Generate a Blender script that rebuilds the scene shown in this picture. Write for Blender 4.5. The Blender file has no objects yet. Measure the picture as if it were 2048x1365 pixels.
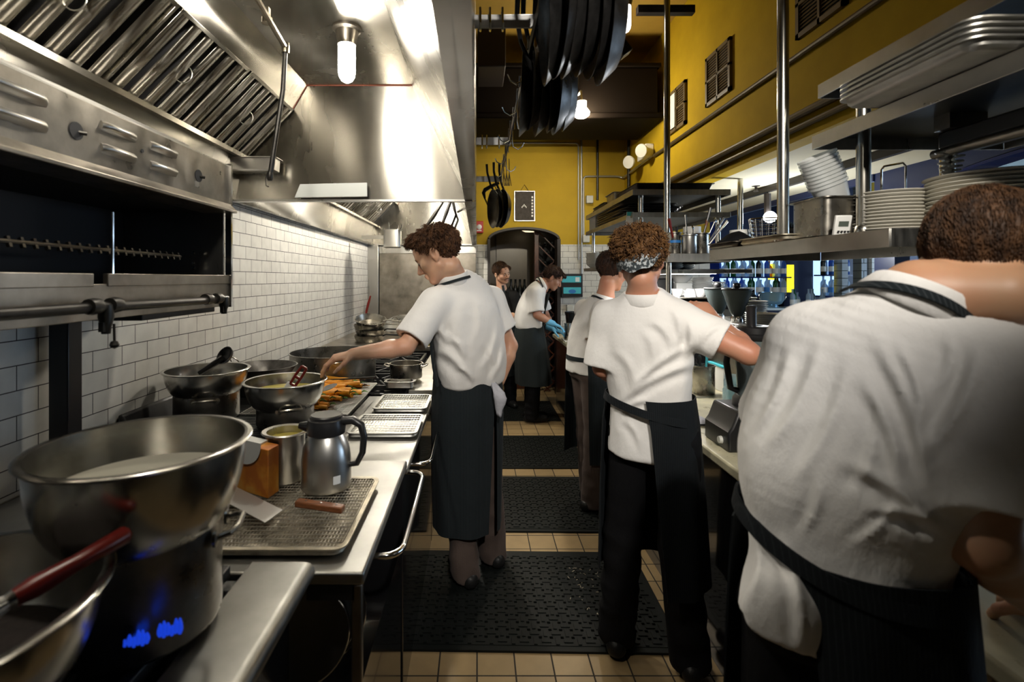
import bpy, bmesh, math, random
import numpy as np
from mathutils import Vector, Matrix
random.seed(7); RNG = np.random.default_rng(11)
SC = bpy.context.scene
COL = SC.collection
PI = math.pi
H = 1.6; F = 1000.0; CX, CY = 955.0, 557.0
def W(px, py, d):
    return ((px-CX)*d/F, d, H-(py-CY)*d/F)
def V(*a): return np.array(a, float)

# ------------------------------------------------------------------ materials
MATS = {}
def nodes(name):
    m = bpy.data.materials.new(name); m.use_nodes = True
    nt = m.node_tree; b = nt.nodes['Principled BSDF']
    MATS[name] = m
    return m, nt, b
def noise_tex(nt, scale, detail=4, rough=.5, stretch=None, coord='Object'):
    tc = nt.nodes.new('ShaderNodeTexCoord'); mp = nt.nodes.new('ShaderNodeMapping')
    nt.links.new(tc.outputs[coord], mp.inputs['Vector'])
    if stretch: mp.inputs['Scale'].default_value = stretch
    n = nt.nodes.new('ShaderNodeTexNoise'); n.inputs['Scale'].default_value = scale
    n.inputs['Detail'].default_value = detail; n.inputs['Roughness'].default_value = rough
    nt.links.new(mp.outputs['Vector'], n.inputs['Vector'])
    return n
def ramp(nt, src, stops):
    r = nt.nodes.new('ShaderNodeValToRGB'); cr = r.color_ramp
    while len(cr.elements) < len(stops): cr.elements.new(.5)
    for e, (p, c) in zip(cr.elements, stops):
        e.position = p; e.color = (c, c, c, 1) if not hasattr(c, '__len__') else (*c, 1)
    nt.links.new(src, r.inputs['Fac']); return r
def bump(nt, b, src, strength, dist=.002):
    bm = nt.nodes.new('ShaderNodeBump'); bm.inputs['Strength'].default_value = strength
    bm.inputs['Distance'].default_value = dist
    nt.links.new(src, bm.inputs['Height']); nt.links.new(bm.outputs['Normal'], b.inputs['Normal'])
def mat(name, col, rough=.5, metal=0, var=0, vscale=8, bmp=0, bscale=60, stretch=None, spec=.5, rvar=0, coat=0, sheen=0, emis=None, estr=0, trans=0, sss=0, alpha=1, bdist=.002):
    if name in MATS: return MATS[name]
    m, nt, b = nodes(name)
    b.inputs['Base Color'].default_value = (*col, 1)
    b.inputs['Roughness'].default_value = rough; b.inputs['Metallic'].default_value = metal
    b.inputs['Specular IOR Level'].default_value = spec
    b.inputs['Coat Weight'].default_value = coat; b.inputs['Sheen Weight'].default_value = sheen
    b.inputs['Transmission Weight'].default_value = trans; b.inputs['Alpha'].default_value = alpha
    if sss:
        b.inputs['Subsurface Weight'].default_value = sss
        b.inputs['Subsurface Radius'].default_value = (.012, .004, .002); b.inputs['Subsurface Scale'].default_value = 1
    if emis:
        b.inputs['Emission Color'].default_value = (*emis, 1); b.inputs['Emission Strength'].default_value = estr
    if var:
        n = noise_tex(nt, vscale, 5, .6, stretch)
        lo = tuple(max(0, c*(1-var)) for c in col); hi = tuple(min(1, c*(1+var)) for c in col)
        r = ramp(nt, n.outputs['Fac'], [(.3, lo), (.7, hi)])
        nt.links.new(r.outputs['Color'], b.inputs['Base Color'])
    if rvar:
        n = noise_tex(nt, vscale*1.7, 4, .6, stretch)
        r = ramp(nt, n.outputs['Fac'], [(.3, max(.02, rough-rvar)), (.7, min(1, rough+rvar))])
        nt.links.new(r.outputs['Color'], b.inputs['Roughness'])
    if bmp:
        n = noise_tex(nt, bscale, 4, .6, stretch); bump(nt, b, n.outputs['Fac'], bmp, bdist)
    return m
def M(n): return MATS[n]

mat('steel', (.50, .49, .465), .30, 1, .08, 3, .05, 14, (1, 1, .15), rvar=.06)
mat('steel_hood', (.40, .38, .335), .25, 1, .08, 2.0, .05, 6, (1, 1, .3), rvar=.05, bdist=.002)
def aniso(name, a, rot):
    nt = MATS[name].node_tree; b = nt.nodes['Principled BSDF']; b.inputs['Anisotropic'].default_value = a; b.inputs['Anisotropic Rotation'].default_value = rot
    tg = nt.nodes.new('ShaderNodeTangent'); tg.direction_type = 'RADIAL'; tg.axis = 'Z'; nt.links.new(tg.outputs['Tangent'], b.inputs['Tangent'])
aniso('steel_hood', .88, .25)
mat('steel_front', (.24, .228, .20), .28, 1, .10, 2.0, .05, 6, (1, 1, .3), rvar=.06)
mat('steel_shelf', (.45, .44, .41), .34, 1, .15, 5, .06, 30, (6, 1, 1), rvar=.08)
mat('steel_top', (.34, .335, .315), .42, 1, .12, 5, .04, 30, rvar=.08)
mat('ledge_steel', (.22, .215, .20), .42, 1, .2, 6, rvar=.08)
mat('steel_dark', (.10, .098, .09), .45, 1, .2, 5)
mat('steel_dirty', (.27, .245, .21), .36, 1, .35, 6, .1, 20, rvar=.1)
mat('steel_pot', (.36, .34, .30), .30, 1, .3, 9, .06, 40, rvar=.1)
mat('alu_pot', (.28, .27, .25), .33, 1, .3, 11, .08, 60, rvar=.1)
mat('bowl_steel', (.50, .49, .46), .22, 1, .12, 7, .05, 30, rvar=.06)
mat('alu_tray', (.42, .415, .39), .46, 1, .12, 12, rvar=.08)
mat('tray_dirty', (.42, .38, .30), .45, 1, .5, 14, rvar=.1)
mat('chrome', (.75, .75, .74), .12, 1)
mat('wire', (.70, .69, .66), .3, 1)
mat('wire_dirty', (.42, .39, .33), .4, 1, .5, 25)
mat('iron_black', (.018, .018, .019), .45, .3, .3, 20, .1, 60)
mat('carbon_steel', (.10, .095, .09), .38, .85, .6, 9, .12, 30, rvar=.12)
mat('pipe_black', (.03, .028, .025), .4, .6, .4, 30)
mat('pipe_steel', (.30, .26, .20), .3, 1, .4, 18)
mat('cavity', (.012, .012, .014), .7)
mat('black_plastic', (.012, .012, .013), .35)
mat('black_gloss', (.010, .010, .011), .12, coat=.3)
mat('rubber', (.0035, .005, .0045), .6, spec=.22, bmp=.2, bscale=80)
mat('white_plastic', (.82, .82, .79), .35)
mat('paper_white', (.80, .79, .74), .8)
mat('ceramic', (.78, .75, .66), .18, coat=.3)
mat('ceramic_white', (.88, .88, .86), .2, coat=.3)
mat('wood_handle', (.22, .075, .025), .45, 0, .4, 30, stretch=(1, 8, 8))
mat('wood_dark', (.07, .02, .008), .4, 0, .4, 20, stretch=(6, 6, 1))
mat('red_plastic', (.17, .012, .008), .3)
mat('red_alarm', (.45, .012, .015), .35)
mat('carrot', (.95, .36, .02), .45, 0, .25, 40)
mat('carrot_char', (.09, .035, .01), .7)
mat('leafy', (.10, .22, .03), .6)
mat('butter', (.62, .50, .10), .25)
mat('custard', (.75, .63, .16), .3)
mat('cream', (.72, .68, .55), .35)
mat('char', (.02, .014, .012), .8, var=.5, vscale=60, bmp=.6, bscale=90)
mat('blue_box', (.07, .52, .62), .55)
mat('blue_dark', (.03, .2, .55), .5)
mat('glove_blue', (.16, .50, .78), .4)
mat('cloth_towel', (.42, .42, .46), .9, 0, .1, 60, .3, 200)
mat('trim_dark', (.018, .012, .009), .5)
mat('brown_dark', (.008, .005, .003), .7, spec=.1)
mat('navy', (.006, .014, .06), .35)
mat('navy_gloss', (.004, .012, .09), .18)
mat('cream_ceiling', (.72, .66, .48), .85, 0, .05, 3)
mat('bar_ceiling', (.42, .50, .50), .9)
mat('grout_dark', (.05, .045, .04), .9)
mat('stone', (.56, .52, .36), .35, 0, .18, 9, rvar=.1)
mat('lens', (1, .97, .9), .3, emis=(1, .93, .80), estr=75)
mat('lens_far', (1, .97, .9), .3, emis=(1, .93, .80), estr=280)
mat('lens_hood', (1, .97, .9), .3, emis=(1, .93, .80), estr=150)
mat("lens_small", (1, .97, .9), .3, emis=(1, .93, .82), estr=4)
mat('lens_bar', (1, 1, 1), .3, emis=(.9, .96, 1), estr=25)
mat('flame', (.01, .02, .3), .5, emis=(.015, .08, 1), estr=.28)
mat('sealant', (.22, .05, .02), .6)
mat('yellow_sign', (.8, .68, .02), .5, emis=(1, .85, .02), estr=.8)
mat('green_juice', (.012, .05, .01), .25)
mat('poster', (.04, .03, .024), .45, spec=.15, var=.35, vscale=25)
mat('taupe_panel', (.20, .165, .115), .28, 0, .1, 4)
mat('white_sheet', (.80, .83, .80), .4)
mat('bowl_blue', (.25, .42, .55), .15, .6)
mat('switch_grey', (.55, .55, .5), .4)
mat('scraps', (.42, .36, .26), .7)

# tiles -------------------------------------------------------------
def tile_mat(name, axes, tile, grout, bw, bh, mortar, offset=.5, rough=.14, jitter=.06, bumpd=.0015, paint=None, zsplit=2.06, shift=(0, 0)):
    m, nt, b = nodes(name)
    tc = nt.nodes.new('ShaderNodeTexCoord'); sp = nt.nodes.new('ShaderNodeSeparateXYZ'); cb = nt.nodes.new('ShaderNodeCombineXYZ')
    nt.links.new(tc.outputs['Object'], sp.inputs['Vector'])
    nt.links.new(sp.outputs[axes[0]], cb.inputs['X']); nt.links.new(sp.outputs[axes[1]], cb.inputs['Y'])
    mp = nt.nodes.new('ShaderNodeMapping'); mp.inputs['Location'].default_value = (shift[0], shift[1], 0)
    nt.links.new(cb.outputs['Vector'], mp.inputs['Vector'])
    br = nt.nodes.new('ShaderNodeTexBrick'); br.offset = offset
    nt.links.new(mp.outputs['Vector'], br.inputs['Vector'])
    for k, v in (('Scale', 1), ('Brick Width', bw), ('Row Height', bh), ('Mortar Size', mortar), ('Mortar Smooth', .1)): br.inputs[k].default_value = v
    br.inputs['Color1'].default_value = (*tile, 1); br.inputs['Color2'].default_value = (*[c*(1-jitter) for c in tile], 1)
    br.inputs['Mortar'].default_value = (*grout, 1)
    n = noise_tex(nt, 14, 5)
    mx = nt.nodes.new('ShaderNodeMixRGB'); mx.blend_type = 'MULTIPLY'; mx.inputs['Fac'].default_value = 1
    r = ramp(nt, n.outputs['Fac'], [(.25, .86), (.7, 1.0)])
    nt.links.new(br.outputs['Color'], mx.inputs['Color1']); nt.links.new(r.outputs['Color'], mx.inputs['Color2'])
    rr = ramp(nt, br.outputs['Fac'], [(0, rough), (1, .85)])
    inv = ramp(nt, br.outputs['Fac'], [(0, 1.0), (1, 0.0)])
    col_out, rough_out = mx.outputs['Color'], rr.outputs['Color']
    bump(nt, b, inv.outputs['Color'], .6, bumpd)
    if paint is not None:
        mt = nt.nodes.new('ShaderNodeMath'); mt.operation = 'GREATER_THAN'; mt.inputs[1].default_value = zsplit
        nt.links.new(sp.outputs['Z'], mt.inputs[0])
        m1 = nt.nodes.new('ShaderNodeMixRGB'); nt.links.new(mt.outputs[0], m1.inputs['Fac'])
        n2 = noise_tex(nt, 3, 6); r2 = ramp(nt, n2.outputs['Fac'], [(.3, tuple(c*.86 for c in paint)), (.7, paint)])
        nt.links.new(col_out, m1.inputs['Color1']); nt.links.new(r2.outputs['Color'], m1.inputs['Color2'])
        m2 = nt.nodes.new('ShaderNodeMixRGB'); nt.links.new(mt.outputs[0], m2.inputs['Fac'])
        nt.links.new(rough_out, m2.inputs['Color1']); m2.inputs['Color2'].default_value = (.8, .8, .8, 1)
        col_out, rough_out = m1.outputs['Color'], m2.outputs['Color']
    nt.links.new(col_out, b.inputs['Base Color']); nt.links.new(rough_out, b.inputs['Roughness'])
    return m
YEL = (.50, .325, .014)
tile_mat('tile_left', ('Y', 'Z'), (.83, .80, .73), (.035, .03, .028), .1545, .0785, .0018, shift=(.06, .008))
tile_mat('tile_back', ('X', 'Z'), (.80, .78, .72), (.16, .15, .13), .1545, .0785, .0022, paint=YEL)
tile_mat('tile_floor', ('X', 'Y'), (.46, .32, .155), (.035, .028, .02), .157, .157, .0035, offset=0, rough=.42, jitter=.18, shift=(.002, .03))
tile_mat('tile_pillar', ('X', 'Z'), (.16, .18, .18), (.02, .02, .02), .2, .1, .004)
mat('yellow_paint', YEL, .8, 0, .10, 3, spec=.12)
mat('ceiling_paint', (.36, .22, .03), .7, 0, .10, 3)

# cloth ------------------------------------------------------------
def cloth(name, col, rough=.85, weave=900, stripe=None, sheen=.15, var=.04, lines=(.5, .47)):
    m, nt, b = nodes(name)
    b.inputs['Base Color'].default_value = (*col, 1); b.inputs['Roughness'].default_value = rough
    b.inputs['Sheen Weight'].default_value = sheen; b.inputs['Specular IOR Level'].default_value = .2
    n = noise_tex(nt, 6, 4)
    r = ramp(nt, n.outputs['Fac'], [(.3, tuple(c*(1-var) for c in col)), (.7, col)])
    out = r.outputs['Color']
    if stripe:
        tc = nt.nodes.new('ShaderNodeTexCoord'); mp = nt.nodes.new('ShaderNodeMapping'); mp.inputs['Scale'].default_value = stripe[0]
        nt.links.new(tc.outputs['Object'], mp.inputs['Vector'])
        w = nt.nodes.new('ShaderNodeTexWave'); w.bands_direction = 'X'; w.inputs['Scale'].default_value = stripe[1]
        nt.links.new(mp.outputs['Vector'], w.inputs['Vector'])
        rr = ramp(nt, w.outputs['Fac'], [(.80, 0.0), (.96, 1.0)])
        mx = nt.nodes.new('ShaderNodeMixRGB'); nt.links.new(rr.outputs['Color'], mx.inputs['Fac'])
        nt.links.new(out, mx.inputs['Color1']); mx.inputs['Color2'].default_value = (*stripe[2], 1); out = mx.outputs['Color']
    nt.links.new(out, b.inputs['Base Color'])
    n2 = noise_tex(nt, 16, 6, .62, (1, 1, .55)); bump(nt, b, n2.outputs['Fac'], .55, .010)
    return m
cloth('shirt_white', (.80, .78, .75))
cloth('apron_dark', (.010, .0145, .017), sheen=.02, stripe=((1, .35, 0), 42, (.034, .040, .044)), var=.2)
cloth('apron_black', (.005, .007, .009), sheen=.01, stripe=((1, .35, 0), 42, (.011, .014, .016)), var=.2)
cloth('apron_grey', (.022, .028, .028), sheen=.02, var=.2)
cloth('trousers_brown', (.10, .072, .060), sheen=.05, stripe=((1, .4, 0), 60, (.07, .05, .042)), var=.25)
cloth('trousers_black', (.003, .003, .004), sheen=0, var=.2)
cloth('tee_black', (.006, .006, .006), sheen=0, var=.2)
cloth('shoe_black', (.012, .012, .012), rough=.4, sheen=0)
def bandana_mat():
    m, nt, b = nodes('bandana'); b.inputs['Roughness'].default_value = .9
    n = noise_tex(nt, 90, 2); r = ramp(nt, n.outputs['Fac'], [(.5, (.035, .045, .05)), (.56, (.42, .45, .46))])
    nt.links.new(r.outputs['Color'], b.inputs['Base Color'])
bandana_mat()
def skin(name, col, red):
    m, nt, b = nodes(name)
    n = noise_tex(nt, 9, 4); r = ramp(nt, n.outputs['Fac'], [(.35, col), (.68, red)])
    nt.links.new(r.outputs['Color'], b.inputs['Base Color']); b.inputs['Roughness'].default_value = .48
    b.inputs['Subsurface Weight'].default_value = .12; b.inputs['Subsurface Radius'].default_value = (.01, .004, .002); b.inputs['Subsurface Scale'].default_value = 1
    n2 = noise_tex(nt, 260, 2); bump(nt, b, n2.outputs['Fac'], .08, .001)
skin('skin_pale', (.60, .36, .235), (.56, .27, .17))
skin('skin_red', (.52, .27, .17), (.50, .21, .13))
skin('skin_tan', (.50, .29, .17), (.48, .23, .13))
def hairm(name, a, c):
    m, nt, b = nodes(name)
    n = noise_tex(nt, 55, 4, .6, (1, 1, .45)); r = ramp(nt, n.outputs['Fac'], [(.35, a), (.7, c)])
    nt.links.new(r.outputs['Color'], b.inputs['Base Color']); b.inputs['Roughness'].default_value = .62; b.inputs['Specular IOR Level'].default_value = .3
    n2 = noise_tex(nt, 140, 3, .6, (1, 1, .3)); bump(nt, b, n2.outputs['Fac'], .9, .004)
hairm('hair_brown', (.030, .012, .005), (.13, .055, .020))
hairm('hair_dark', (.012, .006, .004), (.06, .025, .012))
hairm('hair_ginger', (.045, .018, .006), (.22, .105, .034))
hairm('hair_chestnut', (.016, .007, .003), (.085, .038, .014))
mat('eye_white', (.75, .72, .68), .2); mat('eye_dark', (.03, .02, .015), .15); mat('lip', (.42, .15, .11), .45); mat('brow', (.07, .03, .015), .7)
# clear plastics
def clear(name, col, rough, mixv, ior=1.3):
    m, nt, b = nodes(name)
    b.inputs['Base Color'].default_value = (*col, 1); b.inputs['Roughness'].default_value = rough
    tr = nt.nodes.new('ShaderNodeBsdfTransparent'); tr.inputs['Color'].default_value = (*[min(1, c*1.1) for c in col], 1); mx = nt.nodes.new('ShaderNodeMixShader'); mx.inputs['Fac'].default_value = mixv
    o = nt.nodes['Material Output']
    nt.links.new(tr.outputs[0], mx.inputs[1]); nt.links.new(b.outputs[0], mx.inputs[2]); nt.links.new(mx.outputs[0], o.inputs['Surface'])
clear('clear_plastic', (.88, .90, .90), .25, .55)
clear('clear_glass', (.75, .85, .88), .05, .3)
clear('smoke_glass', (.25, .30, .30), .08, .45)
clear('bottle_clear', (.45, .58, .70), .06, .6)
clear('bottle_blue', (.05, .16, .55), .08, .65)
clear('bottle_green', (.01, .10, .03), .08, .8)
clear('bottle_amber', (.40, .14, .01), .08, .75)
mat('bottle_dark', (.01, .012, .012), .12)

# ------------------------------------------------------------------ mesh building
class MB:
    def __init__(s): s.v = []; s.f = []
    def add(s, vs, fs):
        o = len(s.v); s.v.extend([tuple(map(float, p)) for p in vs]); s.f.extend([tuple(i+o for i in f) for f in fs]); return s
    def box(s, x0, x1, y0, y1, z0, z1):
        vs = [(x, y, z) for z in (z0, z1) for y in (y0, y1) for x in (x0, x1)]
        return s.add(vs, [(0, 2, 3, 1), (4, 5, 7, 6), (0, 1, 5, 4), (2, 6, 7, 3), (0, 4, 6, 2), (1, 3, 7, 5)])
    def obox(s, c, ax, ay, az, hx, hy, hz):
        c, ax, ay, az = [np.array(q, float) for q in (c, ax, ay, az)]
        vs = [c+ax*hx*i+ay*hy*j+az*hz*k for k in (-1, 1) for j in (-1, 1) for i in (-1, 1)]
        return s.add(vs, [(0, 2, 3, 1), (4, 5, 7, 6), (0, 1, 5, 4), (2, 6, 7, 3), (0, 4, 6, 2), (1, 3, 7, 5)])
    def prism(s, poly, axis, a, b):
        n = len(poly)
        def pt(p, t):
            if axis == 'y': return (p[0], t, p[1])
            if axis == 'x': return (t, p[0], p[1])
            return (p[0], p[1], t)
        vs = [pt(p, a) for p in poly]+[pt(p, b) for p in poly]
        fs = [tuple(range(n))[::-1], tuple(range(n, 2*n))]+[(i, (i+1) % n, n+(i+1) % n, n+i) for i in range(n)]
        return s.add(vs, fs)
    def strip(s, prof, axis, a, b, th=.004):
        """open profile polyline thickened and extruded"""
        P = np.array(prof, float); n = len(P); off = np.zeros_like(P)
        for i in range(n):
            t = P[min(i+1, n-1)]-P[max(i-1, 0)]; t /= np.linalg.norm(t)+1e-9; off[i] = (-t[1]*th, t[0]*th)
        return s.prism([tuple(p) for p in P]+[tuple(p) for p in (P+off)[::-1]], axis, a, b)
    def tube(s, pts, r, n=10, cap=True, closed=False):
        P = [np.array(p, float) for p in pts]; m = len(P)
        rs = r if hasattr(r, '__len__') else [r]*m
        prev = None; rings = []
        for i in range(m):
            if closed: t = P[(i+1) % m]-P[i-1]
            else: t = P[min(i+1, m-1)]-P[max(i-1, 0)]
            t = t/(np.linalg.norm(t)+1e-9)
            if prev is None:
                a = np.array((0, 0, 1.)) if abs(t[2]) < .9 else np.array((1., 0, 0))
                u = np.cross(t, a)
            else: u = prev-t*np.dot(prev, t)
            u /= np.linalg.norm(u)+1e-9; w = np.cross(t, u); prev = u
            rings.append([P[i]+rs[i]*(math.cos(2*PI*k/n)*u+math.sin(2*PI*k/n)*w) for k in range(n)])
        vs = [p for q in rings for p in q]; fs = []
        mm = m if closed else m-1
        for i in range(mm):
            j = (i+1) % m
            for k in range(n):
                fs.append((i*n+k, i*n+(k+1) % n, j*n+(k+1) % n, j*n+k))
        if cap and not closed: fs += [tuple(range(n))[::-1], tuple(range((m-1)*n, m*n))]
        return s.add(vs, fs)
    def lathe(s, prof, c=(0, 0, 0), n=40, axis=(0, 0, 1), sx=1, sy=1, up=None):
        a = np.array(axis, float); a /= np.linalg.norm(a)
        h = np.array((1., 0, 0)) if abs(a[0]) < .9 else np.array((0, 1., 0))
        if up is not None: h = np.array(up, float)
        u = h-a*np.dot(h, a); u /= np.linalg.norm(u); w = np.cross(a, u); c = np.array(c, float)
        vs = []; m = len(prof)
        for (r, z) in prof:
            for k in range(n):
                t = 2*PI*k/n; vs.append(c+a*z+u*r*sx*math.cos(t)+w*r*sy*math.sin(t))
        fs = [(i*n+k, i*n+(k+1) % n, (i+1)*n+(k+1) % n, (i+1)*n+k) for i in range(m-1) for k in range(n)]
        if prof[0][0] > 1e-6: fs.append(tuple(range(n))[::-1])
        if prof[-1][0] > 1e-6: fs.append(tuple(range((m-1)*n, m*n)))
        return s.add(vs, fs)
    def loft(s, rings, cap=True):
        n = len(rings[0]); vs = [p for r in rings for p in r]
        fs = [(i*n+k, i*n+(k+1) % n, (i+1)*n+(k+1) % n, (i+1)*n+k) for i in range(len(rings)-1) for k in range(n)]
        if cap: fs += [tuple(range(n))[::-1], tuple(range((len(rings)-1)*n, len(rings)*n))]
        return s.add(vs, fs)
ORG = {}
def rounded_rect(x0, x1, y0, y1, r, n=5):
    out = []
    for cx, cy, a0 in ((x1-r, y1-r, 0), (x0+r, y1-r, 90), (x0+r, y0+r, 180), (x1-r, y0+r, 270)):
        for k in range(n+1):
            t = math.radians(a0+90*k/n); out.append((cx+r*math.cos(t), cy+r*math.sin(t)))
    return out
def build(mb, name, material, parent=None, smooth=35, bevel=0, loc=None, segs=2, weld=False):
    """mb vertices are world coordinates unless the parent is a template at the origin"""
    vs, fs = (mb.v, mb.f) if isinstance(mb, MB) else mb
    vs = np.array(vs, float)
    if parent is not None: o = np.array(ORG[parent.name])
    elif loc is not None: o = np.array(loc, float)
    else:
        lo, hi = vs.min(0), vs.max(0); o = np.array(((lo[0]+hi[0])/2, (lo[1]+hi[1])/2, lo[2]))
    me = bpy.data.meshes.new(name); me.from_pydata((vs-o).tolist(), [], fs if isinstance(fs, list) else fs.tolist())
    me.materials.append(M(material) if isinstance(material, str) else material)
    me.validate(); me.update()
    bm = bmesh.new(); bm.from_mesh(me); bmesh.ops.remove_doubles(bm, verts=bm.verts, dist=1e-6)
    bmesh.ops.recalc_face_normals(bm, faces=bm.faces); bm.to_mesh(me); bm.free()
    if smooth:
        me.shade_smooth()
        if smooth < 180: me.set_sharp_from_angle(angle=math.radians(smooth))
    ob = bpy.data.objects.new(name, me); COL.objects.link(ob)
    if parent is not None: ob.parent = parent; ORG[ob.name] = tuple(o)
    else: ob.location = o; ORG[ob.name] = tuple(o)
    if bevel:
        b = ob.modifiers.new('bevel', 'BEVEL'); b.width = bevel; b.segments = segs; b.limit_method = 'ANGLE'; b.angle_limit = math.radians(40)
    return ob
def tag(o, label, cat, group=None, kind=None):
    o['label'] = label; o['category'] = cat
    if group: o['group'] = group
    if kind: o['kind'] = kind
    return o
def thing(name, label, cat, loc, group=None):
    o = bpy.data.objects.new(name, None); o.empty_display_size = .05; COL.objects.link(o)
    o.location = loc; ORG[o.name] = tuple(loc)
    return tag(o, label, cat, group)
def struct(mb, name, material, **k):
    k.setdefault('loc', (0, 0, 0)); k.setdefault('smooth', 0)
    o = build(mb, name, material, **k); o['kind'] = 'structure'; return o
def copy_tree(o, loc=None, label=None, group=None, rotz=None, rot=None, parent=None):
    c = o.copy(); COL.objects.link(c); c.parent = parent
    for ch in list(o.children): copy_tree(ch, parent=c)
    if parent is None:
        if loc is not None: c.location = loc
        if rotz is not None: c.rotation_euler = (0, 0, rotz)
        if rot is not None: c.rotation_euler = rot
        if label: c['label'] = label
        if group: c['group'] = group
    return c
def arc(c, r, a0, a1, u, v, n=8):
    c, u, v = map(np.array, (c, u, v)); return [c+r*(math.cos(a)*u+math.sin(a)*v) for a in np.linspace(math.radians(a0), math.radians(a1), n)]
# ------------------------------------------------------------------ camera
cd = bpy.data.cameras.new('camera'); cam = bpy.data.objects.new('camera', cd); COL.objects.link(cam)
cam.location = (0, 0, H); cam.rotation_euler = (PI/2, 0, 0)
cd.sensor_width = 36; cd.lens = 36*F/2048
cd.shift_x = (1024-CX)/2048; cd.shift_y = -(682.5-CY)/2048
cd.clip_start = .02
cd.dof.use_dof = True; cd.dof.focus_distance = 3.2; cd.dof.aperture_fstop = 3.4
SC.camera = cam
# ------------------------------------------------------------------ shell
struct(MB().box(-1.6, 9, -1.6, 9, -.1, 0), 'floor', 'tile_floor')
struct(MB().box(-1.56, -1.44, -1.6, 6.8, 0, 4.25), 'wall_left', 'tile_left')
DX0, DX1, DZ, DR = .136, 1.122, 2.13, .17
xc = (DX0+DX1)/2; hw = (DX1-DX0)/2
archp = [(xc-hw*math.cos(t), DZ+DR*math.sin(t)) for t in np.linspace(0, PI, 21)]
poly = [(-1.56, 0), (DX0, 0)]+archp+[(DX1, 0), (3.16, 0), (3.16, 4.25), (-1.56, 4.25)]
struct(MB().prism(poly, 'y', 6.8, 6.95), 'wall_back', 'tile_back')
struct(MB().box(2.0, 2.12, -1.6, 6.8, 2.46, 4.25), 'wall_right', 'yellow_paint')
struct(MB().box(-1.56, 2.12, -1.6, 6.95, 4.25, 4.35), 'ceiling', 'ceiling_paint')
struct(MB().box(2.12, 3.27, -1.6, 7.2, 2.46, 2.52), 'ceiling_pass', 'cream_ceiling')
struct(MB().box(3.27, 9, -1.6, 9, 2.95, 3.05), 'ceiling_bar', 'bar_ceiling')
struct(MB().box(-1.56, 9, -1.7, -1.6, 0, 4.35), 'wall_rear', 'brown_dark')
struct(MB().box(3.16, 9, 7.4, 7.5, 0, 3.0), 'wall_bar', 'navy')
struct(MB().box(8.9, 9, -1.6, 7.4, 0, 3.0), 'wall_far', 'navy')
# arched navy partition between pass and bar (plane x = 3.27)
ya, yb = 1.2, 3.92; yc = (ya+yb)/2; hh = (yb-ya)/2
ar = [(yc+hh*math.cos(t), 2.12+.28*math.sin(t)) for t in np.linspace(0, PI, 25)]
poly = [(4.12, 0), (4.12, 2.95), (.9, 2.95), (.9, 0), (ya, 0)]+ar[::-1]+[(yb, 0)]
struct(MB().prism(poly, 'x', 3.27, 3.39), 'wall_arch', 'navy')
struct(MB().strip([(p[0], p[1]-.012) for p in ar], 'x', 3.245, 3.4, .02), 'trim_1', 'navy_gloss')
struct(MB().box(3.26, 3.3, 4.12, 7.4, 2.40, 2.95), 'wall_header', 'navy')
# door recess behind the arch
jl = MB().box(DX0-.0, DX0+.035, 6.74, 6.97, 0, DZ).box(DX1-.045, DX1, 6.74, 6.97, 0, DZ)
jl.strip([(p[0], p[1]-.004) for p in archp[1:-1]], 'y', 6.76, 6.97, -.03)
struct(jl, 'door_1', 'trim_dark')
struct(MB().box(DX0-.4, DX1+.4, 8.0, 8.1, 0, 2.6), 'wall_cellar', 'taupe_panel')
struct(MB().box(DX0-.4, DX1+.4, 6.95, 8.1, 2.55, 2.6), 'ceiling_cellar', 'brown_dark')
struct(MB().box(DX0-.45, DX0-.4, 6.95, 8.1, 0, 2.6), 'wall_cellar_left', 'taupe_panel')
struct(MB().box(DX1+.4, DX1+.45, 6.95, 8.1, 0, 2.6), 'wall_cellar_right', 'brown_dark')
# corner strips
struct(MB().strip([(-1.436, 2.045), (-1.40, 2.045), (-1.40, 2.075)], 'y', -1.5, 6.6, .004), 'trim_2', 'steel')
# steel panels at the end of the line
t = thing('steel_wall_panel', 'tall brushed steel panel standing at the far end of the cook line', 'panel', (-.8, 6.6, 0))
build(MB().box(-1.44, -1.30, 6.55, 6.79, 0, 2.04), 'corner_post', 'steel', t, bevel=.004)
build(MB().box(-1.295, -.02, 6.60, 6.79, 0, 2.02), 'face_panel', 'steel_dirty', t, bevel=.004)
build(MB().box(-1.295, -.02, 6.585, 6.60, 1.93, 2.02), 'top_band', 'steel', t, bevel=.002)
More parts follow.
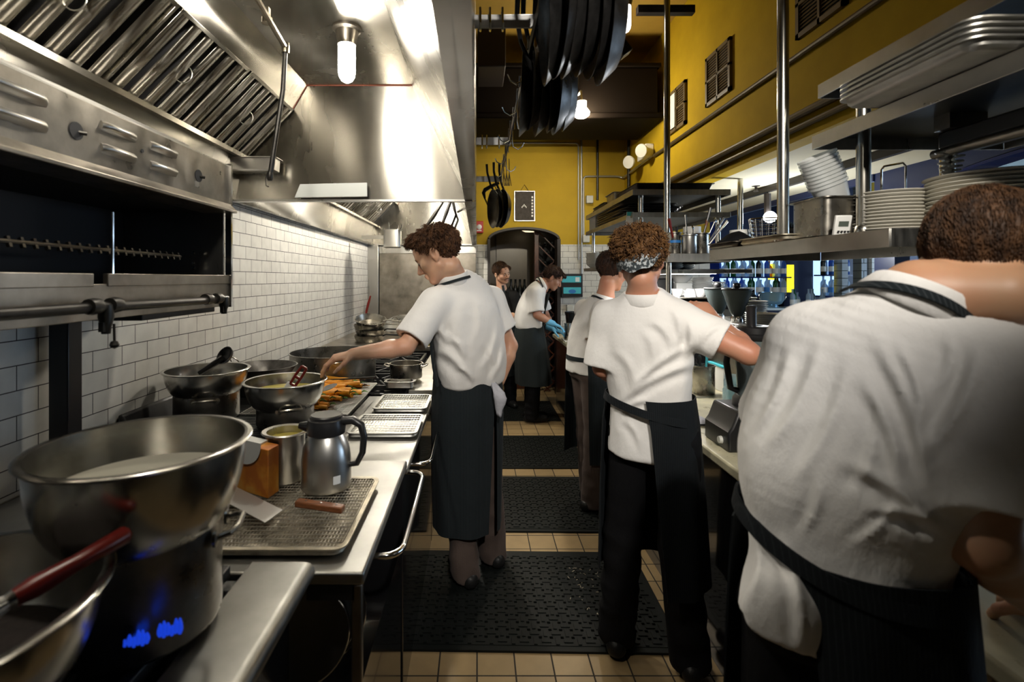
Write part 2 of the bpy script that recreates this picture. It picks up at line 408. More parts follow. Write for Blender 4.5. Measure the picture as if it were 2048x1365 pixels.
# ------------------------------------------------------------------ hoods
def hood(name, label, y0, y1, ends):
    t = thing(name, label, 'extractor hood', (-.7, (y0+y1)/2, 2.04))
    th = .012
    build(MB().box(-.97, -.37, y0, y1, 2.70, 2.712), 'top_panel', 'steel_hood', t)
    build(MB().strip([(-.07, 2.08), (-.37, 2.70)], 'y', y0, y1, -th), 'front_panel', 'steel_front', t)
    build(MB().strip([(-.97, 2.70), (-1.05, 2.566)], 'y', y0, y1, -th), 'upper_back_panel', 'steel_hood', t)
    build(MB().strip([(-1.335, 2.275), (-1.38, 2.04), (-1.435, 2.04)], 'y', y0, y1, -.006), 'lower_back_panel', 'steel_hood', t)
    build(MB().strip([(-1.31, 2.262), (-1.285, 2.262), (-1.285, 2.285)], 'y', y0, y1, .004).strip([(-1.335, 2.275), (-1.31, 2.262)], 'y', y0, y1, .004), 'grease_trough', 'steel_hood', t)
    build(MB().strip([(-.07, 2.085), (-.07, 2.045), (-.016, 2.045), (-.016, 3.1)], 'y', y0, y1, -.006), 'outer_face', 'steel_hood', t)
    build(MB().strip([(-1.06, 2.60), (-1.37, 2.30)], 'y', y0, y1, -.01), 'plenum', 'cavity', t)
    prof = [(-1.40, 2.043), (-1.40, 2.29), (-1.06, 2.60), (-.97, 2.71), (-.37, 2.71), (-.05, 2.10), (-.03, 2.043)]
    for i, ye in enumerate(ends):
        build(MB().prism(prof, 'y', ye-.012, ye), 'end_panel', 'steel_hood', t)
        build(MB().box(-1.40, -.03, ye-.03, ye+.004, 2.035, 2.047), 'end_lip', 'steel', t)
        build(MB().tube([(-1.05, ye-.016, 2.566), (-.97, ye-.016, 2.698), (-.372, ye-.016, 2.698)], .0035, 6), 'seam', 'sealant', t)
    return t
hood('extractor_hood', 'near stainless extractor hood with a lit jar lamp and row of baffle filters', -1.2, 2.86, [2.86])
hood('extractor_hood', 'far stainless extractor hood seen beyond the near hood, above the far burners', 2.88, 6.58, [6.58])
# baffle filters
sl = V(.27, 0, .279); sl /= np.linalg.norm(sl); nr = V(sl[2], 0, -sl[0])
def slope(u, v, w):  # u along y, v up the slope from the lower edge, w towards the room
    return V(-1.32, 0, 2.287)+V(0, u, 0)+sl*v+nr*w
def make_filter():
    L, Wd = .388, .262
    t = thing('baffle_filter', '', 'hood filter', (0, 0, 0), 'baffle filters in the hoods')
    fr = MB()
    for (u, v, hu, hv) in ((-Wd+.008, L/2, .007, L/2), (Wd-.008, L/2, .007, L/2), (0, .008, Wd, .008), (0, L-.008, Wd, .008)):
        fr.obox(slope(u, v, .006), (0, 1, 0), sl, nr, hu, hv, .010)
    build(fr, 'frame', 'steel_hood', t, bevel=.002)
    bf = MB()
    for k in range(6):
        u = -Wd+.045+k*(2*Wd-.09)/5
        ring = lambda v: [slope(u+.027*math.cos(a), v, .014*math.sin(a)-.002) for a in np.linspace(0, PI, 9)]
        bf.loft([ring(.016), ring(L-.016)])
    build(bf, 'baffles', 'steel_hood', t, smooth=60)
    hd = MB()
    hd.tube([slope(-.03+.06*i, L*.5+.035*math.cos(a), .013+.035*math.sin(a)) for i in (0,) for a in np.linspace(0, PI, 10)], .0022, 6)
    build(hd, 'handle', 'wire', t)
    return t
flt = make_filter()
ys = [.45, .99, 1.53, 2.04, 2.58, 3.2, 3.75, 4.3, 4.85, 5.4, 5.95]
pos_words = ['nearest to the camera in the near hood', 'second from the camera in the near hood', 'third from the camera in the near hood', 'beside the wire ring in the near hood', 'at the far end of the near hood',
             'nearest in the far hood', 'second in the far hood', 'third in the far hood', 'fourth in the far hood', 'next to last in the far hood', 'last in the far hood by the end panel']
ys = [.675, 1.215, 1.755-.0, 2.29-.0, 2.59]
ys = [.40, .945, 1.49, 2.03, 2.57, 3.2, 3.75, 4.3, 4.85, 5.4, 5.95]
for i, y in enumerate(ys):
    o = flt if i == 0 else copy_tree(flt)
    o.location = (0, y, 0); o['label'] = 'steel baffle filter, '+pos_words[i]
# jar lamps
def jar_lamp(name, label, loc, lens, s=1.0, est=None):
    t = thing(name, label, 'lamp', loc)
    x, y, z = loc
    build(MB().lathe([(.062*s, 0), (.062*s, -.008*s), (.050*s, -.016*s), (.044*s, -.05*s), (.040*s, -.062*s), (.040*s, -.075*s), (0, -.075*s)], loc), 'socket', 'steel_dirty', t)
    build(MB().lathe([(.036*s, -.074*s), (.0375*s, -.1*s), (.0375*s, -.19*s), (.034*s, -.212*s), (.024*s, -.229*s), (.010*s, -.238*s), (0, -.24*s)], loc), 'jar', lens, t, smooth=60)
    return t
jar_lamp('jar_lamp', 'glowing white glass jar lamp on the near hood ceiling', (-.575, 2.20, 2.70), 'lens')
jar_lamp('jar_lamp', 'glowing jar lamp in the near hood, above the top of the picture', (-.575, .85, 2.70), 'lens_hood')
jar_lamp('jar_lamp', 'glowing jar lamp inside the far hood, hidden behind the near end panel', (-.55, 3.9, 2.70), 'lens_far')
jar_lamp('jar_lamp', 'glowing jar lamp on the far hood ceiling near its end panel', (-.55, 5.6, 2.70), 'lens_far')
# fire suppression pipe
def pipe(name, label, pts, r, m='pipe_black', cat='pipe', grp=None, n=10):
    P = [np.array(p, float) for p in pts]; out = [P[0]]
    for i in range(1, len(P)-1):
        a, b, c = P[i-1], P[i], P[i+1]; d1 = min(.05, np.linalg.norm(a-b)*.4); d2 = min(.05, np.linalg.norm(c-b)*.4)
        q0 = b+(a-b)/np.linalg.norm(a-b)*d1; q2 = b+(c-b)/np.linalg.norm(c-b)*d2
        for tt in np.linspace(0, 1, 5): out.append((1-tt)**2*q0+2*tt*(1-tt)*b+tt*tt*q2)
    out.append(P[-1])
    o = build(MB().tube(out, r, n), name, m); return tag(o, label, cat, grp)
t = thing('suppression_pipe', 'rusty fire suppression pipe dropping from the near hood ceiling to a nozzle', 'pipe', W(540, 352, 2.0))
k1 = W(571, 96, 2.0); k0 = (k1[0]-.04, 1.0, 2.62); 
build(MB().tube([(-.80, .8, 2.66), (-.79, 1.6, 2.64), k1], .011, 10), 'ceiling_run', 'pipe_steel', t)
build(MB().tube([k1, W(566, 180, 2.0), W(541, 345, 2.0)], .0095, 10), 'drop', 'pipe_black', t)
build(MB().lathe([(.015, -.02), (.017, 0), (.015, .02)], k1, 12), 'elbow', 'pipe_steel', t)
nz = W(540, 352, 2.0)
build(MB().lathe([(.008, .02), (.012, .01), (.012, -.012), (.007, -.02)], nz, 12), 'nozzle', 'pipe_black', t)
build(MB().tube([W(536, 345, 2.0), W(531, 358, 2.0), W(533, 372, 2.0), W(538, 374, 2.0)], .0025, 6), 'cap_wire', 'pipe_black', t)
build(MB().lathe([(.02, -.01), (.02, .012), (.01, .014)], W(534, 42, 1.9), 12).box(*(lambda p: (p[0]-.01, p[0]+.01, p[1]-.01, p[1]+.01, p[2], p[2]+.05))(W(534, 42, 1.9))), 'clamp', 'pipe_steel', t)
# far hood hoses
for lab, a, b, c in (('left black hose bundle hanging below the far hood', (893, 392, 4.2), (868, 432, 4.2), (846, 462, 4.2)), ('straight black rod hanging in the far hood, second from the left', (905, 392, 4.4), (893, 425, 4.4), (880, 462, 4.4))):
    tag(build(MB().tube([W(*a), W(*b), W(*c)], [.012, .018, .012], 8), 'suppression_hose', 'pipe_black'), lab, 'hose', 'black hoses in the far hood')
hz = thing('pipe_tree', 'branching black pipe tree hanging at the right of the far hood', 'pipe', W(910, 440, 4.5))
for nm, pts in (('stem', [(903, 395), (908, 418), (916, 440), (905, 470)]), ('branch', [(914, 425), (930, 416), (938, 412)]), ('branch', [(906, 402), (912, 430), (898, 465)])):
    build(MB().tube([W(x, y, 4.5) for x, y in pts], .010, 8), nm, 'pipe_black', hz)
# white sheet propped on the hood end lip, grease cup
p = [(-1.03, 2.05), (-1.0, 2.125), (-.61, 2.125), (-.61, 2.05)]
p = [W(590, 396, 2.81)[::2], W(601, 369, 2.81)[::2], W(735, 366, 2.81)[::2], W(735, 394, 2.81)[::2]]
tag(build(MB().prism(p, 'y', 2.80, 2.815), 'cutting_sheet', 'white_sheet', bevel=.002), 'white plastic sheet propped on the lip of the near hood end panel', 'sheet')
def hotel_pan(name, label, c, sx, sy, h, material='steel', cat='pan', r=.02, rim=.012, wall=.003, group=None, parts=True, taper=.88):
    """rectangular steam-table pan, base centre c"""
    t = build(pan_mesh(c, sx, sy, h, r, rim, wall, taper), name, material, smooth=40); return tag(t, label, cat, group)
def pan_mesh(c, sx, sy, h, r=.02, rim=.012, wall=.003, taper=.88):
    x, y, z = c; mb = MB(); rg = []
    def ring(ex, ey, rr, zz): return [(x+a, y+b, zz) for a, b in rounded_rect(-ex, ex, -ey, ey, max(.002, rr), 4)]
    hx, hy = sx/2, sy/2
    for ex, ey, rr, zz in ((hx*taper-.01, hy*taper-.01, r*.6, z), (hx*taper, hy*taper, r, z+.008), (hx-rim, hy-rim, r, z+h-.004), (hx, hy, r+.004, z+h-.004), (hx, hy, r+.004, z+h), (hx-rim-wall, hy-rim-wall, r, z+h), (hx*taper-wall, hy*taper-wall, r*.9, z+.010), (hx*taper-.012, hy*taper-.012, r*.6, z+wall)):
        rg.append(ring(ex, ey, rr, zz))
    return mb.loft(rg)
hotel_pan('grease_cup', 'small rounded steel grease cup hung under the near hood filters', (-1.24, 2.76, 2.185), .30, .12, .075)
# ------------------------------------------------------------------ salamander broiler
XS = -1.0; Y0s, Y1s = .62, 2.02
t = thing('salamander_broiler', 'wall mounted steel salamander broiler with louvred front above the left counter', 'broiler', (-1.2, 1.3, 1.49))
sh = MB().box(-1.435, XS-.02, Y1s-.012, Y1s, 1.49, 2.06).box(-1.435, XS-.02, Y0s, Y0s+.012, 1.49, 2.06)
build(MB().box(-1.435, XS-.02, Y1s-.012, Y1s, 1.49, 2.06), 'side_panel', 'steel', t, bevel=.002); build(MB().box(-1.435, XS-.02, Y0s, Y0s+.012, 1.49, 2.06), 'side_panel', 'steel', t, bevel=.002)
build(MB().box(-1.435, XS-.01, Y0s, Y1s, 2.045, 2.06).box(XS-.16, XS-.02, Y0s+.2, Y1s-.25, 2.06, 2.072), 'top_panel', 'steel', t, bevel=.002)
build(MB().box(-1.435, -1.42, Y0s, Y1s, 1.50, 2.05), 'back_panel', 'cavity', t)
build(MB().box(-1.42, XS-.05, Y0s, Y1s, 1.865, 1.87), 'burner_plate', 'cavity', t)
# upper front panel, slightly slanted, with louvres
build(MB().box(XS-.018, XS, Y0s, Y1s, 1.89, 2.052), 'upper_front', 'steel_dirty', t, bevel=.002)
build(MB().prism([(XS, 1.90), (XS+.03, 1.872), (XS+.03, 1.862), (XS-.10, 1.862), (XS-.10, 1.87), (XS-.02, 1.87)], 'y', Y0s, Y1s), 'drip_lip', 'steel_dirty', t, bevel=.002)
def yp(px): return -XS*1000/(CX-px)   # depth on the plane x = XS
for (pa, pb, za, zb) in ((0, 92, 0, 0), (202, 270, 0, 0), (300, 352, 0, 0)):
    ya_, yb_ = yp(pa), yp(pb)
    for zc in (2.005, 1.945):
        lv = MB(); ring = []
        for y, s in ((ya_-.06 if pa == 0 else ya_, .35), ((ya_-.06 if pa == 0 else ya_)+.02, 1), (yb_-.02, 1), (yb_, .35)):
            ring.append([(XS-.002+s*.022*max(0, math.sin(a)), y, zc-.012+.030*(a/PI)) for a in np.linspace(0, PI, 9)])
        lv.loft(ring); build(lv, 'louvre', 'steel', t, smooth=50)
for px, py in ((152, 262), (397, 352)):
    y = yp(px); z = H-(py-CY)*y/F
    h = build(MB().lathe([(.022, 0), (.022, .002), (0, .002)], (XS, y, z), 20, (1, 0, 0)), 'port', 'cavity', t)
    build(MB().tube([(XS-.01, y+.0, z), (XS+.012, y+.02, z-.002)], .005, 8), 'pilot_tip', 'pipe_black', h)
y = yp(284); build(MB().lathe([(.006, 0), (.006, .002), (0, .002)], (XS, y, H-(302-CY)*y/F), 12, (1, 0, 0)), 'port', 'cavity', t)
y = yp(393); build(MB().box(XS, XS+.002, y-.014, y+.014, 1.925, 1.945), 'badge', 'steel_shelf', t)
# lower front
build(MB().box(XS-.016, XS, Y0s, Y1s, 1.49, 1.585), 'lower_front', 'steel_dirty', t, bevel=.002)
build(MB().box(XS-.012, XS+.004, Y0s, yp(185), 1.578, 1.613).box(XS-.012, XS+.004, yp(214), Y1s-.01, 1.578, 1.613), 'splash_strip', 'steel_dirty', t, bevel=.002)
build(MB().box(-1.42, XS-.02, Y0s, Y1s, 1.50, 1.512), 'bottom_panel', 'iron_black', t)
build(MB().box(XS-.014, XS+.010, Y1s-.010, Y1s+.002, 1.485, 2.06), 'corner_trim', 'chrome', t)
# element coil and uprights
cl = MB(); cl.tube([(-1.13, Y0s+.02, 1.695), (-1.13, 1.90, 1.683)], .006, 8)
for k in range(34):
    y = .70+k*.036; cl.obox((-1.13, y, 1.694-.009*(y-.6)), (1, 0, .3), (0, 1, 0), (-.3, 0, 1), .004, .004, .013)
build(cl, 'rack_bar', 'steel_dirty', t)
for px in (225, 412):
    d = 1.10/(CX-px)*1000
    build(MB().tube([(-1.10, d, 1.60), (-1.10, d, 1.80)], .005, 8), 'upright', 'chrome', t)
for zz in (1.66, 1.70, 1.64): build(MB().lathe([(.005, 0), (.007, .01), (0, .012)], (-1.12, 1.98, zz), 8, (0, -1, 0)), 'hook_stud', 'chrome', t)
# gas line with valves
t = thing('gas_pipe', 'black gas pipe with two valves along the underside of the salamander', 'pipe', (XS+.04, 1.3, 1.53))
q = [W(-60, 634, .92), W(200, 615, 1.24), W(420, 601, 1.78), W(452, 597, 1.93)]
build(MB().tube(q, .013, 12), 'line', 'pipe_black', t)
for px, py, d in ((208, 612, 1.25), (425, 598, 1.80)):
    c = np.array(W(px, py, d))
    for s in (-1, 1): build(MB().lathe([(.019, -.016), (.021, 0), (.019, .016)], c+V(0, s*.035, 0), 12, (0, 1, 0)), 'union', 'pipe_black', t)
for px, py, d, L in ((212, 618, 1.26, .045), (448, 600, 1.90, .035)):
    c = np.array(W(px, py, d)); v = build(MB().lathe([(.016, .01), (.018, -.02), (.012, -L), (.010, -L-.018), (0, -L-.018)], c, 12).obox(c+V(0, -.006, -L), (1, 0, 0), (0, 1, 0), (0, 0, 1), .006, .012, .012), 'valve', 'pipe_black', t)
    if px < 300: build(MB().tube([W(228, 648, d), W(229, 685, d)], .003, 6).lathe([(.001, -.01), (.009, -.006), (.011, 0), (.008, .008), (0, .012)], W(229, 690, d), 10), 'valve_handle', 'pipe_black', v)
tag(build(MB().box(-1.40, -1.335, 1.63, 1.69, .94, 1.50), 'support_post', 'black_plastic', bevel=.004), 'black square post standing between the left counter and the salamander', 'post')
tag(build(MB().box(-1.25, -1.04, 1.55, 1.98, 1.468, 1.4885), 'drip_tray', 'iron_black', bevel=.003), 'flat black drip tray under the salamander right end', 'tray')

# ------------------------------------------------------------------ cook line bodies
t = thing('burner_range', 'black gas range with steel front ledge in the near left corner', 'range', (-.9, .6, 0))
build(MB().box(-1.43, -.42, -.3, 1.12, 0, .925), 'body', 'black_gloss', t, bevel=.006)
lp = [(-.515, .940), (-.515, .953), (-.395, .953), (-.382, .950), (-.373, .942), (-.370, .930), (-.374, .918), (-.384, .912), (-.39, .915), (-.39, .925), (-.40, .940)]
build(MB().prism(lp, 'y', -.3, 1.142), 'front_ledge', 'ledge_steel', t, smooth=40, bevel=.002)
for cy in (.15, .52, .93):
    for cx_ in (-.72, -1.12):
        g = MB()
        for k in range(8):
            a = k*PI/4+PI/8; u = V(math.cos(a), math.sin(a), 0); n = V(-math.sin(a), math.cos(a), 0)
            g.obox(V(cx_, cy, .957)+u*.105, u, n, (0, 0, 1), .06, .006, .010)
        for a, b, c_, d_ in ((-.175, -.155, -.175, .175), (.155, .175, -.175, .175), (-.155, .155, -.175, -.155), (-.155, .155, .155, .175)): g.box(cx_+a, cx_+b, cy+c_, cy+d_, .940, .966)
        build(g, 'burner_grate', 'iron_black', t, bevel=.003)
        build(MB().lathe([(.05, .926), (.05, .945), (.03, .952), (0, .952)], (cx_, cy, 0), 24), 'burner_head', 'iron_black', t)
fl = thing('gas_flame', 'blue gas flame burning under the stock pot of the big bowl', 'flame', (-.62, .86, .945))
for cpx, cpy, wpx, n in ((268, 1290, 26, 7), (340, 1268, 20, 6)):
    f = MB()
    for k in range(n):
        p0 = np.array(W(cpx-wpx+2*wpx*k/(n-1), cpy+4-9*k/(n-1)+3*(k % 2), .80)); hgt = .022+.006*math.sin(k*1.7)
        f.lathe([(.002, -.002), (.0045, .004), (.004, hgt*.5), (.0015, hgt*.85), (0, hgt*.9)], p0, 8)
    build(f, 'flame_row', 'flame', fl, smooth=60)
t = thing('steel_worktop', 'steel worktop between near range and charbroiler with an open bay below', 'worktop', (-.8, 1.5, 0))
build(MB().box(-1.43, -.262, 1.15, 1.86, .892, .922), 'top', 'steel_top', t, bevel=.005)
build(MB().box(-1.43, -.70, 1.16, 1.85, 0, .89).box(-.70, -.285, 1.16, 1.85, 0, .60), 'body', 'black_gloss', t)
build(MB().box(-.292, -.268, 1.155, 1.175, 0, .89), 'leg', 'steel_dirty', t, bevel=.003)
build(MB().box(-.70, -.285, 1.24, 1.85, .60, .89), 'inner_panel', 'cavity', t) if False else None
build(MB().box(-.395, -.285, 1.155, 1.17, .855, .89), 'apron_rail', 'iron_black', t)
t = thing('charbroiler', 'black charbroiler with iron grate and steel front ledge in mid counter', 'grill', (-.85, 2.5, 0))
build(MB().box(-1.43, -.28, 1.88, 3.02, 0, .86), 'body', 'black_gloss', t, bevel=.004)
build(MB().box(-.655, -.262, 1.875, 3.02, .865, .888), 'front_ledge', 'steel_top', t, bevel=.004)
build(MB().box(-1.43, -.66, 1.875, 3.02, .86, .945), 'firebox', 'iron_black', t, bevel=.004)
g = MB()
for k in range(46): g.box(-1.40, -.665, 1.90+k*.0243, 1.909+k*.0243, .945, .968)
g.box(-.672, -.662, 1.88, 3.01, .945, .972).box(-1.41, -1.40, 1.88, 3.01, .945, .972)
build(g, 'grate', 'iron_black', t)
build(MB().prism([(-1.435, .94), (-1.435, 1.055), (-1.415, 1.055), (-1.37, .94)], 'y', 1.99, 3.02), 'splash_guard', 'iron_black', t, bevel=.01)
build(MB().lathe([(.008, 0), (.008, .012), (.017, .016), (.019, .034), (.014, .042), (0, .043)], W(787, 942, 1.845), 18, (.55, -.75, -.1)), 'control_knob', 'chrome', t, smooth=50)
t = thing('far_range', 'black gas range with steel front beyond the charbroiler', 'range', (-.85, 3.8, 0))
build(MB().box(-1.43, -.28, 3.04, 4.55, 0, .90), 'body', 'black_gloss', t, bevel=.004)
build(MB().box(-.42, -.262, 3.04, 4.55, .86, .92), 'front_ledge', 'steel_top', t, bevel=.004)
for cy in (3.30, 3.78, 4.25):
    for cx_ in (-.65, -1.12):
        g = MB()
        for k in range(8):
            a = k*PI/4+PI/8; u = V(math.cos(a), math.sin(a), 0); n = V(-math.sin(a), math.cos(a), 0)
            g.obox(V(cx_, cy, .925)+u*.105, u, n, (0, 0, 1), .07, .007, .010)
        for a, b, c_, d_ in ((-.2, -.18, -.2, .2), (.18, .2, -.2, .2), (-.18, .18, -.2, -.18), (-.18, .18, .18, .2)): g.box(cx_+a, cx_+b, cy+c_, cy+d_, .905, .935)
        build(g, 'burner_grate', 'iron_black', t, bevel=.003)
t = thing('steel_flattop', 'steel flat top range at the far end of the cook line', 'range', (-.85, 5.5, 0))
build(MB().box(-1.43, -.28, 4.57, 6.54, 0, .93), 'body', 'black_gloss', t)
build(MB().box(-1.43, -.265, 4.57, 6.54, .93, .98), 'top', 'steel_dirty', t, bevel=.006)
def rail(label, y0, y1, z):
    x0, x1 = -.262, -.205
    p = [(x0-.02, y0, z)]+[(x0+.01+(x1-x0-.01)*math.sin(a), y0+.06*(1-math.cos(a)), z) for a in np.linspace(.1, PI/2, 6)]
    q = [(x, y1-(y-y0), zz) for x, y, zz in p][::-1]
    tag(build(MB().tube(p+q, .009, 12), 'towel_rail', 'chrome'), label, 'rail', 'chrome rails on the oven fronts')
rail('curved chrome rail on the black oven front below the steel worktop', 1.34, 1.92, .855)
rail('curved chrome rail on the black oven front below the wire rack trays', 2.15, 2.95, .80)
# round platters standing under the worktop
pl = thing('round_platter', 'front round dark platter with a bright rim standing in the worktop bay', 'platter', (0, 0, 0), 'platters under the worktop')
build(MB().lathe([(0, 0), (.07, 0), (.10, .010), (.102, .013), (.098, .013), (.07, .004), (0, .004)], (0, 0, 0), 40), 'dish', 'steel_dark', pl, smooth=50)
build(MB().tube([(.101*math.cos(a), .101*math.sin(a), .012) for a in np.linspace(0, 2*PI, 49)[:-1]], .0022, 6, closed=True), 'rim', 'chrome', pl)
for i, (x, y, z, lab) in enumerate(((-.405, 1.165, .765, None), (-.392, 1.195, .785, 'middle round dark platter with a bright rim standing in the worktop bay'), (-.378, 1.225, .775, 'rear round dark platter with a bright rim standing in the worktop bay'))):
    o = pl if i == 0 else copy_tree(pl, label=lab)
    o.location = (x, y, z); o.rotation_euler = (PI/2-.2, 0, .35)

# ------------------------------------------------------------------ pots and bowls
def bowl_prof(r, h, th=.0025):
    out = [(0, 0), (r*.35, .001)]
    for a in np.linspace(.25, 1, 12): out.append((r*(.38+.57*math.sin(a*PI/2)**.9), h*(1-math.cos(a*PI/2))**1.05))
    out += [(r*.955, h), (r*.985, h+.003), (r, h+.002), (r+.002, h-.001), (r, h-.003)]
    outer = out[:-4]; rim = out[-4:]
    inner = [(max(0, a-th), b+th) for a, b in outer[::-1]]
    # order: outside bottom -> rim -> inside bottom
    o2 = outer+[(r, h-.003), (r+.003, h+.001), (r, h+.004), (r*.96, h+.003)]+[(max(0, a-th), b+th) for a, b in outer[::-1][1:]]
    return o2
def mixing_bowl(label, c, r, h, grp='steel bowls resting on pots'):
    return tag(build(MB().lathe(bowl_prof(r, h), c, 64), 'mixing_bowl', 'bowl_steel', smooth=60), label, 'bowl', grp)
def pot(name, label, c, r, h, hang=0, material='alu_pot', handles=True, rimw=.004, hz=.8, grp=None):
    t = thing(name, label, 'pot', c, grp)
    th = .003
    pr = [(0, 0), (r-.012, 0), (r-.004, .003), (r, .012), (r, h-.006), (r+rimw, h-.003), (r+rimw, h), (r-th, h), (r-th, .014), (r-.015, .006), (0, .006)]
    build(MB().lathe(pr, c, 56), 'body', material, t, smooth=50)
    if handles:
        for s in (0, PI):
            a = hang+s; u = V(math.cos(a), math.sin(a), 0); n = V(-math.sin(a), math.cos(a), 0); b = V(*c)+V(0, 0, h*hz)
            w_ = min(.045, r*.45); o = .035
            pts = [b+u*(r-.002)+n*w_, b+u*(r+o*.7)+n*w_*.9+V(0, 0, .006), b+u*(r+o)+n*w_*.55+V(0, 0, .01), b+u*(r+o)-n*w_*.55+V(0, 0, .01), b+u*(r+o*.7)-n*w_*.9+V(0, 0, .006), b+u*(r-.002)-n*w_]
            hd = build(MB().tube(pts, .0055, 8), 'handle', 'steel_pot', t)
            for q in (1, -1): build(MB().lathe([(.014, -.002), (.014, .003), (.006, .006), (0, .006)], b+u*(r)+n*w_*q, 12, u), 'rivet', 'steel_pot', hd)
    return t
def pol(D, deg): a = math.radians(deg); return -D*math.sin(a), D*math.cos(a)
# A big bowl on stock pot
ax, ay = pol(1.10, 33.7)
pot('stock_pot', 'tall aluminium stock pot under the largest bowl, over the blue flame', (ax, ay, .968), .128, .200, hang=3.4)
mixing_bowl('largest steel mixing bowl, in the left foreground on a stock pot', (ax, ay, 1.118), .179, .180)
tag(build(MB().lathe([(0, 1.226), (.160, 1.226), (.157, 1.219), (0, 1.215)], (ax, ay, 0), 48), 'cream_sauce', 'cream', smooth=30), 'pale cream sauce in the largest mixing bowl', 'sauce')
# B lower left bowl on pot
bx, by = -.69, .61
pot('stock_pot', 'dark stock pot under the bowl with the red whisk, bottom left corner', (bx, by, .968), .13, .115, hang=2.0, material='steel_pot')
mixing_bowl('steel mixing bowl holding a red handled whisk, bottom left corner', (bx, by, 1.04), .2, .15)
tag(build(MB().lathe([(0, 1.085), (.145, 1.092), (.155, 1.10), (.1, 1.112), (0, 1.118)], (bx, by, 0), 36), 'dark_sauce', 'char', smooth=60), 'dark chopped sauce in the bowl with the red whisk', 'sauce')
t = thing('whisk', 'whisk with a red plastic handle resting across the lower left bowl', 'whisk', W(140, 1140, .66))
a, b = np.array(W(28, 1198, .62)), np.array(W(258, 1066, .74))
build(MB().tube([a, a+(b-a)*.15, a+(b-a)*.5, b-(b-a)*.04, b], [.011, .014, .011, .013, .008], 12), 'handle', 'red_plastic', t, smooth=60)
wv = MB(); d = (a-b)/np.linalg.norm(a-b); s = np.cross(d, V(0, 0, 1)); s /= np.linalg.norm(s); n = np.cross(s, d)
for k in range(6):
    ph = k*PI/6; u = s*math.cos(ph)+n*math.sin(ph)
    wv.tube([a+d*x+u*r_ for x, r_ in ((0, .006), (.05, .018), (.11, .032), (.15, .028), (.168, 0), (.15, -.028), (.11, -.032), (.05, -.018), (0, -.006))], .0012, 5)
build(wv, 'wires', 'wire', t)
build(MB().tube([a, a+d*.02], [.011, .006], 10), 'ferrule', 'chrome', t)
# C bowl with black ladle
cx2, cy2 = pol(2.57, 28.4)
pot('stock_pot', 'dented aluminium pot under the bowl with the black ladle', (cx2, cy2, .970), .134, .125, hang=-1.15)
mixing_bowl('steel mixing bowl holding a black ladle, against the tiled wall', (cx2, cy2, 1.06), .178, .128)
t = thing('ladle', 'black plastic ladle lying across the bowl by the tiled wall', 'ladle', W(440, 730, 2.2))
a, b = np.array(W(398, 747, 2.18)), np.array(W(447, 716, 2.20))
build(MB().tube([a, b], [.011, .014], 8), 'handle', 'black_plastic', t)
build(MB().lathe([(0, 0), (.026, .004), (.038, .014), (.042, .026), (.039, .026), (.034, .014), (0, .006)], b+V(.012, .02, -.002), 20, (-.35, -.75, .5)), 'scoop', 'black_plastic', t, smooth=60)
# D bowl with custard and red spatula
dx, dy = pol(2.32, 21)
pot('stock_pot', 'aluminium pot under the custard bowl, next to the carrots', (dx, dy, .970), .118, .105, hang=-1.05)
mixing_bowl('steel mixing bowl of yellow custard with a red spatula handle in it', (dx, dy, 1.03), .172, .128)
tag(build(MB().lathe([(0, 1.115), (.148, 1.115), (.145, 1.108), (0, 1.10)], (dx, dy, 0), 40), 'custard', 'custard', smooth=30), 'yellow custard in the mixing bowl with the red spatula', 'custard')
t = thing('spatula', 'spatula with a red slotted handle standing in the custard bowl', 'spatula', W(595, 755, 2.10))
a, b = np.array(W(585, 771, 2.08)), np.array(W(609, 735, 2.10)); dd = (b-a)/np.linalg.norm(b-a); sd = np.cross(dd, (0, 1, .2)); sd /= np.linalg.norm(sd); nn = np.cross(dd, sd)
hm = MB()
for s in (-1, 1): hm.tube([a+sd*.011*s, a+dd*.045+sd*.013*s, b+sd*.011*s], .006, 8)
for f in (.02, .42, .98): hm.tube([a+(b-a)*f-sd*.011, a+(b-a)*f+sd*.011], .0065, 8)
build(hm, 'handle', 'red_plastic', t, smooth=60)
build(MB().obox(a-dd*.05, dd, sd, nn, .055, .025, .003), 'blade', 'white_plastic', t, bevel=.002)
# E rondeau
ex, ey = pol(3.36, 16.07)
pot('rondeau_pot', 'wide shallow aluminium rondeau pot behind the carrot rack', (ex, ey, .937), .268, .190, hang=1.9)
# F small pot
pot('sauce_pot', 'small dark steel sauce pot with two loop handles on the far burner', (-.475, 3.33, .937), .106, .100, hang=0.0, material='steel_pot')
# black skillet by wall
t = thing('black_skillet', 'black iron pan with a wire loop handle against the tiled wall', 'pan', (-1.22, 2.9, .968))
c = (-1.20, 2.78, .968)
build(MB().lathe([(0, 0), (.14, 0), (.155, .10), (.185, .145), (.19, .148), (.183, .148), (.148, .10), (.13, .012), (0, .012)], c, 40), 'body', 'carbon_steel', t, smooth=50)
build(MB().tube(arc(V(*c)+V(-.16, .03, .16), .045, -30, 210, (-.6, 0, .2), (0, -.7, .7), 12), .0035, 7), 'loop_handle', 'steel_pot', t)
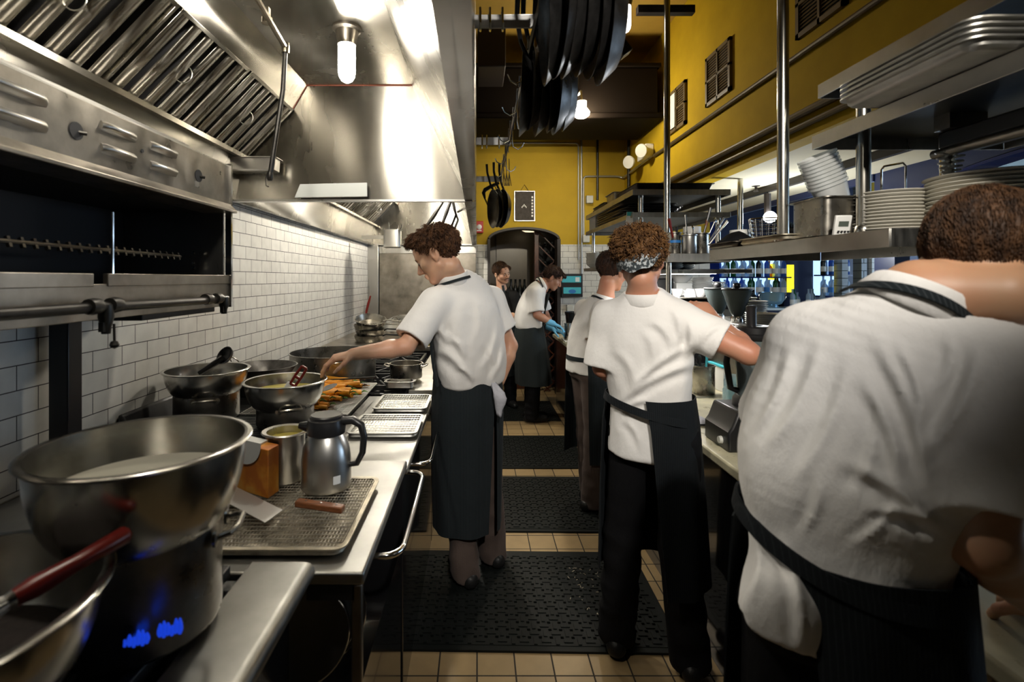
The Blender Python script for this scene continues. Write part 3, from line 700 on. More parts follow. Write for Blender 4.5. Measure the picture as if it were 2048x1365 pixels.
# stacked saute pans at far end
for i, (z, dx_, lab) in enumerate(((.98, 0, 'bottom'), (1.035, .012, 'second'), (1.085, -.004, 'third'), (1.14, .01, 'topmost'))):
    c = V(-1.07+dx_, 4.95, z); t = thing('saute_pan', '', 'pan', tuple(c), 'saute pans stacked by the corner')
    t['label'] = lab+' steel saute pan of the stack by the corner of the tiled wall'
    tilt = V(.10, -.30, 1) if i == 3 else V(0, -.03, 1); tilt /= np.linalg.norm(tilt)
    build(MB().lathe([(0, 0), (.13, 0), (.15, .06), (.155, .062), (.146, .062), (.127, .006), (0, .006)], c, 36, tilt), 'body', 'steel_pot', t, smooth=50)
    u = V(.93, -.28, .05 if i < 3 else -.02); s = .146
    build(MB().tube([c+u*s+tilt*.045, c+u*(s+.04)+tilt*.06, c+u*(s+.2)+tilt*.05], [.008, .007, .009], 8), 'handle', 'iron_black' if i < 2 else 'steel_pot', t)
t = thing('saucepan_lid', 'domed steel lid leaning behind the stack of saute pans', 'lid', W(800, 648, 5.2))
build(MB().lathe([(.17, 0), (.165, .008), (.1, .03), (0, .04)], np.array(W(800, 648, 5.3)), 32, (-.1, -.5, .9)), 'dome', 'steel', t, smooth=60)
build(MB().tube(arc(np.array(W(790, 640, 5.2)), .03, 0, 180, (1, 0, 0), (0, -.5, .9), 7), .005, 6), 'handle', 'steel_pot', t)
tag(build(MB().tube([W(741, 592, 6.3), W(737, 606, 6.3), W(733, 622, 6.3), W(731, 637, 6.3)], [.010, .016, .016, .010], 8), 'red_tongs', 'red_plastic', smooth=60), 'red rubber tool handle standing in the corner by the steel panel', 'tool')
tag(build(MB().box(-.53, -.43, 4.7, 4.76, .98, 1.02).box(-.53, -.43, 4.66, 4.74, .98, 1.16), 'yellow_tub', mat('yellow_plastic', (.62, .48, .04), .5), bevel=.004), 'yellow plastic tub behind the cook reaching over the bowls', 'tub')

# ------------------------------------------------------------------ wire racks and trays
def wire_rack(name, label, x0, x1, y0, y1, z, nx, ny, r=.0014, m='wire', grp=None):
    mb = MB()
    for k in range(nx): x = x0+(x1-x0)*k/(nx-1); mb.tube([(x, y0, z), (x, y1, z)], r if 0 < k < nx-1 else r*1.7, 6)
    for k in range(ny): y = y0+(y1-y0)*k/(ny-1); mb.tube([(x0, y, z+r*1.6), (x1, y, z+r*1.6)], r if 0 < k < ny-1 else r*1.7, 6)
    return tag(build(mb, name, m), label, 'rack', grp)
def sheet_pan(label, x0, x1, y0, y1, z, m='alu_tray', h=.025, grp='sheet pans on the cook line'):
    return tag(build(pan_mesh(((x0+x1)/2, (y0+y1)/2, z), x1-x0, y1-y0, h, .03, .011, .0015, .965), 'sheet_pan', m, smooth=40), label, 'tray', grp)
sheet_pan('greasy sheet pan under the jug and the turner on the steel worktop', -.86, -.318, 1.20, 1.645, .923, 'tray_dirty')
wire_rack('wire_rack', 'greasy wire rack lying in the sheet pan under the jug', -.845, -.335, 1.215, 1.63, .945, 58, 22, .0011, 'wire_dirty', 'wire racks')
sheet_pan('small sheet pan with an empty wire rack, nearest the steel jug handle', -.585, -.268, 2.21, 2.53, .889)
wire_rack('wire_rack', 'stained wire rack in the small sheet pan beside the jug handle', -.572, -.281, 2.225, 2.515, .911, 22, 9, .0015, 'wire', 'wire racks')
sheet_pan('small sheet pan with an empty wire rack, next to the cook apron', -.56, -.268, 2.63, 2.96, .889)
wire_rack('wire_rack', 'clean wire rack in the small sheet pan next to the cook apron', -.548, -.281, 2.645, 2.945, .911, 20, 8, .0015, 'wire', 'wire racks')
hotel_pan('steel_pan', 'narrow rectangular steel pan behind the sheet pan next to the cook', (-.48, 3.10, .921), .19, .10, .045, cat='pan')
wire_rack('wire_rack', 'large wire rack over the charbroiler under the carrots', -1.10, -.60, 2.30, 2.98, .972, 16, 40, .0017, 'wire', 'wire racks')
# carrots
def carrot(n):
    L = [.20, .17, .22][n]; t = thing('carrot', 'roasted orange carrot lying on the wire rack over the grill', 'carrot', (0, 0, 0), 'roasted carrots on the rack')
    pts = [(x*L-L/2, .010*math.sin(x*3+n)*(.5+n*.4), .0) for x in np.linspace(0, 1, 9)]
    rs = [.0125, .0145, .014, .0125, .0105, .0085, .0065, .004, .001]
    build(MB().tube(pts, rs, 9), 'root', 'carrot', t, smooth=60)
    lf = MB()
    for k in range(4): lf.tube([(-L/2, 0, 0), (-L/2-.012, (k-1.5)*.006, .006+.003*(k % 2)), (-L/2-.02-.006*k, (k-1.5)*.011, .004)], [.003, .0025, .001], 5)
    build(lf, 'stem', 'leafy' if n != 1 else 'carrot_char', t)
    return t
proto = [carrot(n) for n in range(3)]; used = set()
for k in range(46):
    n = k % 3; row = k % 23; lay = k//23
    y = 2.36+row*.026+RNG.uniform(-.008, .008); x = -.80+RNG.uniform(-.07, .05)+(.03 if row > 8 else -.03)
    if lay == 1: x += RNG.uniform(-.12, .02)
    o = proto[n] if n not in used else copy_tree(proto[n]); used.add(n)
    o.location = (x, y, .990+lay*.022); o.rotation_euler = (0, RNG.uniform(-.03, .03), PI+RNG.uniform(-.3, .3) if k % 5 else RNG.uniform(-.25, .25))
tag(build(MB().tube([W(752, 755, 2.7), W(700, 758, 2.8), W(640, 762, 2.9)], [.006, .005, .004], 8), 'grill_skewer', 'iron_black'), 'long black skewer lying behind the carrots', 'skewer')
t = thing('grill_spoon', 'black slotted spoon lying on the carrots beside the custard bowl', 'spoon', W(650, 785, 2.42))
a, b = np.array(W(625, 796, 2.36)), np.array(W(668, 776, 2.48))+V(0, 0, .012)
build(MB().lathe([(0, 0), (.02, .002), (.024, .006), (.02, .006), (0, .004)], a+(b-a)*.75, 16, (0, -.2, 1), sx=2.2, up=b-a), 'bowl', 'black_plastic', t, smooth=60)
build(MB().tube([a-(b-a)*.5, a+(b-a)*.4], .006, 8), 'handle', 'black_plastic', t)

# ------------------------------------------------------------------ things on the greasy rack
tx, ty = -.473, 1.565; tz = .949
t = thing('vacuum_jug', 'brushed steel vacuum jug with black lid and handle on the greasy rack', 'jug', (tx, ty, tz))
c = (tx, ty, tz)
build(MB().lathe([(0, 0), (.072, 0), (.076, .006), (.076, .02), (.075, .09), (.070, .125), (.058, .155), (.050, .170), (0, .170)], c, 48), 'body', 'steel', t, smooth=60)
build(MB().lathe([(.052, .165), (.058, .168), (.060, .19), (.056, .205), (.055, .212), (.050, .215), (.050, .222), (.046, .226), (0, .223)], c, 40), 'lid', 'black_plastic', t, smooth=40)
build(MB().tube([V(*c)+V(-.045, 0, .185), V(*c)+V(-.085, 0, .190)], [.02, .010], 10), 'spout', 'black_plastic', t)
build(MB().tube([V(*c)+V(*p) for p in ((.045, -.005, .205), (.085, -.01, .210), (.112, -.012, .195), (.120, -.012, .16), (.116, -.012, .11), (.098, -.008, .075), (.072, -.004, .07))], [.013, .013, .012, .011, .010, .009, .008], 10), 'handle', 'black_plastic', t, smooth=60)
lb = MB(); rg = [[(tx+.0772*math.cos(a), ty+.0772*math.sin(a), tz+z) for a in np.linspace(-1.02, -.72, 5)] for z in (.030, .055)]
lb.add([p for r in rg for p in r], [(i, i+1, 5+i+1, 5+i) for i in range(4)]); build(lb, 'label', 'white_plastic', t)
mx_, my_ = -.622, 1.62
t = thing('bain_marie_cup', 'tall steel cup of melted butter between orange box and jug', 'cup', (mx_, my_, .949))
build(MB().lathe([(0, 0), (.052, 0), (.056, .004), (.060, .12), (.061, .15), (.072, .154), (.074, .157), (.071, .160), (.058, .157), (.057, .12), (.052, .008), (0, .006)], (mx_, my_, .949), 44), 'body', 'steel', t, smooth=50)
tag(build(MB().lathe([(0, .1), (.057, .1), (.0575, .135), (0, .136)], (mx_, my_, .949), 32), 'melted_butter', 'butter', smooth=30), 'melted yellow butter in the tall steel cup', 'butter')
# orange box
m, nt, b = nodes('box_orange'); b.inputs['Roughness'].default_value = .55
n = noise_tex(nt, 13, 3); r = ramp(nt, n.outputs['Fac'], [(.40, (.50, .14, .012)), (.52, (.66, .24, .02)), (.62, (.70, .32, .05))]); nt.links.new(r.outputs['Color'], b.inputs['Base Color'])
p0 = V(*W(536, 1004, 1.475)); p1 = V(*W(555, 991, 1.53)); p1[2] = p0[2]; e1 = p1-p0; e1[2] = 0; L1 = np.linalg.norm(e1); e1 /= L1; e2 = V(-e1[1], e1[0], 0)*1.0
if e2[0] > 0: e2 = -e2
bz = .949; hb = .155; wb = .19
t = thing('food_box', 'orange cardboard box torn open at the top, beside the steel cup', 'box', (p0[0], p0[1], bz))
e2 = V(-.88, .47, 0); e2 /= np.linalg.norm(e2); e1 = V(.20, .98, 0); L1 = .055
q = [p0[:2], p0[:2]+e1[:2]*L1, p0[:2]+e1[:2]*L1+e2[:2]*wb, p0[:2]+e2[:2]*wb]
build(MB().prism([tuple(x) for x in q], 'z', bz, bz+hb-.012), 'carton', 'box_orange', t, bevel=.002)
fm = MB()
nf = -e1*.0015; base = V(p0[0], p0[1], 0)
out = [(0.035, hb-.012), (.03, hb+.0)]
flap = [(.030, hb-.004)]+[(.030+.075*(1-math.cos(a)), hb-.004-.065*math.sin(a)) for a in np.linspace(.15, PI/2, 8)]+[(wb, hb-.075), (wb, hb+.004), (.030, hb+.004)]
vs = [base+e2*u+nf+V(0, 0, bz+z) for u, z in flap]+[base+e2*u+nf*2.2+V(0, 0, bz+z) for u, z in flap]
nn_ = len(flap); fm.add(vs, [tuple(range(nn_)), tuple(range(nn_, 2*nn_))[::-1]]+[(i, (i+1) % nn_, nn_+(i+1) % nn_, nn_+i) for i in range(nn_)])
build(fm, 'torn_flap', 'paper_white', t)
build(MB().prism([tuple(p0[:2]+e2[:2]*.05), tuple(p0[:2]+e1[:2]*L1+e2[:2]*.05), tuple(p0[:2]+e1[:2]*L1+e2[:2]*wb), tuple(p0[:2]+e2[:2]*wb)], 'z', bz+hb-.012, bz+hb-.006), 'paper_liner', 'paper_white', t)
# turner
t = thing('turner', 'offset steel turner with a riveted wooden handle on the greasy rack', 'turner', W(600, 1020, 1.42))
A = [V(*W(443, 985, 1.48)), V(*W(557, 1044, 1.36)), V(*W(583, 1016, 1.40)), V(*W(450, 968, 1.53))]
for p in A: p[2] = .957
A[0][2] = A[3][2] = .957
A = [V(-.765, 1.47, .954), V(-.560, 1.318, .954), V(-.535, 1.385, .954), V(-.740, 1.54, .954)]
bl = MB(); up = V(0, 0, .0022); bl.add([p for p in A]+[p+up for p in A], [(0, 3, 2, 1), (4, 5, 6, 7), (0, 1, 5, 4), (1, 2, 6, 5), (2, 3, 7, 6), (3, 0, 4, 7)])
B = [A[1], A[2], V(-.512, 1.40, .975), V(-.514, 1.385, .975)]
bl.add([p for p in B]+[p+V(.001, -.001, .0022) for p in B], [(0, 3, 2, 1), (4, 5, 6, 7), (0, 1, 5, 4), (1, 2, 6, 5), (2, 3, 7, 6), (3, 0, 4, 7)])
build(bl, 'blade', mat('blade_steel', (.72, .71, .68), .5, .9), t)
h0, h1 = V(-.505, 1.395, .974), V(-.368, 1.372, .966); hd = h1-h0; hd /= np.linalg.norm(hd); hs = np.cross(hd, (0, 0, 1))
hb_ = build(MB().obox((h0+h1)/2, hd, hs, np.cross(hs, hd), np.linalg.norm(h1-h0)/2, .0125, .009), 'handle', 'wood_handle', t, bevel=.004, segs=3)
rv = MB()
for f in (.2, .52, .85): rv.lathe([(.0032, 0), (.0032, .0098), (0, .0102)], h0+(h1-h0)*f, 10, np.cross(hs, hd))
build(rv, 'rivets', 'chrome', hb_)
# utensil pan hung under the far hood
c = W(785, 496, 5.6)
hotel_pan('utensil_pan', 'small steel pan of utensils hung at the corner of the far hood', (c[0], c[1], c[2]), .21, .17, .20, 'steel', 'pan', .03)
t = thing('utensil_bracket', 'steel bracket holding the small utensil pan at the hood corner', 'bracket', W(762, 480, 5.7))
build(MB().box(-1.30, c[0]-.08, 5.6, 5.64, c[2]+.10, c[2]+.14), 'arm', 'steel', t)
for i, (dx_, dz) in enumerate(((-.02, .08), (.05, .06), (.03, .05))):
    tag(build(MB().tube([V(*c)+V(dx_, 0, .06), V(*c)+V(dx_*2.2, -.02, .2+dz)], [.004, .007], 6), 'utensil', 'chrome'), ['left', 'tallest', 'right'][i]+' steel utensil handle in the small pan under the far hood', 'utensil', 'utensils in the hood pan')
ORD = ['lowest', 'second', 'third', 'fourth', 'fifth', 'sixth', 'seventh', 'eighth', 'ninth', 'tenth', 'eleventh', 'twelfth', 'thirteenth', 'fourteenth', 'fifteenth', 'sixteenth', 'seventeenth', 'eighteenth']
def nth(i, first='first'): return first if i == 0 else ORD[i]
# ------------------------------------------------------------------ prep counter on the right
t = thing('prep_counter', 'long prep counter with pale stone top running down the right side', 'counter', (1.3, 3.2, 0))
build(MB().box(.945, 1.75, .35, 6.3, .86, .90), 'worktop', 'stone', t, bevel=.008)
build(MB().box(.985, 1.74, .35, 6.28, 0, .858), 'cabinet', 'black_gloss', t, bevel=.004)
build(MB().box(.975, .985, 1.0, 1.02, .40, .86).box(.965, .985, 2.3, 2.9, .70, .715), 'edge_strip', 'steel_dirty', t)
t = thing('pass_ledge', 'raised steel pass ledge carrying coffee hoppers and plates behind the prep counter', 'ledge', (1.65, 2.8, .9))
build(MB().box(1.44, 1.95, 2.2, 3.35, 1.325, 1.345), 'top', 'steel_shelf', t, bevel=.003)
build(MB().box(1.52, 1.56, 2.25, 3.3, .902, 1.325), 'panel', 'steel_dirty', t)
# ------------------------------------------------------------------ pass shelves
def shelf(label, x0, x1, y0, y1, z, lip=.05, posts=(), mt='steel_shelf', name='overshelf'):
    t = thing(name, label, 'shelf', ((x0+x1)/2, (y0+y1)/2, z))
    build(MB().box(x0, x1, y0, y1, z-.006, z), 'plate', 'steel_dark', t)
    for k, (a, b, c, d) in enumerate(((x0-.004, x0, y0-.004, y1+.004), (x1, x1+.004, y0, y1), (x0, x1, y0-.004, y0), (x0, x1, y1, y1+.004))):
        build(MB().box(a, b, c, d, z-lip, z+.001), 'lip', mt, t, bevel=.0012)
    for (px_, py_, za, zb, r) in posts:
        o = build(MB().tube([(px_, py_, za), (px_, py_, zb)], r, 16), 'post', 'chrome_post', t)
        build(MB().lathe([(r+.004, 0), (r+.006, .01), (r+.004, .03), (r+.001, .034)], (px_, py_, za if zb > z+.1 and za < z-.1 else za), 16), 'collar', 'chrome_post', o)
    return t
mat('chrome_post', (.66, .64, .58), .2, 1, .06, 4)
shelf('near pass shelf with plates and a steel pan, at head height on the right', 1.10, 1.62, 1.335, 2.36, 1.733, .05)
build(MB().box(1.104, 1.112, 1.335, 2.36, 1.70, 1.704), 'shelf_hem', 'steel_shelf', None) if False else None
shelf('far pass shelf with steel utensil cups, beyond the front pole', 1.045, 1.385, 2.74, 3.5, 1.735, .046, ((1.07, 2.80, 1.35, 1.687, .015),))
shelf('upper shelf at the top right, above the stacked sheet pans', 1.15, 1.95, .35, 1.68, 2.25, .045)
shelf('second shelf at the top right, carrying the stacked sheet pans', 1.15, 1.80, .35, 1.71, 2.085, .045, ((1.235, 1.60, 1.735, 2.25, .020), (1.56, 1.66, 1.735, 2.25, .020)))
shelf('top shelf of the far shelving unit, with dark trays on it', 1.12, 1.82, 3.6, 5.15, 2.24, .04, ((1.20, 3.68, 1.74, 2.24, .019), (1.77, 3.68, 1.74, 2.24, .019), (1.17, 5.05, 1.70, 2.24, .017)))
shelf('second shelf of the far shelving unit, with a heap of trays', 1.12, 1.82, 3.6, 5.15, 2.075, .035)
shelf('low shelf with bowl stacks by the far end of the prep counter', 1.10, 1.5, 4.30, 5.15, 1.70, .03)
shelf('narrow glossy shelf with plate stacks, under the far pass shelf', 1.07, 1.62, 2.95, 3.6, 1.652, .02, mt='steel')
for lab, px, d, zt, r in (('front floor-to-ceiling chrome pole rising from the near pass shelf', 1566, 1.83, 4.25, .0195), ('thinner chrome pole rising from the far pass shelf to a bracket', 1334, 2.95, 4.25, .018)):
    x = (px-CX)*d/F; tag(build(MB().tube([(x, d, 1.735), (x, d, zt)], r, 20).lathe([(r+.012, 1.735), (r+.012, 1.742), (r+.002, 1.75), (r, 1.75)], (x, d, 0), 20), 'support_pole', 'chrome_post'), lab, 'pole', 'chrome support poles')
tag(build(MB().tube([(2.27, 4.32, 1.75), (2.27, 4.32, 2.458)], .022, 18), 'support_pole', 'chrome_post'), 'short chrome pole hanging from the low cream ceiling', 'pole', 'chrome support poles')
tag(build(MB().box(.96, 1.30, 2.985, 3.03, 3.19, 3.235), 'ceiling_bracket', 'trim_dark'), 'dark cross bracket near the top of the thinner chrome pole', 'bracket')
# trays at the top right
def tray_stack(n, x0, x1, y0, y1, z, dz, labf, grp, m='alu_tray', tilt=None, skew=0):
    o = None
    for i in range(n):
        s = RNG.uniform(-skew, skew) if skew else 0
        if o is None:
            o = build(pan_mesh(((x0+x1)/2, (y0+y1)/2, z), x1-x0, y1-y0, .024, .035, .012, .0015, .95), 'sheet_pan', m, smooth=40); c = o; base = o.location.copy()
        else: c = copy_tree(o)
        c.location = (base.x+s, base.y+s*.6, z+i*dz)
        if tilt: c.rotation_euler = (tilt[0], tilt[1], tilt[2]+(s*4))
        tag(c, labf(i), 'tray', grp)
tray_stack(4, 1.035, 1.70, 1.045, 1.455, 2.088, .0135, lambda i: nth(i, 'lowest')+' sheet pan from the bottom of the stack on the top right shelf', 'sheet pans stacked at the top right', 'alu_tray')
tray_stack(2, 1.155, 1.52, 4.55, 5.05, 2.242, .022, lambda i: ('lower', 'upper')[i]+' dark sheet pan at the far end of the top shelf', 'dark trays on the far shelving', 'tray_dark', (0, .05, 0), .01) if mat('tray_dark', (.10, .085, .07), .35, .9, .5, 14) else None
hotel_pan('deep_tray', 'dark deep roasting tray near the front of the far shelving top shelf', (1.48, 3.98, 2.243), .60, .50, .07, 'tray_dark', 'tray')
hotel_pan('deep_tray', 'tilted dark roasting tray behind the other on the top shelf', (1.34, 4.42, 2.243), .36, .30, .10, 'tray_dirty', 'tray')
tray_stack(6, 1.135, 1.60, 3.95, 4.75, 2.077, .019, lambda i: nth(i, 'lowest')+' tray from the bottom of the heap on the second far shelf', 'trays heaped on the second far shelf', 'tray_dark', (0, 0, .05), .018)
tag(build(MB().box(1.13, 1.20, 4.80, 5.05, 2.077, 2.20), 'paper_carton', 'paper_white', bevel=.003), 'white carton at the far end of the second far shelf', 'box')
t = thing('hanging_note', 'white paper note taped to the edge of the far shelving', 'paper', W(1258, 450, 3.72))
pp = [W(1253, 424, 3.70), W(1266, 424, 3.64), W(1263, 470, 3.60), W(1249, 474, 3.66)]
mbp = MB(); q = V(.004, -.003, 0); mbp.add([V(*p) for p in pp]+[V(*p)+q for p in pp], [(0, 1, 2, 3), (7, 6, 5, 4), (0, 4, 5, 1), (1, 5, 6, 2), (2, 6, 7, 3), (3, 7, 4, 0)])
build(mbp, 'sheet', 'paper_white', t)
build(MB().box(*(lambda p: (p[0]-.022, p[0]+.014, p[1]-.004, p[1]-.001, p[2]-.014, p[2]+.014))(W(1260, 428, 3.645))), 'tape', mat('teal_tape', (.05, .42, .40), .6), t)
t = thing('vented_board', 'white slotted plastic board standing behind the curly haired cook', 'board', W(1303, 480, 3.45))
c = W(1303, 480, 3.45); build(MB().box(c[0]-.07, c[0]+.07, c[1]-.006, c[1]+.006, 1.738, c[2]+.08), 'panel', 'paper_white', t, bevel=.003)
sl_ = MB()
for r_ in range(2):
    for k in range(4): sl_.obox(V(c[0]-.045+k*.03, c[1]-.007, c[2]+.045-.10*r_), (.6, 0, .8), (0, 1, 0), (-.8, 0, .6), .018, .0015, .004)
build(sl_, 'slots', 'cavity', t)
# plates
def plate_mesh(r): return MB().lathe([(0, 0), (r*.58, 0), (r*.60, .003), (r*.70, .006), (r*.97, .017), (r, .020), (r*.985, .022), (r*.72, .010), (r*.60, .006), (0, .006)], (0, 0, 0), 48)
def plate_stack(n, x, y, z, r, dz, where, grp, m='ceramic', name='plate', mesh=None, jitter=.003):
    o = build(mesh or plate_mesh(r), name, m, smooth=50, loc=(0, 0, 0))
    for i in range(n):
        c = o if i == 0 else copy_tree(o)
        c.location = (x+RNG.uniform(-jitter, jitter), y+RNG.uniform(-jitter, jitter), z+i*dz)
        tag(c, f'{nth(i,"lowest")} {name} from the bottom of the {where}', name, grp)
plate_stack(12, 1.325, 1.60, 1.734, .104, .0105, 'tall plate stack beside the digital timer', 'plates on the near pass shelf, smaller stack')
plate_stack(13, 1.46, 1.43, 1.734, .140, .0115, 'larger plate stack behind the near cook head', 'plates on the near pass shelf, larger stack')
plate_stack(9, 1.62, 2.95, 1.346, .082, .0125, 'white plate stack beside the coffee hoppers', 'plates on the pass ledge', 'ceramic_white')
plate_stack(6, 1.50, 2.62, 1.346, .09, .010, 'plate pile under the coffee hoppers', 'plates under the hoppers', 'ceramic_white')
bowl_m = lambda r: MB().lathe([(0, 0), (r*.45, 0), (r*.5, .004), (r*.85, .03), (r, .05), (r*.97, .051), (r*.8, .03), (r*.45, .008), (0, .007)], (0, 0, 0), 36)
for i, (x, y) in enumerate(((1.17, 5.0), (1.24, 4.75), (1.34, 4.5))):
    plate_stack(7, x, y, 1.701, .085, .017, ('leftmost', 'middle', 'rightmost')[i]+' bowl stack on the low far shelf', 'bowls on the low far shelf', 'ceramic', 'bowl', bowl_m(.085), .002)
for i, (x, y) in enumerate(((1.22, 3.2), (1.36, 3.35))):
    plate_stack(4, x, y, 1.654, .09, .012, ('left', 'right')[i]+' plate stack on the narrow glossy shelf', 'plates on the narrow shelf', 'ceramic')
t = thing('shelf_light', 'slim glowing light strip under the narrow glossy shelf', 'lamp', (1.35, 3.2, 1.632))
build(MB().box(1.22, 1.48, 3.06, 3.40, 1.628, 1.6455), 'housing', 'steel', t)
build(MB().box(1.23, 1.47, 3.08, 3.38, 1.6265, 1.6285), 'diffuser', mat('strip_glow', (1, 1, 1), .4, emis=(1, .97, .92), estr=22), t)
# espresso machine with crockery on top
t = thing('espresso_machine', 'dark espresso machine carrying cups and plates, behind the raised arm', 'coffee machine', (1.62, 3.75, .90))
build(MB().prism([(1.30, .90), (1.30, 1.42), (1.34, 1.455), (1.95, 1.455), (1.95, .90)], 'y', 3.55, 4.05), 'body', 'black_gloss', t, bevel=.01)
build(MB().box(1.33, 1.96, 3.50, 4.08, 1.456, 1.466), 'cup_tray', 'steel_dirty', t, bevel=.003)
build(MB().box(1.40, 1.85, 3.535, 3.55, 1.15, 1.38), 'front_panel', 'steel', t, bevel=.004)
tag(build(MB().box(1.335, 1.47, 3.74, 3.90, 1.467, 1.60), 'black_canister', 'black_plastic', bevel=.01), 'black box on the left end of the espresso machine', 'box')
tag(build(MB().box(1.48, 1.60, 3.72, 3.86, 1.467, 1.565), 'napkin_box', 'ceramic_white', bevel=.006), 'white box between plate stacks on the espresso machine', 'box')
plate_stack(5, 1.40, 3.82, 1.601, .085, .018, 'bowl stack on the black espresso box', 'bowls on the espresso machine', 'ceramic_white', 'bowl', bowl_m(.085), .002)
plate_stack(6, 1.54, 3.79, 1.566, .085, .018, 'bowl stack on the white espresso box', 'bowls on the white box', 'ceramic_white', 'bowl', bowl_m(.085), .002)
plate_stack(11, 1.71, 3.80, 1.467, .075, .012, 'tall saucer stack on the espresso machine', 'saucers on the espresso machine', 'ceramic_white', 'saucer', plate_mesh(.075), .006)
plate_stack(8, 1.83, 3.85, 1.467, .065, .012, 'short saucer stack on the espresso machine', 'saucers by the machine end', 'ceramic_white', 'saucer', plate_mesh(.065), .006)
def cup_m(): return MB().lathe([(0, 0), (.022, 0), (.03, .012), (.038, .045), (.0395, .058), (.037, .058), (.033, .03), (.02, .006), (0, .005)], (0, 0, 0), 28)
cupo = None
for i, (x, y) in enumerate(((1.41, 3.56), (1.50, 3.55), (1.58, 3.57), (1.655, 3.55), (1.73, 3.57))):
    if cupo is None:
        cupo = thing('coffee_cup', '', 'cup', (0, 0, 0)); build(cup_m(), 'body', 'ceramic_white', cupo, smooth=50); build(MB().tube(arc((.046, 0, .03), .016, -80, 80, (1, 0, 0), (0, 0, 1), 7), .004, 6), 'handle', 'ceramic_white', cupo); c = cupo
    else: c = copy_tree(cupo)
    c.location = (x, y-.02, 1.467+(.058 if i % 2 else 0)); c.rotation_euler = (PI if i % 2 else 0, 0, i)
    tag(c, ['leftmost', 'second', 'third', 'fourth', 'rightmost'][i]+' white cup in the row along the espresso machine front', 'cup', 'cups on the espresso machine')
# coffee hoppers
for i, (x, y, fillh) in enumerate(((1.515, 2.92, .95), (1.50, 3.12, .55))):
    z0 = 1.346; t = thing('coffee_hopper', ('front', 'rear')[i]+(' coffee hopper nearly full of dark beans on the pass ledge', ' half empty coffee hopper with a black lid on the pass ledge')[i], 'hopper', (x, y, z0), 'coffee hoppers')
    build(MB().lathe([(0, 0), (.036, 0), (.036, .02), (.03, .034), (0, .034)], (x, y, z0), 32), 'collar', 'chrome', t)
    build(MB().lathe([(.026, .034), (.036, .05), (.076, .165), (.079, .185), (.077, .185), (.074, .166), (.034, .052), (.022, .036)], (x, y, z0), 44), 'cone', 'smoke_glass', t, smooth=50)
    h1 = .036+.125*fillh; build(MB().lathe([(.02, .036), (.031, .052), (.031+.041*fillh, h1), (0, h1+.004)], (x, y, z0), 32), 'beans', 'char', t)
    l = build(MB().lathe([(0, .1855), (.082, .1855), (.083, .192), (.08, .195), (0, .196)], (x, y, z0), 40), 'lid', 'black_plastic', t)
    build(MB().lathe([(.01, .195), (.02, .202), (.022, .215), (.016, .226), (0, .228)], (x, y, z0), 20), 'knob', 'black_plastic', l, smooth=60)
# items on the near pass shelf
hotel_pan('steel_pan', 'deep rectangular steel pan holding tilted plastic tubs on the near pass shelf', (1.20, 1.72, 1.734), .155, .20, .135, 'steel_pot', 'pan', .025, .010)
ax_ = V(-.40, -.05, .91); ax_ /= np.linalg.norm(ax_)
dc = build(MB().lathe([(0, 0), (.040, 0), (.042, .004), (.054, .088), (.059, .090), (.0595, .098), (.057, .098), (.052, .092), (.040, .006), (0, .004)], (0, 0, 0), 32), 'plastic_tub', 'clear_plastic', smooth=50, loc=(0, 0, 0))
for k in range(9):
    c = dc if k == 0 else copy_tree(dc)
    c.location = V(1.225, 1.70, 1.845)+ax_*k*.0125-V(0, 0, .012); c.rotation_euler = Vector(ax_).to_track_quat('Z', 'Y').to_euler()
    tag(c, f'{nth(k,"lowest")} clear plastic tub from the bottom of the tilted nested stack', 'tub', 'nested clear tubs in the steel pan')
t = thing('kitchen_timer', 'small white digital timer leaning in front of the steel pan', 'timer', (1.145, 1.575, 1.734))
c = V(*W(1684, 455, 1.56)); c[2] = 1.734+.031
build(MB().obox(c, (1, -.1, 0), (.1, .97, .22), (0, -.22, .97), .0235, .006, .032), 'case', 'white_plastic', t, bevel=.003)
build(MB().obox(c+V(0, -.0068, .004), (1, -.1, 0), (.1, .97, .22), (0, -.22, .97), .0145, .0008, .0085), 'screen', mat('lcd', (.09, .11, .09), .3), t)
bb = MB()
for k in range(4): bb.obox(c+V(-.015+k*.010, -.0062, -.019), (1, -.1, 0), (.1, .97, .22), (0, -.22, .97), .003, .0012, .002)
bb.obox(c+V(0, -.0066, .022), (1, -.1, 0), (.1, .97, .22), (0, -.22, .97), .003, .0008, .003)
build(bb, 'buttons', 'black_plastic', t)
def tub(label, x, y, z, r, h, m='white_plastic', name='plastic_bucket'):
    return tag(build(MB().lathe([(0, 0), (r*.82, 0), (r*.84, .003), (r*.96, h*.8), (r*1.04, h*.8), (r*1.04, h*.86), (r, h*.86), (r*1.02, h), (r*.95, h), (r*.8, .005), (0, .005)], (x, y, z), 36), name, m, smooth=40), label, 'tub')
tub('small white tub of dark herbs between the front pole and the steel pan', 1.215, 1.95, 1.734, .042, .058)
hb = MB()
for k in range(40):
    a = RNG.uniform(0, 2*PI); r_ = RNG.uniform(0, .038); p = V(1.215+r_*math.cos(a), 1.95+r_*math.sin(a), 1.775); q = p+V(RNG.uniform(-.02, .02), RNG.uniform(-.02, .02), RNG.uniform(.02, .05)); hb.tube([p, (p+q)/2+V(.006, 0, 0), q], [.002, .004, .001], 4)
o = tag(build(hb, 'herbs', mat('herb', (.01, .03, .03), .3)), 'dark herb sprigs filling the small white tub', 'herbs', None, 'stuff')
tub('taller white tub beside the wire basket on the near pass shelf', 1.20, 2.28, 1.734, .045, .085)
t = thing('wire_basket', 'round chrome wire basket beside the front pole on the near pass shelf', 'basket', (1.24, 2.16, 1.76))
wb_ = MB()
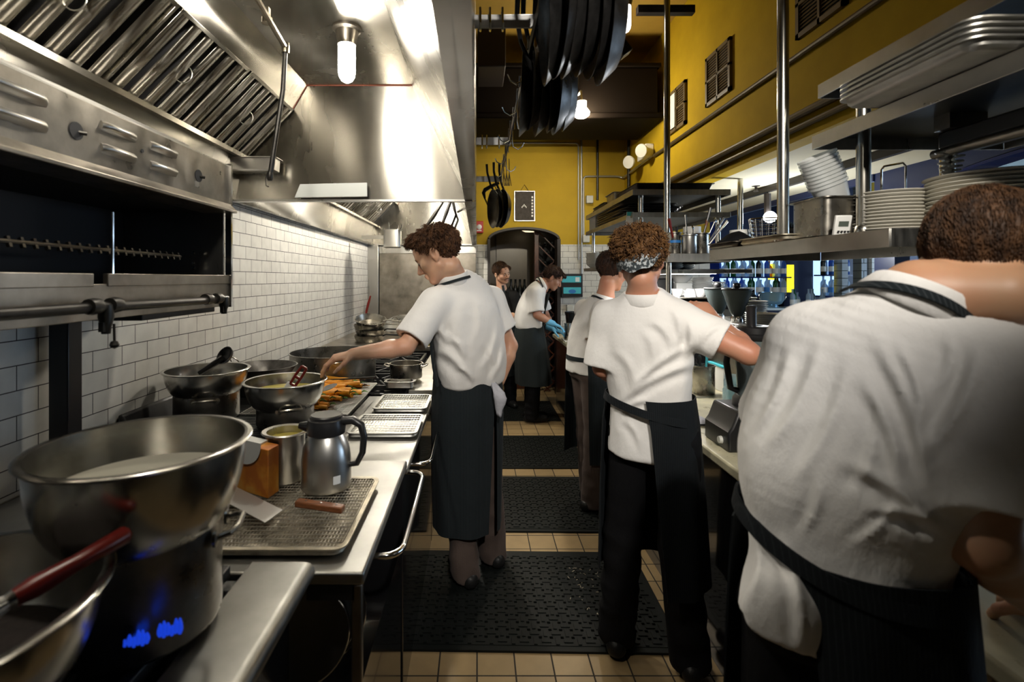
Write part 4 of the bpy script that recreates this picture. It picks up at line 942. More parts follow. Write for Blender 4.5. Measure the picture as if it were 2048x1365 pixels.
for k in range(14): a = 2*PI*k/14; wb_.tube([(1.24+.048*math.cos(a), 2.16+.048*math.sin(a), 1.762), (1.24+.060*math.cos(a), 2.16+.060*math.sin(a), 1.855)], .0016, 5)
for k in range(6): r_ = .048+.012*k/5; wb_.tube([(1.24+r_*math.cos(a), 2.16+r_*math.sin(a), 1.763+.092*k/5) for a in np.linspace(0, 2*PI, 25)[:-1]], .0016 if k < 5 else .003, 5, closed=True)
build(wb_, 'mesh', 'chrome', t)
sheet_pan('sheet pan edge showing beside the front pole on the near pass shelf', 1.08, 1.38, 1.78, 2.09, 1.734, 'tray_dirty', .026, None)
sheet_pan('darker sheet pan at the far end of the near pass shelf', 1.07, 1.40, 2.10, 2.35, 1.734, 'tray_dark', .024, None)
# soft black mitt pile
bm_ = MB(); rg = []
for f, (hh_, ww) in zip(np.linspace(0, 1, 9), ((.004, .02), (.02, .04), (.035, .055), (.045, .06), (.05, .06), (.042, .055), (.03, .05), (.018, .04), (.004, .02))):
    c = V(1.08+.16*f, 2.24-.02*f, 1.760); rg.append([c+V(0, ww*math.cos(a), hh_*max(0, math.sin(a))+hh_*.06*math.sin(5*a)) for a in np.linspace(0, 2*PI, 15)[:-1]])
tag(build(bm_.loft(rg), 'oven_mitt', 'trousers_black', smooth=180), 'black folded oven cloth on the darker sheet pan', 'cloth')
# utensil cups on far pass shelf
def cup(label, x, y, z, r, h, m='steel', name='utensil_cup'):
    return tag(build(MB().lathe([(0, 0), (r*.95, 0), (r, .004), (r, h-.008), (r+.005, h-.004), (r+.005, h), (r-.003, h), (r-.003, .008), (0, .006)], (x, y, z), 40), name, m, smooth=50), label, 'cup')
cup('dark steel cup with blue tape, at the left on the far pass shelf', 1.118, 2.84, 1.735, .035, .125, 'steel_pot')
tag(build(MB().lathe([(.0356, 1.80), (.0356, 1.815)], (1.118, 2.84, 0), 30), 'blue_tape', 'blue_dark'), 'strip of blue tape around the left steel cup', 'tape')
cup('bright steel utensil cup in the middle of the far pass shelf', 1.185, 2.80, 1.735, .040, .108, 'steel')
cup('dark steel utensil cup at the right on the far pass shelf', 1.268, 2.84, 1.735, .042, .120, 'steel_pot')
cup('small steel cup at the right end of the far pass shelf', 1.34, 2.77, 1.735, .030, .045, 'steel', 'small_cup')
tub('white tub of brown sauce behind the utensil cups', 1.295, 3.02, 1.735, .050, .175)
def utensil(label, a, b, m='chrome', r0=.0035, r1=.006, grp=None, head=None):
    t = thing('utensil', label, 'utensil', tuple(a), grp); a, b = V(*a), V(*b)
    build(MB().tube([a, a+(b-a)*.6, b], [r0, r0*1.1, r1], 8), 'handle', m, t)
    if head: build(MB().lathe([(0, -.006), (head, 0), (0, .006)], b, 14, (.5, -.8, .2)), 'head', m, t)
G = 'utensils in the steel cups'
utensil('tongs with a bright red tip in the left cup', (1.125, 2.84, 1.76), W(1338, 438, 2.78), 'red_plastic', .006, .010, G)
utensil('black tool handle beside the red tongs', (1.13, 2.83, 1.76), W(1353, 452, 2.80), 'black_plastic', .006, .009, G)
for lab, a, b, m, h in (('thin steel skewer in the bright steel cup', (1.18, 2.80, 1.76), W(1371, 430, 2.8), 'chrome', None), ('steel spoon leaning in the bright steel cup', (1.20, 2.80, 1.76), W(1386, 455, 2.8), 'chrome', .012),
                        ('tall black knife handle in the dark steel cup', (1.26, 2.84, 1.76), W(1421, 416, 2.84), 'black_plastic', None), ('steel ladle in the dark steel cup', (1.275, 2.84, 1.76), W(1431, 440, 2.84), 'chrome', .015),
                        ('wooden spoon in the dark steel cup', (1.27, 2.85, 1.76), W(1414, 443, 2.84), 'wood_handle', .012), ('black spatula handle leaning right in the dark steel cup', (1.285, 2.84, 1.76), W(1447, 436, 2.84), 'black_plastic', .011), ('steel whisk handle leaning far right of the cups', (1.29, 2.84, 1.76), W(1454, 443, 2.84), 'steel', .010)):
    utensil(lab, a, b, m, .003 if m == 'chrome' else .005, .005 if m == 'chrome' else .009, G, h)
# under-shelf heat lamp
t = thing('heat_lamp', 'dark heat lamp bar with a coiled cord under the top right shelves', 'lamp', (1.45, 1.3, 1.98))
build(MB().box(1.38, 1.50, .6, 1.50, 1.985, 2.035), 'housing', 'black_plastic', t, bevel=.006)
build(MB().tube([(1.37, .6, 1.97), (1.37, 1.50, 1.97)], .014, 12), 'conduit', 'steel_dirty', t)
build(MB().box(1.36, 1.47, 1.44, 1.49, 2.035, 2.08), 'bracket', 'steel_dirty', t)
co = MB(); c0, c1 = V(1.34, 1.44, 1.965), V(1.36, 1.43, 1.935)
pts = []
for k in range(90):
    f = k/89; p = V(1.325+.055*f, 1.43, 1.965-.075*math.sin(f*PI)); a = k*2*PI/6; pts.append(p+V(.012*math.cos(a), .012*math.sin(a), 0))
co.tube(pts, .0035, 5); build(co, 'coiled_cord', 'switch_grey', t)
t = thing('bucket_handle', 'upright chrome wire handle standing behind the smaller plate stack', 'handle', W(1788, 380, 1.98))
build(MB().tube([W(1763, 392, 1.98), W(1763, 340, 1.98), W(1768, 333, 1.98), W(1806, 326, 1.98), W(1811, 332, 1.98), W(1811, 392, 1.98)], .004, 8), 'bail', 'chrome', t)
build(MB().lathe([(0, 0), (.06, 0), (.065, .11), (.062, .11), (.057, .004), (0, .004)], (1.655, 1.98, 1.78), 28), 'bucket', 'steel_pot', t)
# ------------------------------------------------------------------ things on the prep counter
t = thing('blender', 'black blender with green liquid between the two nearest cooks', 'blender', (1.16, 2.10, .901))
build(MB().prism([(1.005, .901), (1.005, .98), (1.02, 1.0), (1.045, 1.065), (1.27, 1.065), (1.29, 1.0), (1.29, .901)], 'y', 2.0, 2.215), 'base', 'black_plastic', t, bevel=.008)
build(MB().lathe([(.006, 0), (.016, 0), (.014, .012), (0, .014)], (1.005, 2.06, .935), 20, (-1, 0, 0)), 'dial', 'switch_grey', t)
build(MB().lathe([(.088, 0), (.085, .03), (.074, .045), (0, .045)], (1.165, 2.10, 1.065), 36), 'coupling', 'black_plastic', t)
build(MB().lathe([(.066, 0), (.072, .12), (.078, .23), (.080, .25), (.076, .25), (.068, .12), (.060, .004)], (1.165, 2.10, 1.11), 40), 'jar', 'smoke_glass', t, smooth=50)
build(MB().lathe([(0, .004), (.059, .004), (.066, .12), (.070, .17), (0, .172)], (1.165, 2.10, 1.11), 36), 'green_liquid', 'green_juice', t)
build(MB().lathe([(.083, .235), (.086, .24), (.086, .255), (.078, .262), (.077, .285), (.07, .290), (.03, .292), (.03, .286), (0, .286)], (1.165, 2.10, 1.11), 40), 'lid', 'black_plastic', t)
build(MB().lathe([(.02, .28), (.019, .36), (.021, .37), (.015, .376), (0, .376)], (1.150, 2.10, 1.11), 24), 'tamper', 'black_plastic', t)
build(MB().tube([V(1.085, 2.10, 1.34), V(1.05, 2.09, 1.33), V(1.04, 2.09, 1.25), V(1.06, 2.095, 1.14), V(1.09, 2.10, 1.13)], .013, 10), 'handle', 'black_plastic', t, smooth=60)
cup('tall brassy steel utensil cup on the prep counter beside the cook apron', 1.372, 3.04, .901, .066, .172, 'steel_pot', 'utensil_canister')
for lab, px, py, m, h in (('black spoon in the prep counter canister', 1399, 716, 'black_plastic', .02), ('teal handled spoon in the prep counter canister', 1414, 713, 'blue_box', .018), ('dark handled spoon leaning left in the prep counter canister', 1391, 722, 'black_plastic', .015)):
    utensil(lab, (1.372+(px-1405)*.001, 3.04, .94), W(px, py, 3.04), m, .005, .008, 'spoons in the prep counter canister', h)
tag(build(MB().box(1.50, 1.66, 3.05, 3.25, .901, 1.05), 'glove_box', 'paper_white', bevel=.003), 'white glove carton on the prep counter behind the glass jar', 'box')
tag(build(MB().box(1.495, 1.665, 3.045, 3.255, 1.051, 1.062), 'carton_lid', 'blue_box', bevel=.002), 'blue lid lying on the white glove carton', 'lid')
for lab, x, y, s, h in (('square glass jar on the prep counter beside the blender', 1.385, 2.72, .038, .115), ):
    tag(build(MB().loft([[(x+a, y+b, z) for a, b in rounded_rect(-s*q, s*q, -s*q, s*q, s*.25, 3)] for q, z in ((.95, .901), (1, .905), (1, .90+h*.8), (.8, .9+h*.92), (.8, .9+h), (.74, .9+h), (.74, .9+h*.9), (.93, .9+h*.78), (.92, .91))]), 'glass_jar', 'clear_glass', smooth=40), lab, 'jar')
tag(build(MB().lathe([(0, 0), (.05, 0), (.052, .004), (.052, .11), (.048, .12), (.048, .14), (.045, .14), (.045, .12), (.048, .108), (.048, .006), (0, .006)], (1.475, 2.88, .901), 36), 'glass_jar', 'clear_glass', smooth=50), 'round ringed glass jar behind the square jar', 'jar')
lr = MB()
for z in (.132, .122, .108): lr.tube([(1.475+.05*math.cos(a), 2.88+.05*math.sin(a), .901+z) for a in np.linspace(0, 2*PI, 29)[:-1]], .003, 6, closed=True)
t = thing('folded_towel', 'folded white and black towel on the prep counter by the blender', 'towel', (1.05, 2.42, .901))
rg = []
for f in np.linspace(0, 1, 8):
    c = V(.995+.13*f, 2.40+.03*f, .903); hgt = .004+.028*math.sin(f*PI); rg.append([c+V(0, .055*math.cos(a), hgt*max(0, math.sin(a))) for a in np.linspace(0, 2*PI, 13)[:-1]])
build(MB().loft(rg), 'fabric', 'cloth_towel', t, smooth=180)
build(MB().tube([V(.99, 2.35, .908), V(1.02, 2.345, .912), V(1.10, 2.36, .910)], .004, 6), 'strap', 'black_plastic', t)
t = thing('knife', 'black handled knife lying on the prep counter by the canister', 'knife', (1.22, 3.0, .901))
build(MB().box(1.25, 1.36, 2.92, 2.945, .902, .905), 'blade', 'steel', t); build(MB().box(1.15, 1.25, 2.922, 2.943, .902, .918), 'handle', 'black_plastic', t, bevel=.004)
# far end of the counter
cup('dark metal pitcher beside the gloved cook hands', 1.0, 5.55, .901, .035, .20, 'steel_pot', 'pitcher')
t = thing('black_bucket', 'black bucket with a bail handle on the counter by the gloved cook', 'bucket', (1.11, 5.75, .901))
build(MB().lathe([(0, 0), (.075, 0), (.10, .30), (.105, .305), (.105, .315), (.097, .315), (.072, .006), (0, .006)], (1.11, 5.75, .901), 32), 'body', 'black_plastic', t)
build(MB().tube(arc((1.11, 5.75, 1.20), .105, 180, 360, (1, 0, 0), (0, .6, .8), 12), .004, 6), 'bail', 'steel_pot', t)
hotel_pan('steel_pan', 'small steel pan with blue edge at the front of the far counter', (1.03, 5.28, .901), .16, .20, .045, 'steel', 'pan')
tag(build(MB().box(.955, 1.13, 5.45, 5.68, .901, .915), 'cutting_board', 'ceramic_white', bevel=.004), 'white cutting board under the gloved hands', 'board')
sc_ = MB()
for k in range(26):
    p = V(RNG.uniform(.97, 1.10), RNG.uniform(5.47, 5.66), .918); sc_.obox(p, (1, .3, 0), (-.3, 1, 0), (0, 0, 1), RNG.uniform(.004, .014), .004, .004)
tag(build(sc_, 'chopped_food', 'scraps'), 'chopped food scattered on the white cutting board', 'food', None, 'stuff')
tag(build(MB().lathe([(.008, -.02), (.015, -.012), (.016, .01), (.006, .018)], (1.045, 5.46, .932), 14), 'cherry_tomato', 'red_alarm', smooth=60), 'small red tomato beside the gloved hands', 'tomato')
# ------------------------------------------------------------------ walls: fittings
t = thing('fire_alarm', 'small red fire alarm box on the yellow wall beside the door arch', 'alarm', W(958, 455, 6.79))
x, y, z = W(958.5, 455, 6.79)
build(MB().box(x-.055, x+.055, 6.74, 6.799, z-.08, z+.08), 'case', 'red_alarm', t, bevel=.008)
build(MB().lathe([(.034, 0), (.034, .006), (.02, .014), (0, .016)], (x, 6.74, z), 20, (0, -1, 0)).box(x-.03, x+.03, 6.736, 6.741, z-.055, z-.04), 'strobe', 'white_plastic', t)
t = thing('wall_poster', 'dark framed poster hung on a string on the yellow wall above the door', 'poster', W(1049, 413, 6.79))
x0, _, z1 = W(1028, 382, 6.79); x1, _, z0 = W(1070, 443, 6.79)
build(MB().box(x0, x1, 6.775, 6.797, z0, z1), 'frame', 'steel_shelf', t, bevel=.003)
build(MB().box(x0+.012, x1-.012, 6.770, 6.776, z0+.012, z1-.012), 'picture', 'poster', t)
mk = MB()
for k in range(7): mk.box(x1-.05, x1-.028, 6.768, 6.7705, z0+.06+k*.042, z0+.085+k*.042)
for k in range(5): mk.box((x0+x1)/2-.04+k*.014, (x0+x1)/2-.03+k*.014, 6.768, 6.7705, z0+.21-.015*abs(k-2), z0+.23-.015*abs(k-2))
build(mk, 'lettering', 'paper_white', t)
build(MB().tube([(x0+.09, 6.785, z1), ((x0+x1)/2, 6.79, z1+.085), (x1-.09, 6.785, z1)], .004, 6), 'string', 'trim_dark', t)
t = thing('glove_rack', 'black wall rack with two cyan glove boxes on the back tiles', 'rack', W(1142, 570, 6.78))
x0, _, z1 = W(1121, 548, 6.78); x1, _, z0 = W(1163, 594, 6.78)
build(MB().box(x0, x1, 6.70, 6.798, z0, z1), 'holder', 'black_plastic', t, bevel=.004)
zz = z0+.045
for k in range(2):
    bx_ = build(MB().box(x0+.025-k*.02, x1-.025+k*.0, 6.69, 6.701, zz+k*.15, zz+.085+k*.15), 'glove_carton', 'blue_box', t)
    if k == 0: build(MB().lathe([(.05, 0), (0, .004)], ((x0+x1)/2, 6.69, zz+.03), 20, (0, -1, 0), sy=.55), 'opening', 'blue_dark', bx_)
    else: build(MB().box(x1-.10, x1-.045, 6.687, 6.690, zz+.15+.01, zz+.15+.07), 'print', 'white_sheet', bx_)
t = thing('emergency_light', 'cream emergency light with two lamp heads in the upper back corner', 'emergency light', W(1290, 315, 5.9))
cx_, cy_, cz_ = 1.95, 5.8, 3.06
build(MB().box(1.90, 1.998, 5.66, 5.95, 2.98, 3.13), 'housing', 'ceramic', t, bevel=.01)
for yy, xx in ((6.0, 1.80), (5.66, 1.84)):
    build(MB().lathe([(.02, 0), (.06, .03), (.078, .075), (.074, .085), (0, .09)], (xx+.06, yy, 3.05-.05*(yy > 5.8)), 26, (-.75, -.55, -.2)), 'lamp_head', 'ceramic', t, smooth=50)
def wall_vent(label, yc_, zc_, s=.42, mat2='cavity', half=False):
    t = thing('wall_vent', label, 'vent', (1.99, yc_, zc_-s/2), 'vents on the yellow side wall'); h_ = s/2; f = MB()
    for a, b, c, d in ((-h_, -h_+.03, -h_, h_), (h_-.03, h_, -h_, h_), (-h_, h_, -h_, -h_+.03), (-h_, h_, h_-.03, h_), (-.01, .01, -h_, h_), (-h_, h_, -.01, .01)): f.box(1.975, 1.999, yc_+a, yc_+b, zc_+c, zc_+d)
    build(f, 'frame', 'brown_vent', t)
    sl2 = MB()
    for k in range(16): sl2.obox(V(1.988, yc_, zc_-h_+.04+k*(s-.08)/15), (.5, 0, .86), (0, 1, 0), (-.86, 0, .5), .010, h_-.03, .002)
    build(sl2, 'slats', 'brown_vent', t)
    build(MB().box(1.993, 1.999, yc_-h_+.02, yc_+h_-.02, zc_-h_+.02, zc_+h_-.02), 'backing', 'cavity', t)
    if half: build(MB().box(1.970, 1.976, yc_+.02, yc_+h_-.03, zc_-h_+.04, zc_+h_-.04), 'cover', 'paper_white', t)
mat('brown_vent', (.13, .085, .03), .5)
wall_vent('farthest yellow wall vent, half covered in white', 4.98, 3.29, .42, half=True)
wall_vent('middle slatted vent on the yellow wall', 4.13, 3.29, .42)
wall_vent('nearest slatted vent on the yellow wall, cut by the frame top', 2.90, 3.29, .42)
cond = 'conduits on the walls'
def conduit(label, pts, r=.014, m='brown_pipe'): pipe('conduit', label, pts, r, m, 'conduit', cond)
mat('brown_pipe', (.10, .07, .03), .45, .3); mat('grey_pipe', (.42, .41, .38), .35, .7)
conduit('upper conduit along the yellow side wall', [(1.98, -1.5, 2.976), (1.98, 5.6, 2.976)], .018)
conduit('middle conduit along the yellow side wall', [(1.975, -1.5, 2.605), (1.975, 5.4, 2.605)], .024)
conduit('lowest conduit along the yellow side wall above the soffit', [(1.98, -1.5, 2.53), (1.98, 5.4, 2.53)], .019)
b = 6.78
conduit('outer conduit bending down the back wall beside the shelving', [W(940, 273, b), W(1163, 276, b), W(1163, 560, b)], .014, 'grey_pipe')
conduit('inner conduit bending down the back wall beside the shelving', [W(940, 286, b), W(1157, 287, b), W(1157, 520, b)], .012, 'grey_pipe')
conduit('conduit running from the back corner and down behind the shelving', [(1.97, 5.75, 2.98), (1.97, 6.77, 2.96), W(1235, 353, b), W(1167, 353, b), W(1167, 470, b)], .013, 'grey_pipe')
conduit('black pipe dropping down the yellow back wall right of the lamp', [W(1195, 235, b), W(1195, 400, b)], .016, 'pipe_black')
conduit('black pipe dropping down the yellow wall by the back corner', [(1.965, 6.5, 3.5), (1.965, 6.5, 2.3)], .020, 'pipe_black')
for lab, px, py in (('upper grey junction box at the end of the back wall conduit', 1178, 400), ('lower grey junction box on the back wall beside the bowl shelf', 1171, 478), ('grey outlet box on the tiles above the black bucket', 1139, 617)):
    x, y, z = W(px, py, 6.78); tag(build(MB().box(x-.045, x+.045, 6.72, 6.798, z-.05, z+.05), 'junction_box', 'switch_grey', bevel=.006), lab, 'box')
tag(build(MB().box(-.1, 1.93, 5.35, 6.1, 3.36, 3.86).box(-.1, 1.97, 5.30, 6.15, 3.30, 3.36).box(-.1, 1.96, 5.32, 6.13, 3.86, 3.90), 'air_duct', 'brown_dark', bevel=.01), 'dark brown air duct crossing the kitchen below the ceiling', 'duct')
tag(build(MB().box(.0, .26, 4.6, 5.1, 3.55, 3.95), 'ceiling_vent', 'trim_dark', bevel=.01), 'dark vent box beside the far hood below the ceiling', 'vent')
# ceiling lamps
nrm0 = lambda v: np.array(v, float)/np.linalg.norm(v)
def pend(label, loc, s, lens):
    t = jar_lamp('jar_lamp', label, loc, lens, s)
    build(MB().tube([loc, (loc[0], loc[1], 4.25)], .012, 10), 'stem', 'pipe_black', t)
pend('glowing jar lamp hanging beside the near hanging pans, top centre', (.885, 3.0, 3.30), .95, 'lens_small')
mat('lens_dome', (1, .97, .9), .3, emis=(1, .90, .70), estr=135)
t = thing('dome_lamp', 'small glowing dome lamp under the air duct', 'lamp', W(1163, 225, 5.5))
x, y, _ = W(1163, 225, 5.5)
x = 1.075; build(MB().lathe([(.05, 3.36), (.055, 3.43), (.03, 3.43)], (x, 5.17, 0), 24).tube([(x, 5.17, 3.42), (x, 5.2, 3.55), (x, 5.34, 3.56)], .012, 8), 'base', 'white_plastic', t)
build(MB().lathe([(.05, 3.36), (.082, 3.32), (.080, 3.29), (.05, 3.265), (0, 3.26)], (x, 5.17, 0), 28), 'dome', 'lens_dome', t, smooth=60)
t = thing('spotlight', 'black fill spotlight added unseen behind the camera, aimed at the plate shelf', 'lamp', (.15, -.62, 2.93))  # unseen fixture made up for the shelf fill
dsp = nrm0((1.13, 2.35, -1.18)); build(MB().lathe([(.055, .0), (.06, -.02), (.05, -.12), (.02, -.13), (0, -.13)], V(.15, -.6, 2.9)-dsp*.02, 20, dsp), 'head', 'black_plastic', t); build(MB().tube([(.12, -.66, 2.95), (.12, -.66, 4.25)], .01, 8), 'stem', 'pipe_black', t)
t = thing('spotlight', 'black fill spotlight added over the aisle, unseen behind the camera', 'lamp', (.5, -.62, 2.93))  # unseen fixture made up for the aisle fill
dsp = nrm0((-.25, 3.1, -1.6)); build(MB().lathe([(.055, .0), (.06, -.02), (.05, -.12), (.02, -.13), (0, -.13)], V(.5, -.6, 2.9)-dsp*.02, 20, dsp), 'head', 'black_plastic', t); build(MB().tube([(.5, -.66, 2.95), (.5, -.66, 4.25)], .01, 8), 'stem', 'pipe_black', t)
t = thing('spotlight', 'black track spotlight beside the glowing ceiling jar lamp', 'lamp', W(1243, 98, 2.9))
c = V(*W(1243, 98, 2.9)); build(MB().obox(c, (.8, 0, .6), (0, 1, 0), (-.6, 0, .8), .035, .04, .045), 'head', 'black_plastic', t, bevel=.006)
build(MB().tube([c+V(0, 0, .04), c+V(.02, .02, 1.4)], .010, 8), 'stem', 'pipe_black', t)
# ------------------------------------------------------------------ pot rack and hanging pans
RX, RZ = .205, 2.50
t = thing('pot_rack', 'black pot rail with steel cross bars fixed to the hood side', 'pot rack', (RX, 3, RZ))
build(MB().box(RX-.004, RX+.004, .9, 4.55, RZ-.022, RZ+.022), 'rail', 'iron_black', t)
for y, z in ((1.60, 2.55), (1.82, 2.535), (3.28, 2.50), (4.38, 2.47)):
    build(MB().box(-.0155, RX+.012, y-.003, y+.003, z-.025, z+.025).box(RX+.004, RX+.012, y-.003, y+.035, z-.025, z+.025), 'cross_bar', 'steel', t, bevel=.002)
for i, (y, s) in enumerate(((1.92, 1), (2.06, -1), (2.3, 1), (2.45, -1), (2.72, 1), (2.95, -1), (3.1, 1), (3.5, -1), (3.75, 1), (3.95, -1))):
    p = V(RX, y, RZ); s2 = s
    hk = MB().tube([p+V(-.012*s2, 0, -.02), p+V(-.010*s2, 0, .03), p+V(.010*s2, 0, .03), p+V(.012*s2, 0, -.05), p+V(.018*s2, 0, -.085), p+V(.045*s2, 0, -.10), p+V(.07*s2, 0, -.085), p+V(.082*s2, 0, -.06)], .004, 7)
    tag(build(hk, 'rail_hook', 'chrome'), f'{nth(i)} empty chrome hook from the front along the pot rail', 'hook', 'hooks on the pot rail')
for i, (x, y, z) in enumerate(((.01, 1.80, 2.54), (.045, 1.80, 2.54), (.09, 1.80, 2.54), (.03, 3.26, 2.50), (.06, 3.26, 2.50), (.14, 3.26, 2.50))):
    tag(build(MB().tube([(x, y+.03, z+.0), (x, y+.03, z+.034), (x, y-.002, z+.034), (x, y-.006, z-.03), (x, y-.012, z-.055), (x, y-.04, z-.062), (x, y-.055, z-.045)], .004, 7), 'bar_hook', 'chrome'), f'{["left","middle","right"][i%3]} hook on the {["near","far"][i//3]} steel cross bar', 'hook', 'hooks on the cross bars')
def fry_pan(r, depth):
    """disc facing -x at origin, handle up"""
    t = thing('frying_pan', '', 'pan', (0, 0, 0))
    build(MB().lathe([(0, 0), (r*.70, 0), (r*.74, -.003), (r*.93, -depth*.75), (r, -depth), (r*.985, -depth-.001), (r*.91, -depth*.7), (r*.70, -.004), (0, -.004)], (0, 0, 0), 56, (1, 0, 0)), 'body', 'carbon_steel', t, smooth=45)
    build(MB().tube([(-depth*.6, 0, r*.93), (-depth-.01, 0, r+.05), (-depth-.03, 0, r+.15), (-depth-.03, 0, r+.22)], [.010, .009, .010, .011], 8), 'handle', 'iron_black', t)
    return t
fp = fry_pan(.165, .045); first = True
for gi, (n, xs0, dx_, y, z, s, wh) in enumerate(((6, .235, .034, 1.42, 2.335, 1.0, 'near group of hanging pans'), (6, .215, .034, 1.98, 2.335, .97, 'middle group of hanging pans'), (3, .165, .036, 4.05, 2.175, .95, 'far group of hanging pans'))):
    for k in range(n):
        o = fp if first else copy_tree(fp); first = False
        o.location = (xs0+k*dx_, y+RNG.uniform(-.02, .02), z+RNG.uniform(-.015, .02)); o.rotation_euler = (RNG.uniform(-.1, .1), RNG.uniform(-.05, .08), RNG.uniform(-.08, .06)); o.scale = (s,)*3
        if gi == 2: o.rotation_euler.z = .28
        tag(o, f'{nth(k,"leftmost") if k else "leftmost"} black frying pan{" from the left" if k else ""} in the {wh}', 'pan', 'frying pans hanging from the rack')
t = thing('pan_rail', 'dark upper rail from which the black frying pans hang', 'rail', (.32, 2, 2.75))
build(MB().tube([(.30, .8, 2.74), (.30, 2.5, 2.74)], .009, 10), 'bar', 'iron_black', t)
for y in (1.1, 1.7, 2.45): build(MB().tube([(.30, y, 2.74), (.30, y, 4.25)], .005, 8), 'drop_rod', 'iron_black', t)
for yy in (1.40, 1.47, 1.96, 2.03): build(MB().tube([(.30, yy, 2.755), (.29, yy, 2.70), (.27, yy, 2.62), (.29, yy, 2.58), (.31, yy, 2.60)], .004, 6), 'pan_hook', 'chrome', t)
for k in range(3):
    p = W(1006+k*6, 318, 3.9); q = W(1009+k*5, 372, 3.9)
    t = thing('slotted_turner', ['left', 'middle', 'right'][k]+' slotted turner hanging with the far pans', 'turner', p, 'turners on the pot rail')
    build(MB().tube([p, (V(*p)+V(*q))/2], .004, 6), 'handle', 'chrome', t)
    tn = MB()
    for j in range(3): tn.tube([(V(*p)+V(*q))/2, V(*q)+V((j-1)*.014, 0, 0)], .003, 5)
    build(tn, 'blade', 'chrome', t)
t = thing('hacksaw', 'bow shaped saw with black handle hanging from the far cross bar', 'saw', W(980, 400, 4.3))
build(MB().tube([W(998, 366, 4.3), W(984, 372, 4.3), W(970, 380, 4.3), W(967, 386, 4.3), W(970, 398, 4.3)], [.012, .016, .018, .016, .008], 8), 'handle', 'black_plastic', t, smooth=60)
build(MB().tube([W(970, 398, 4.3), W(978, 415, 4.3), W(986, 430, 4.3)], .008, 6), 'frame', 'chrome', t)
build(MB().tube([W(990, 372, 4.3), W(998, 398, 4.3), W(993, 388, 4.3)], .005, 6), 'blade', 'steel_pot', t)
# ------------------------------------------------------------------ cellar seen through the door
t = thing('wine_rack', 'dark wooden lattice wine rack inside the arched doorway', 'wine rack', (1.0, 7.2, 0))
build(MB().box(.80, .86, 7.02, 7.10, 0, 2.52), 'post', 'wood_dark', t, bevel=.004)
build(MB().box(.86, 1.5, 7.4, 7.42, 0, 2.52), 'back_board', 'cavity', t)
lat = MB()
for k in range(-3, 9):
    for s in (-1, 1):
        a = V(.86, 7.08, .1+k*.19) if s > 0 else V(1.5, 7.08, .1+k*.19); b_ = V(1.5, 7.08, .1+k*.19+.64) if s > 0 else V(.86, 7.08, .1+k*.19+.64)
        d_ = (b_-a)/np.linalg.norm(b_-a); lat.obox((a+b_)/2, d_, (0, 1, 0), np.cross(d_, (0, 1, 0)), .45, .02, .008)
build(lat, 'lattice', 'wood_dark', t)
wbot = build(MB().lathe([(0, 0), (.015, 0), (.016, .03), (.014, .035), (.014, .09), (.03, .13), (.036, .3), (0, .3)], (0, 0, 0), 16, (0, 1, 0)), 'wine_bottle', 'bottle_dark', smooth=50, loc=(0, 0, 0)); k = 0
for r_ in range(9):
    for c_ in range(2):
        o = wbot if k == 0 else copy_tree(wbot); o.location = (.955+c_*.095+(r_ % 2)*.045, 7.06, 1.02+r_*.135)
        tag(o, f'wine bottle neck, {("left","right")[c_]} one in the {nth(r_,"lowest")} row of the lattice rack', 'bottle', 'bottles in the lattice rack'); k += 1
for i, (px, d) in enumerate(((1022, 7.3), (1031, 7.35), (1040, 7.3), (1049, 7.4))):
    x, y, z = W(px, 565, d); tag(build(MB().lathe([(0, -.3), (.037, -.3), (.037, -.10), (.016, -.04), (.016, .04), (.018, .045), (0, .045)], (x, y, z), 18), 'wine_bottle', 'bottle_dark', smooth=50), f'{nth(i,"leftmost")} standing dark bottle behind the cook in black{" from the left" if i else ""}', 'bottle', 'standing bottles behind the door')
tag(build(MB().box(.45, .79, 7.22, 7.55, 0, W(0, 565, 7.3)[2]-.301), 'cellar_cabinet', 'wood_dark', bevel=.01), 'low dark cabinet in the cellar under the standing bottles', 'cabinet')
tag(build(MB().box(.12, .16, 7.0, 7.02, 0, 2.5).box(.30, .305, 7.93, 7.99, 0, 2.5), 'cellar_door', 'taupe_panel'), 'taupe door panel with a thin seam inside the arch', 'panel')
t = thing('ceiling_bowl_lamp', 'frosted bowl ceiling lamp inside the arched doorway', 'lamp', W(1060, 462, 7.25))
x, y, z = W(1060, 462, 7.25)
build(MB().lathe([(0, -.02), (.08, -.015), (.15, .02), (.165, .06), (.16, .06), (.14, .022), (0, -.01)], (x, y, z), 32), 'bowl', mat('lamp_dim', (.8, .72, .5), .4, emis=(1, .8, .5), estr=.7), t, smooth=60)
build(MB().tube([(x, y, z+.02), (x, y, 2.55)], .012, 8), 'stem', 'brown_dark', t)
# ------------------------------------------------------------------ bar
t = thing('back_bar', 'tall dark back bar with two lit bottle niches beyond the pass', 'bar cabinet', (4.4, 7.3, 0))
build(MB().box(3.2, 5.5, 7.32, 7.39, 0, 2.9), 'carcass', 'navy', t)
def niche(px0, px1, py0, py1, nm='mirror_glow'):
    x0, _, z1 = W(px0, py0, 7.3); x1, _, z0 = W(px1, py1, 7.3); build(MB().box(x0, x1, 7.305, 7.319, z0, z1), nm, 'bar_glow', t); return x0, x1, z0, z1
mat('bar_glow', (.4, .5, .6), .4, emis=(.42, .66, 1.0), estr=.75)  # niche mirror backing; the daylight it reflects is put in as glow
n1 = niche(1418, 1560, 512, 591); n2 = niche(1628, 1684, 498, 591)
for x0, x1, z in ((n1[0], n1[1], n1[2]), (n1[0], n1[1], n1[2]+.27), (n2[0], n2[1], n2[2]), (n2[0], n2[1], n2[2]+.30)):
    build(MB().box(x0, x1+.02, 7.06, 7.318, z-.02, z), 'bottle_shelf', 'navy_gloss', t)
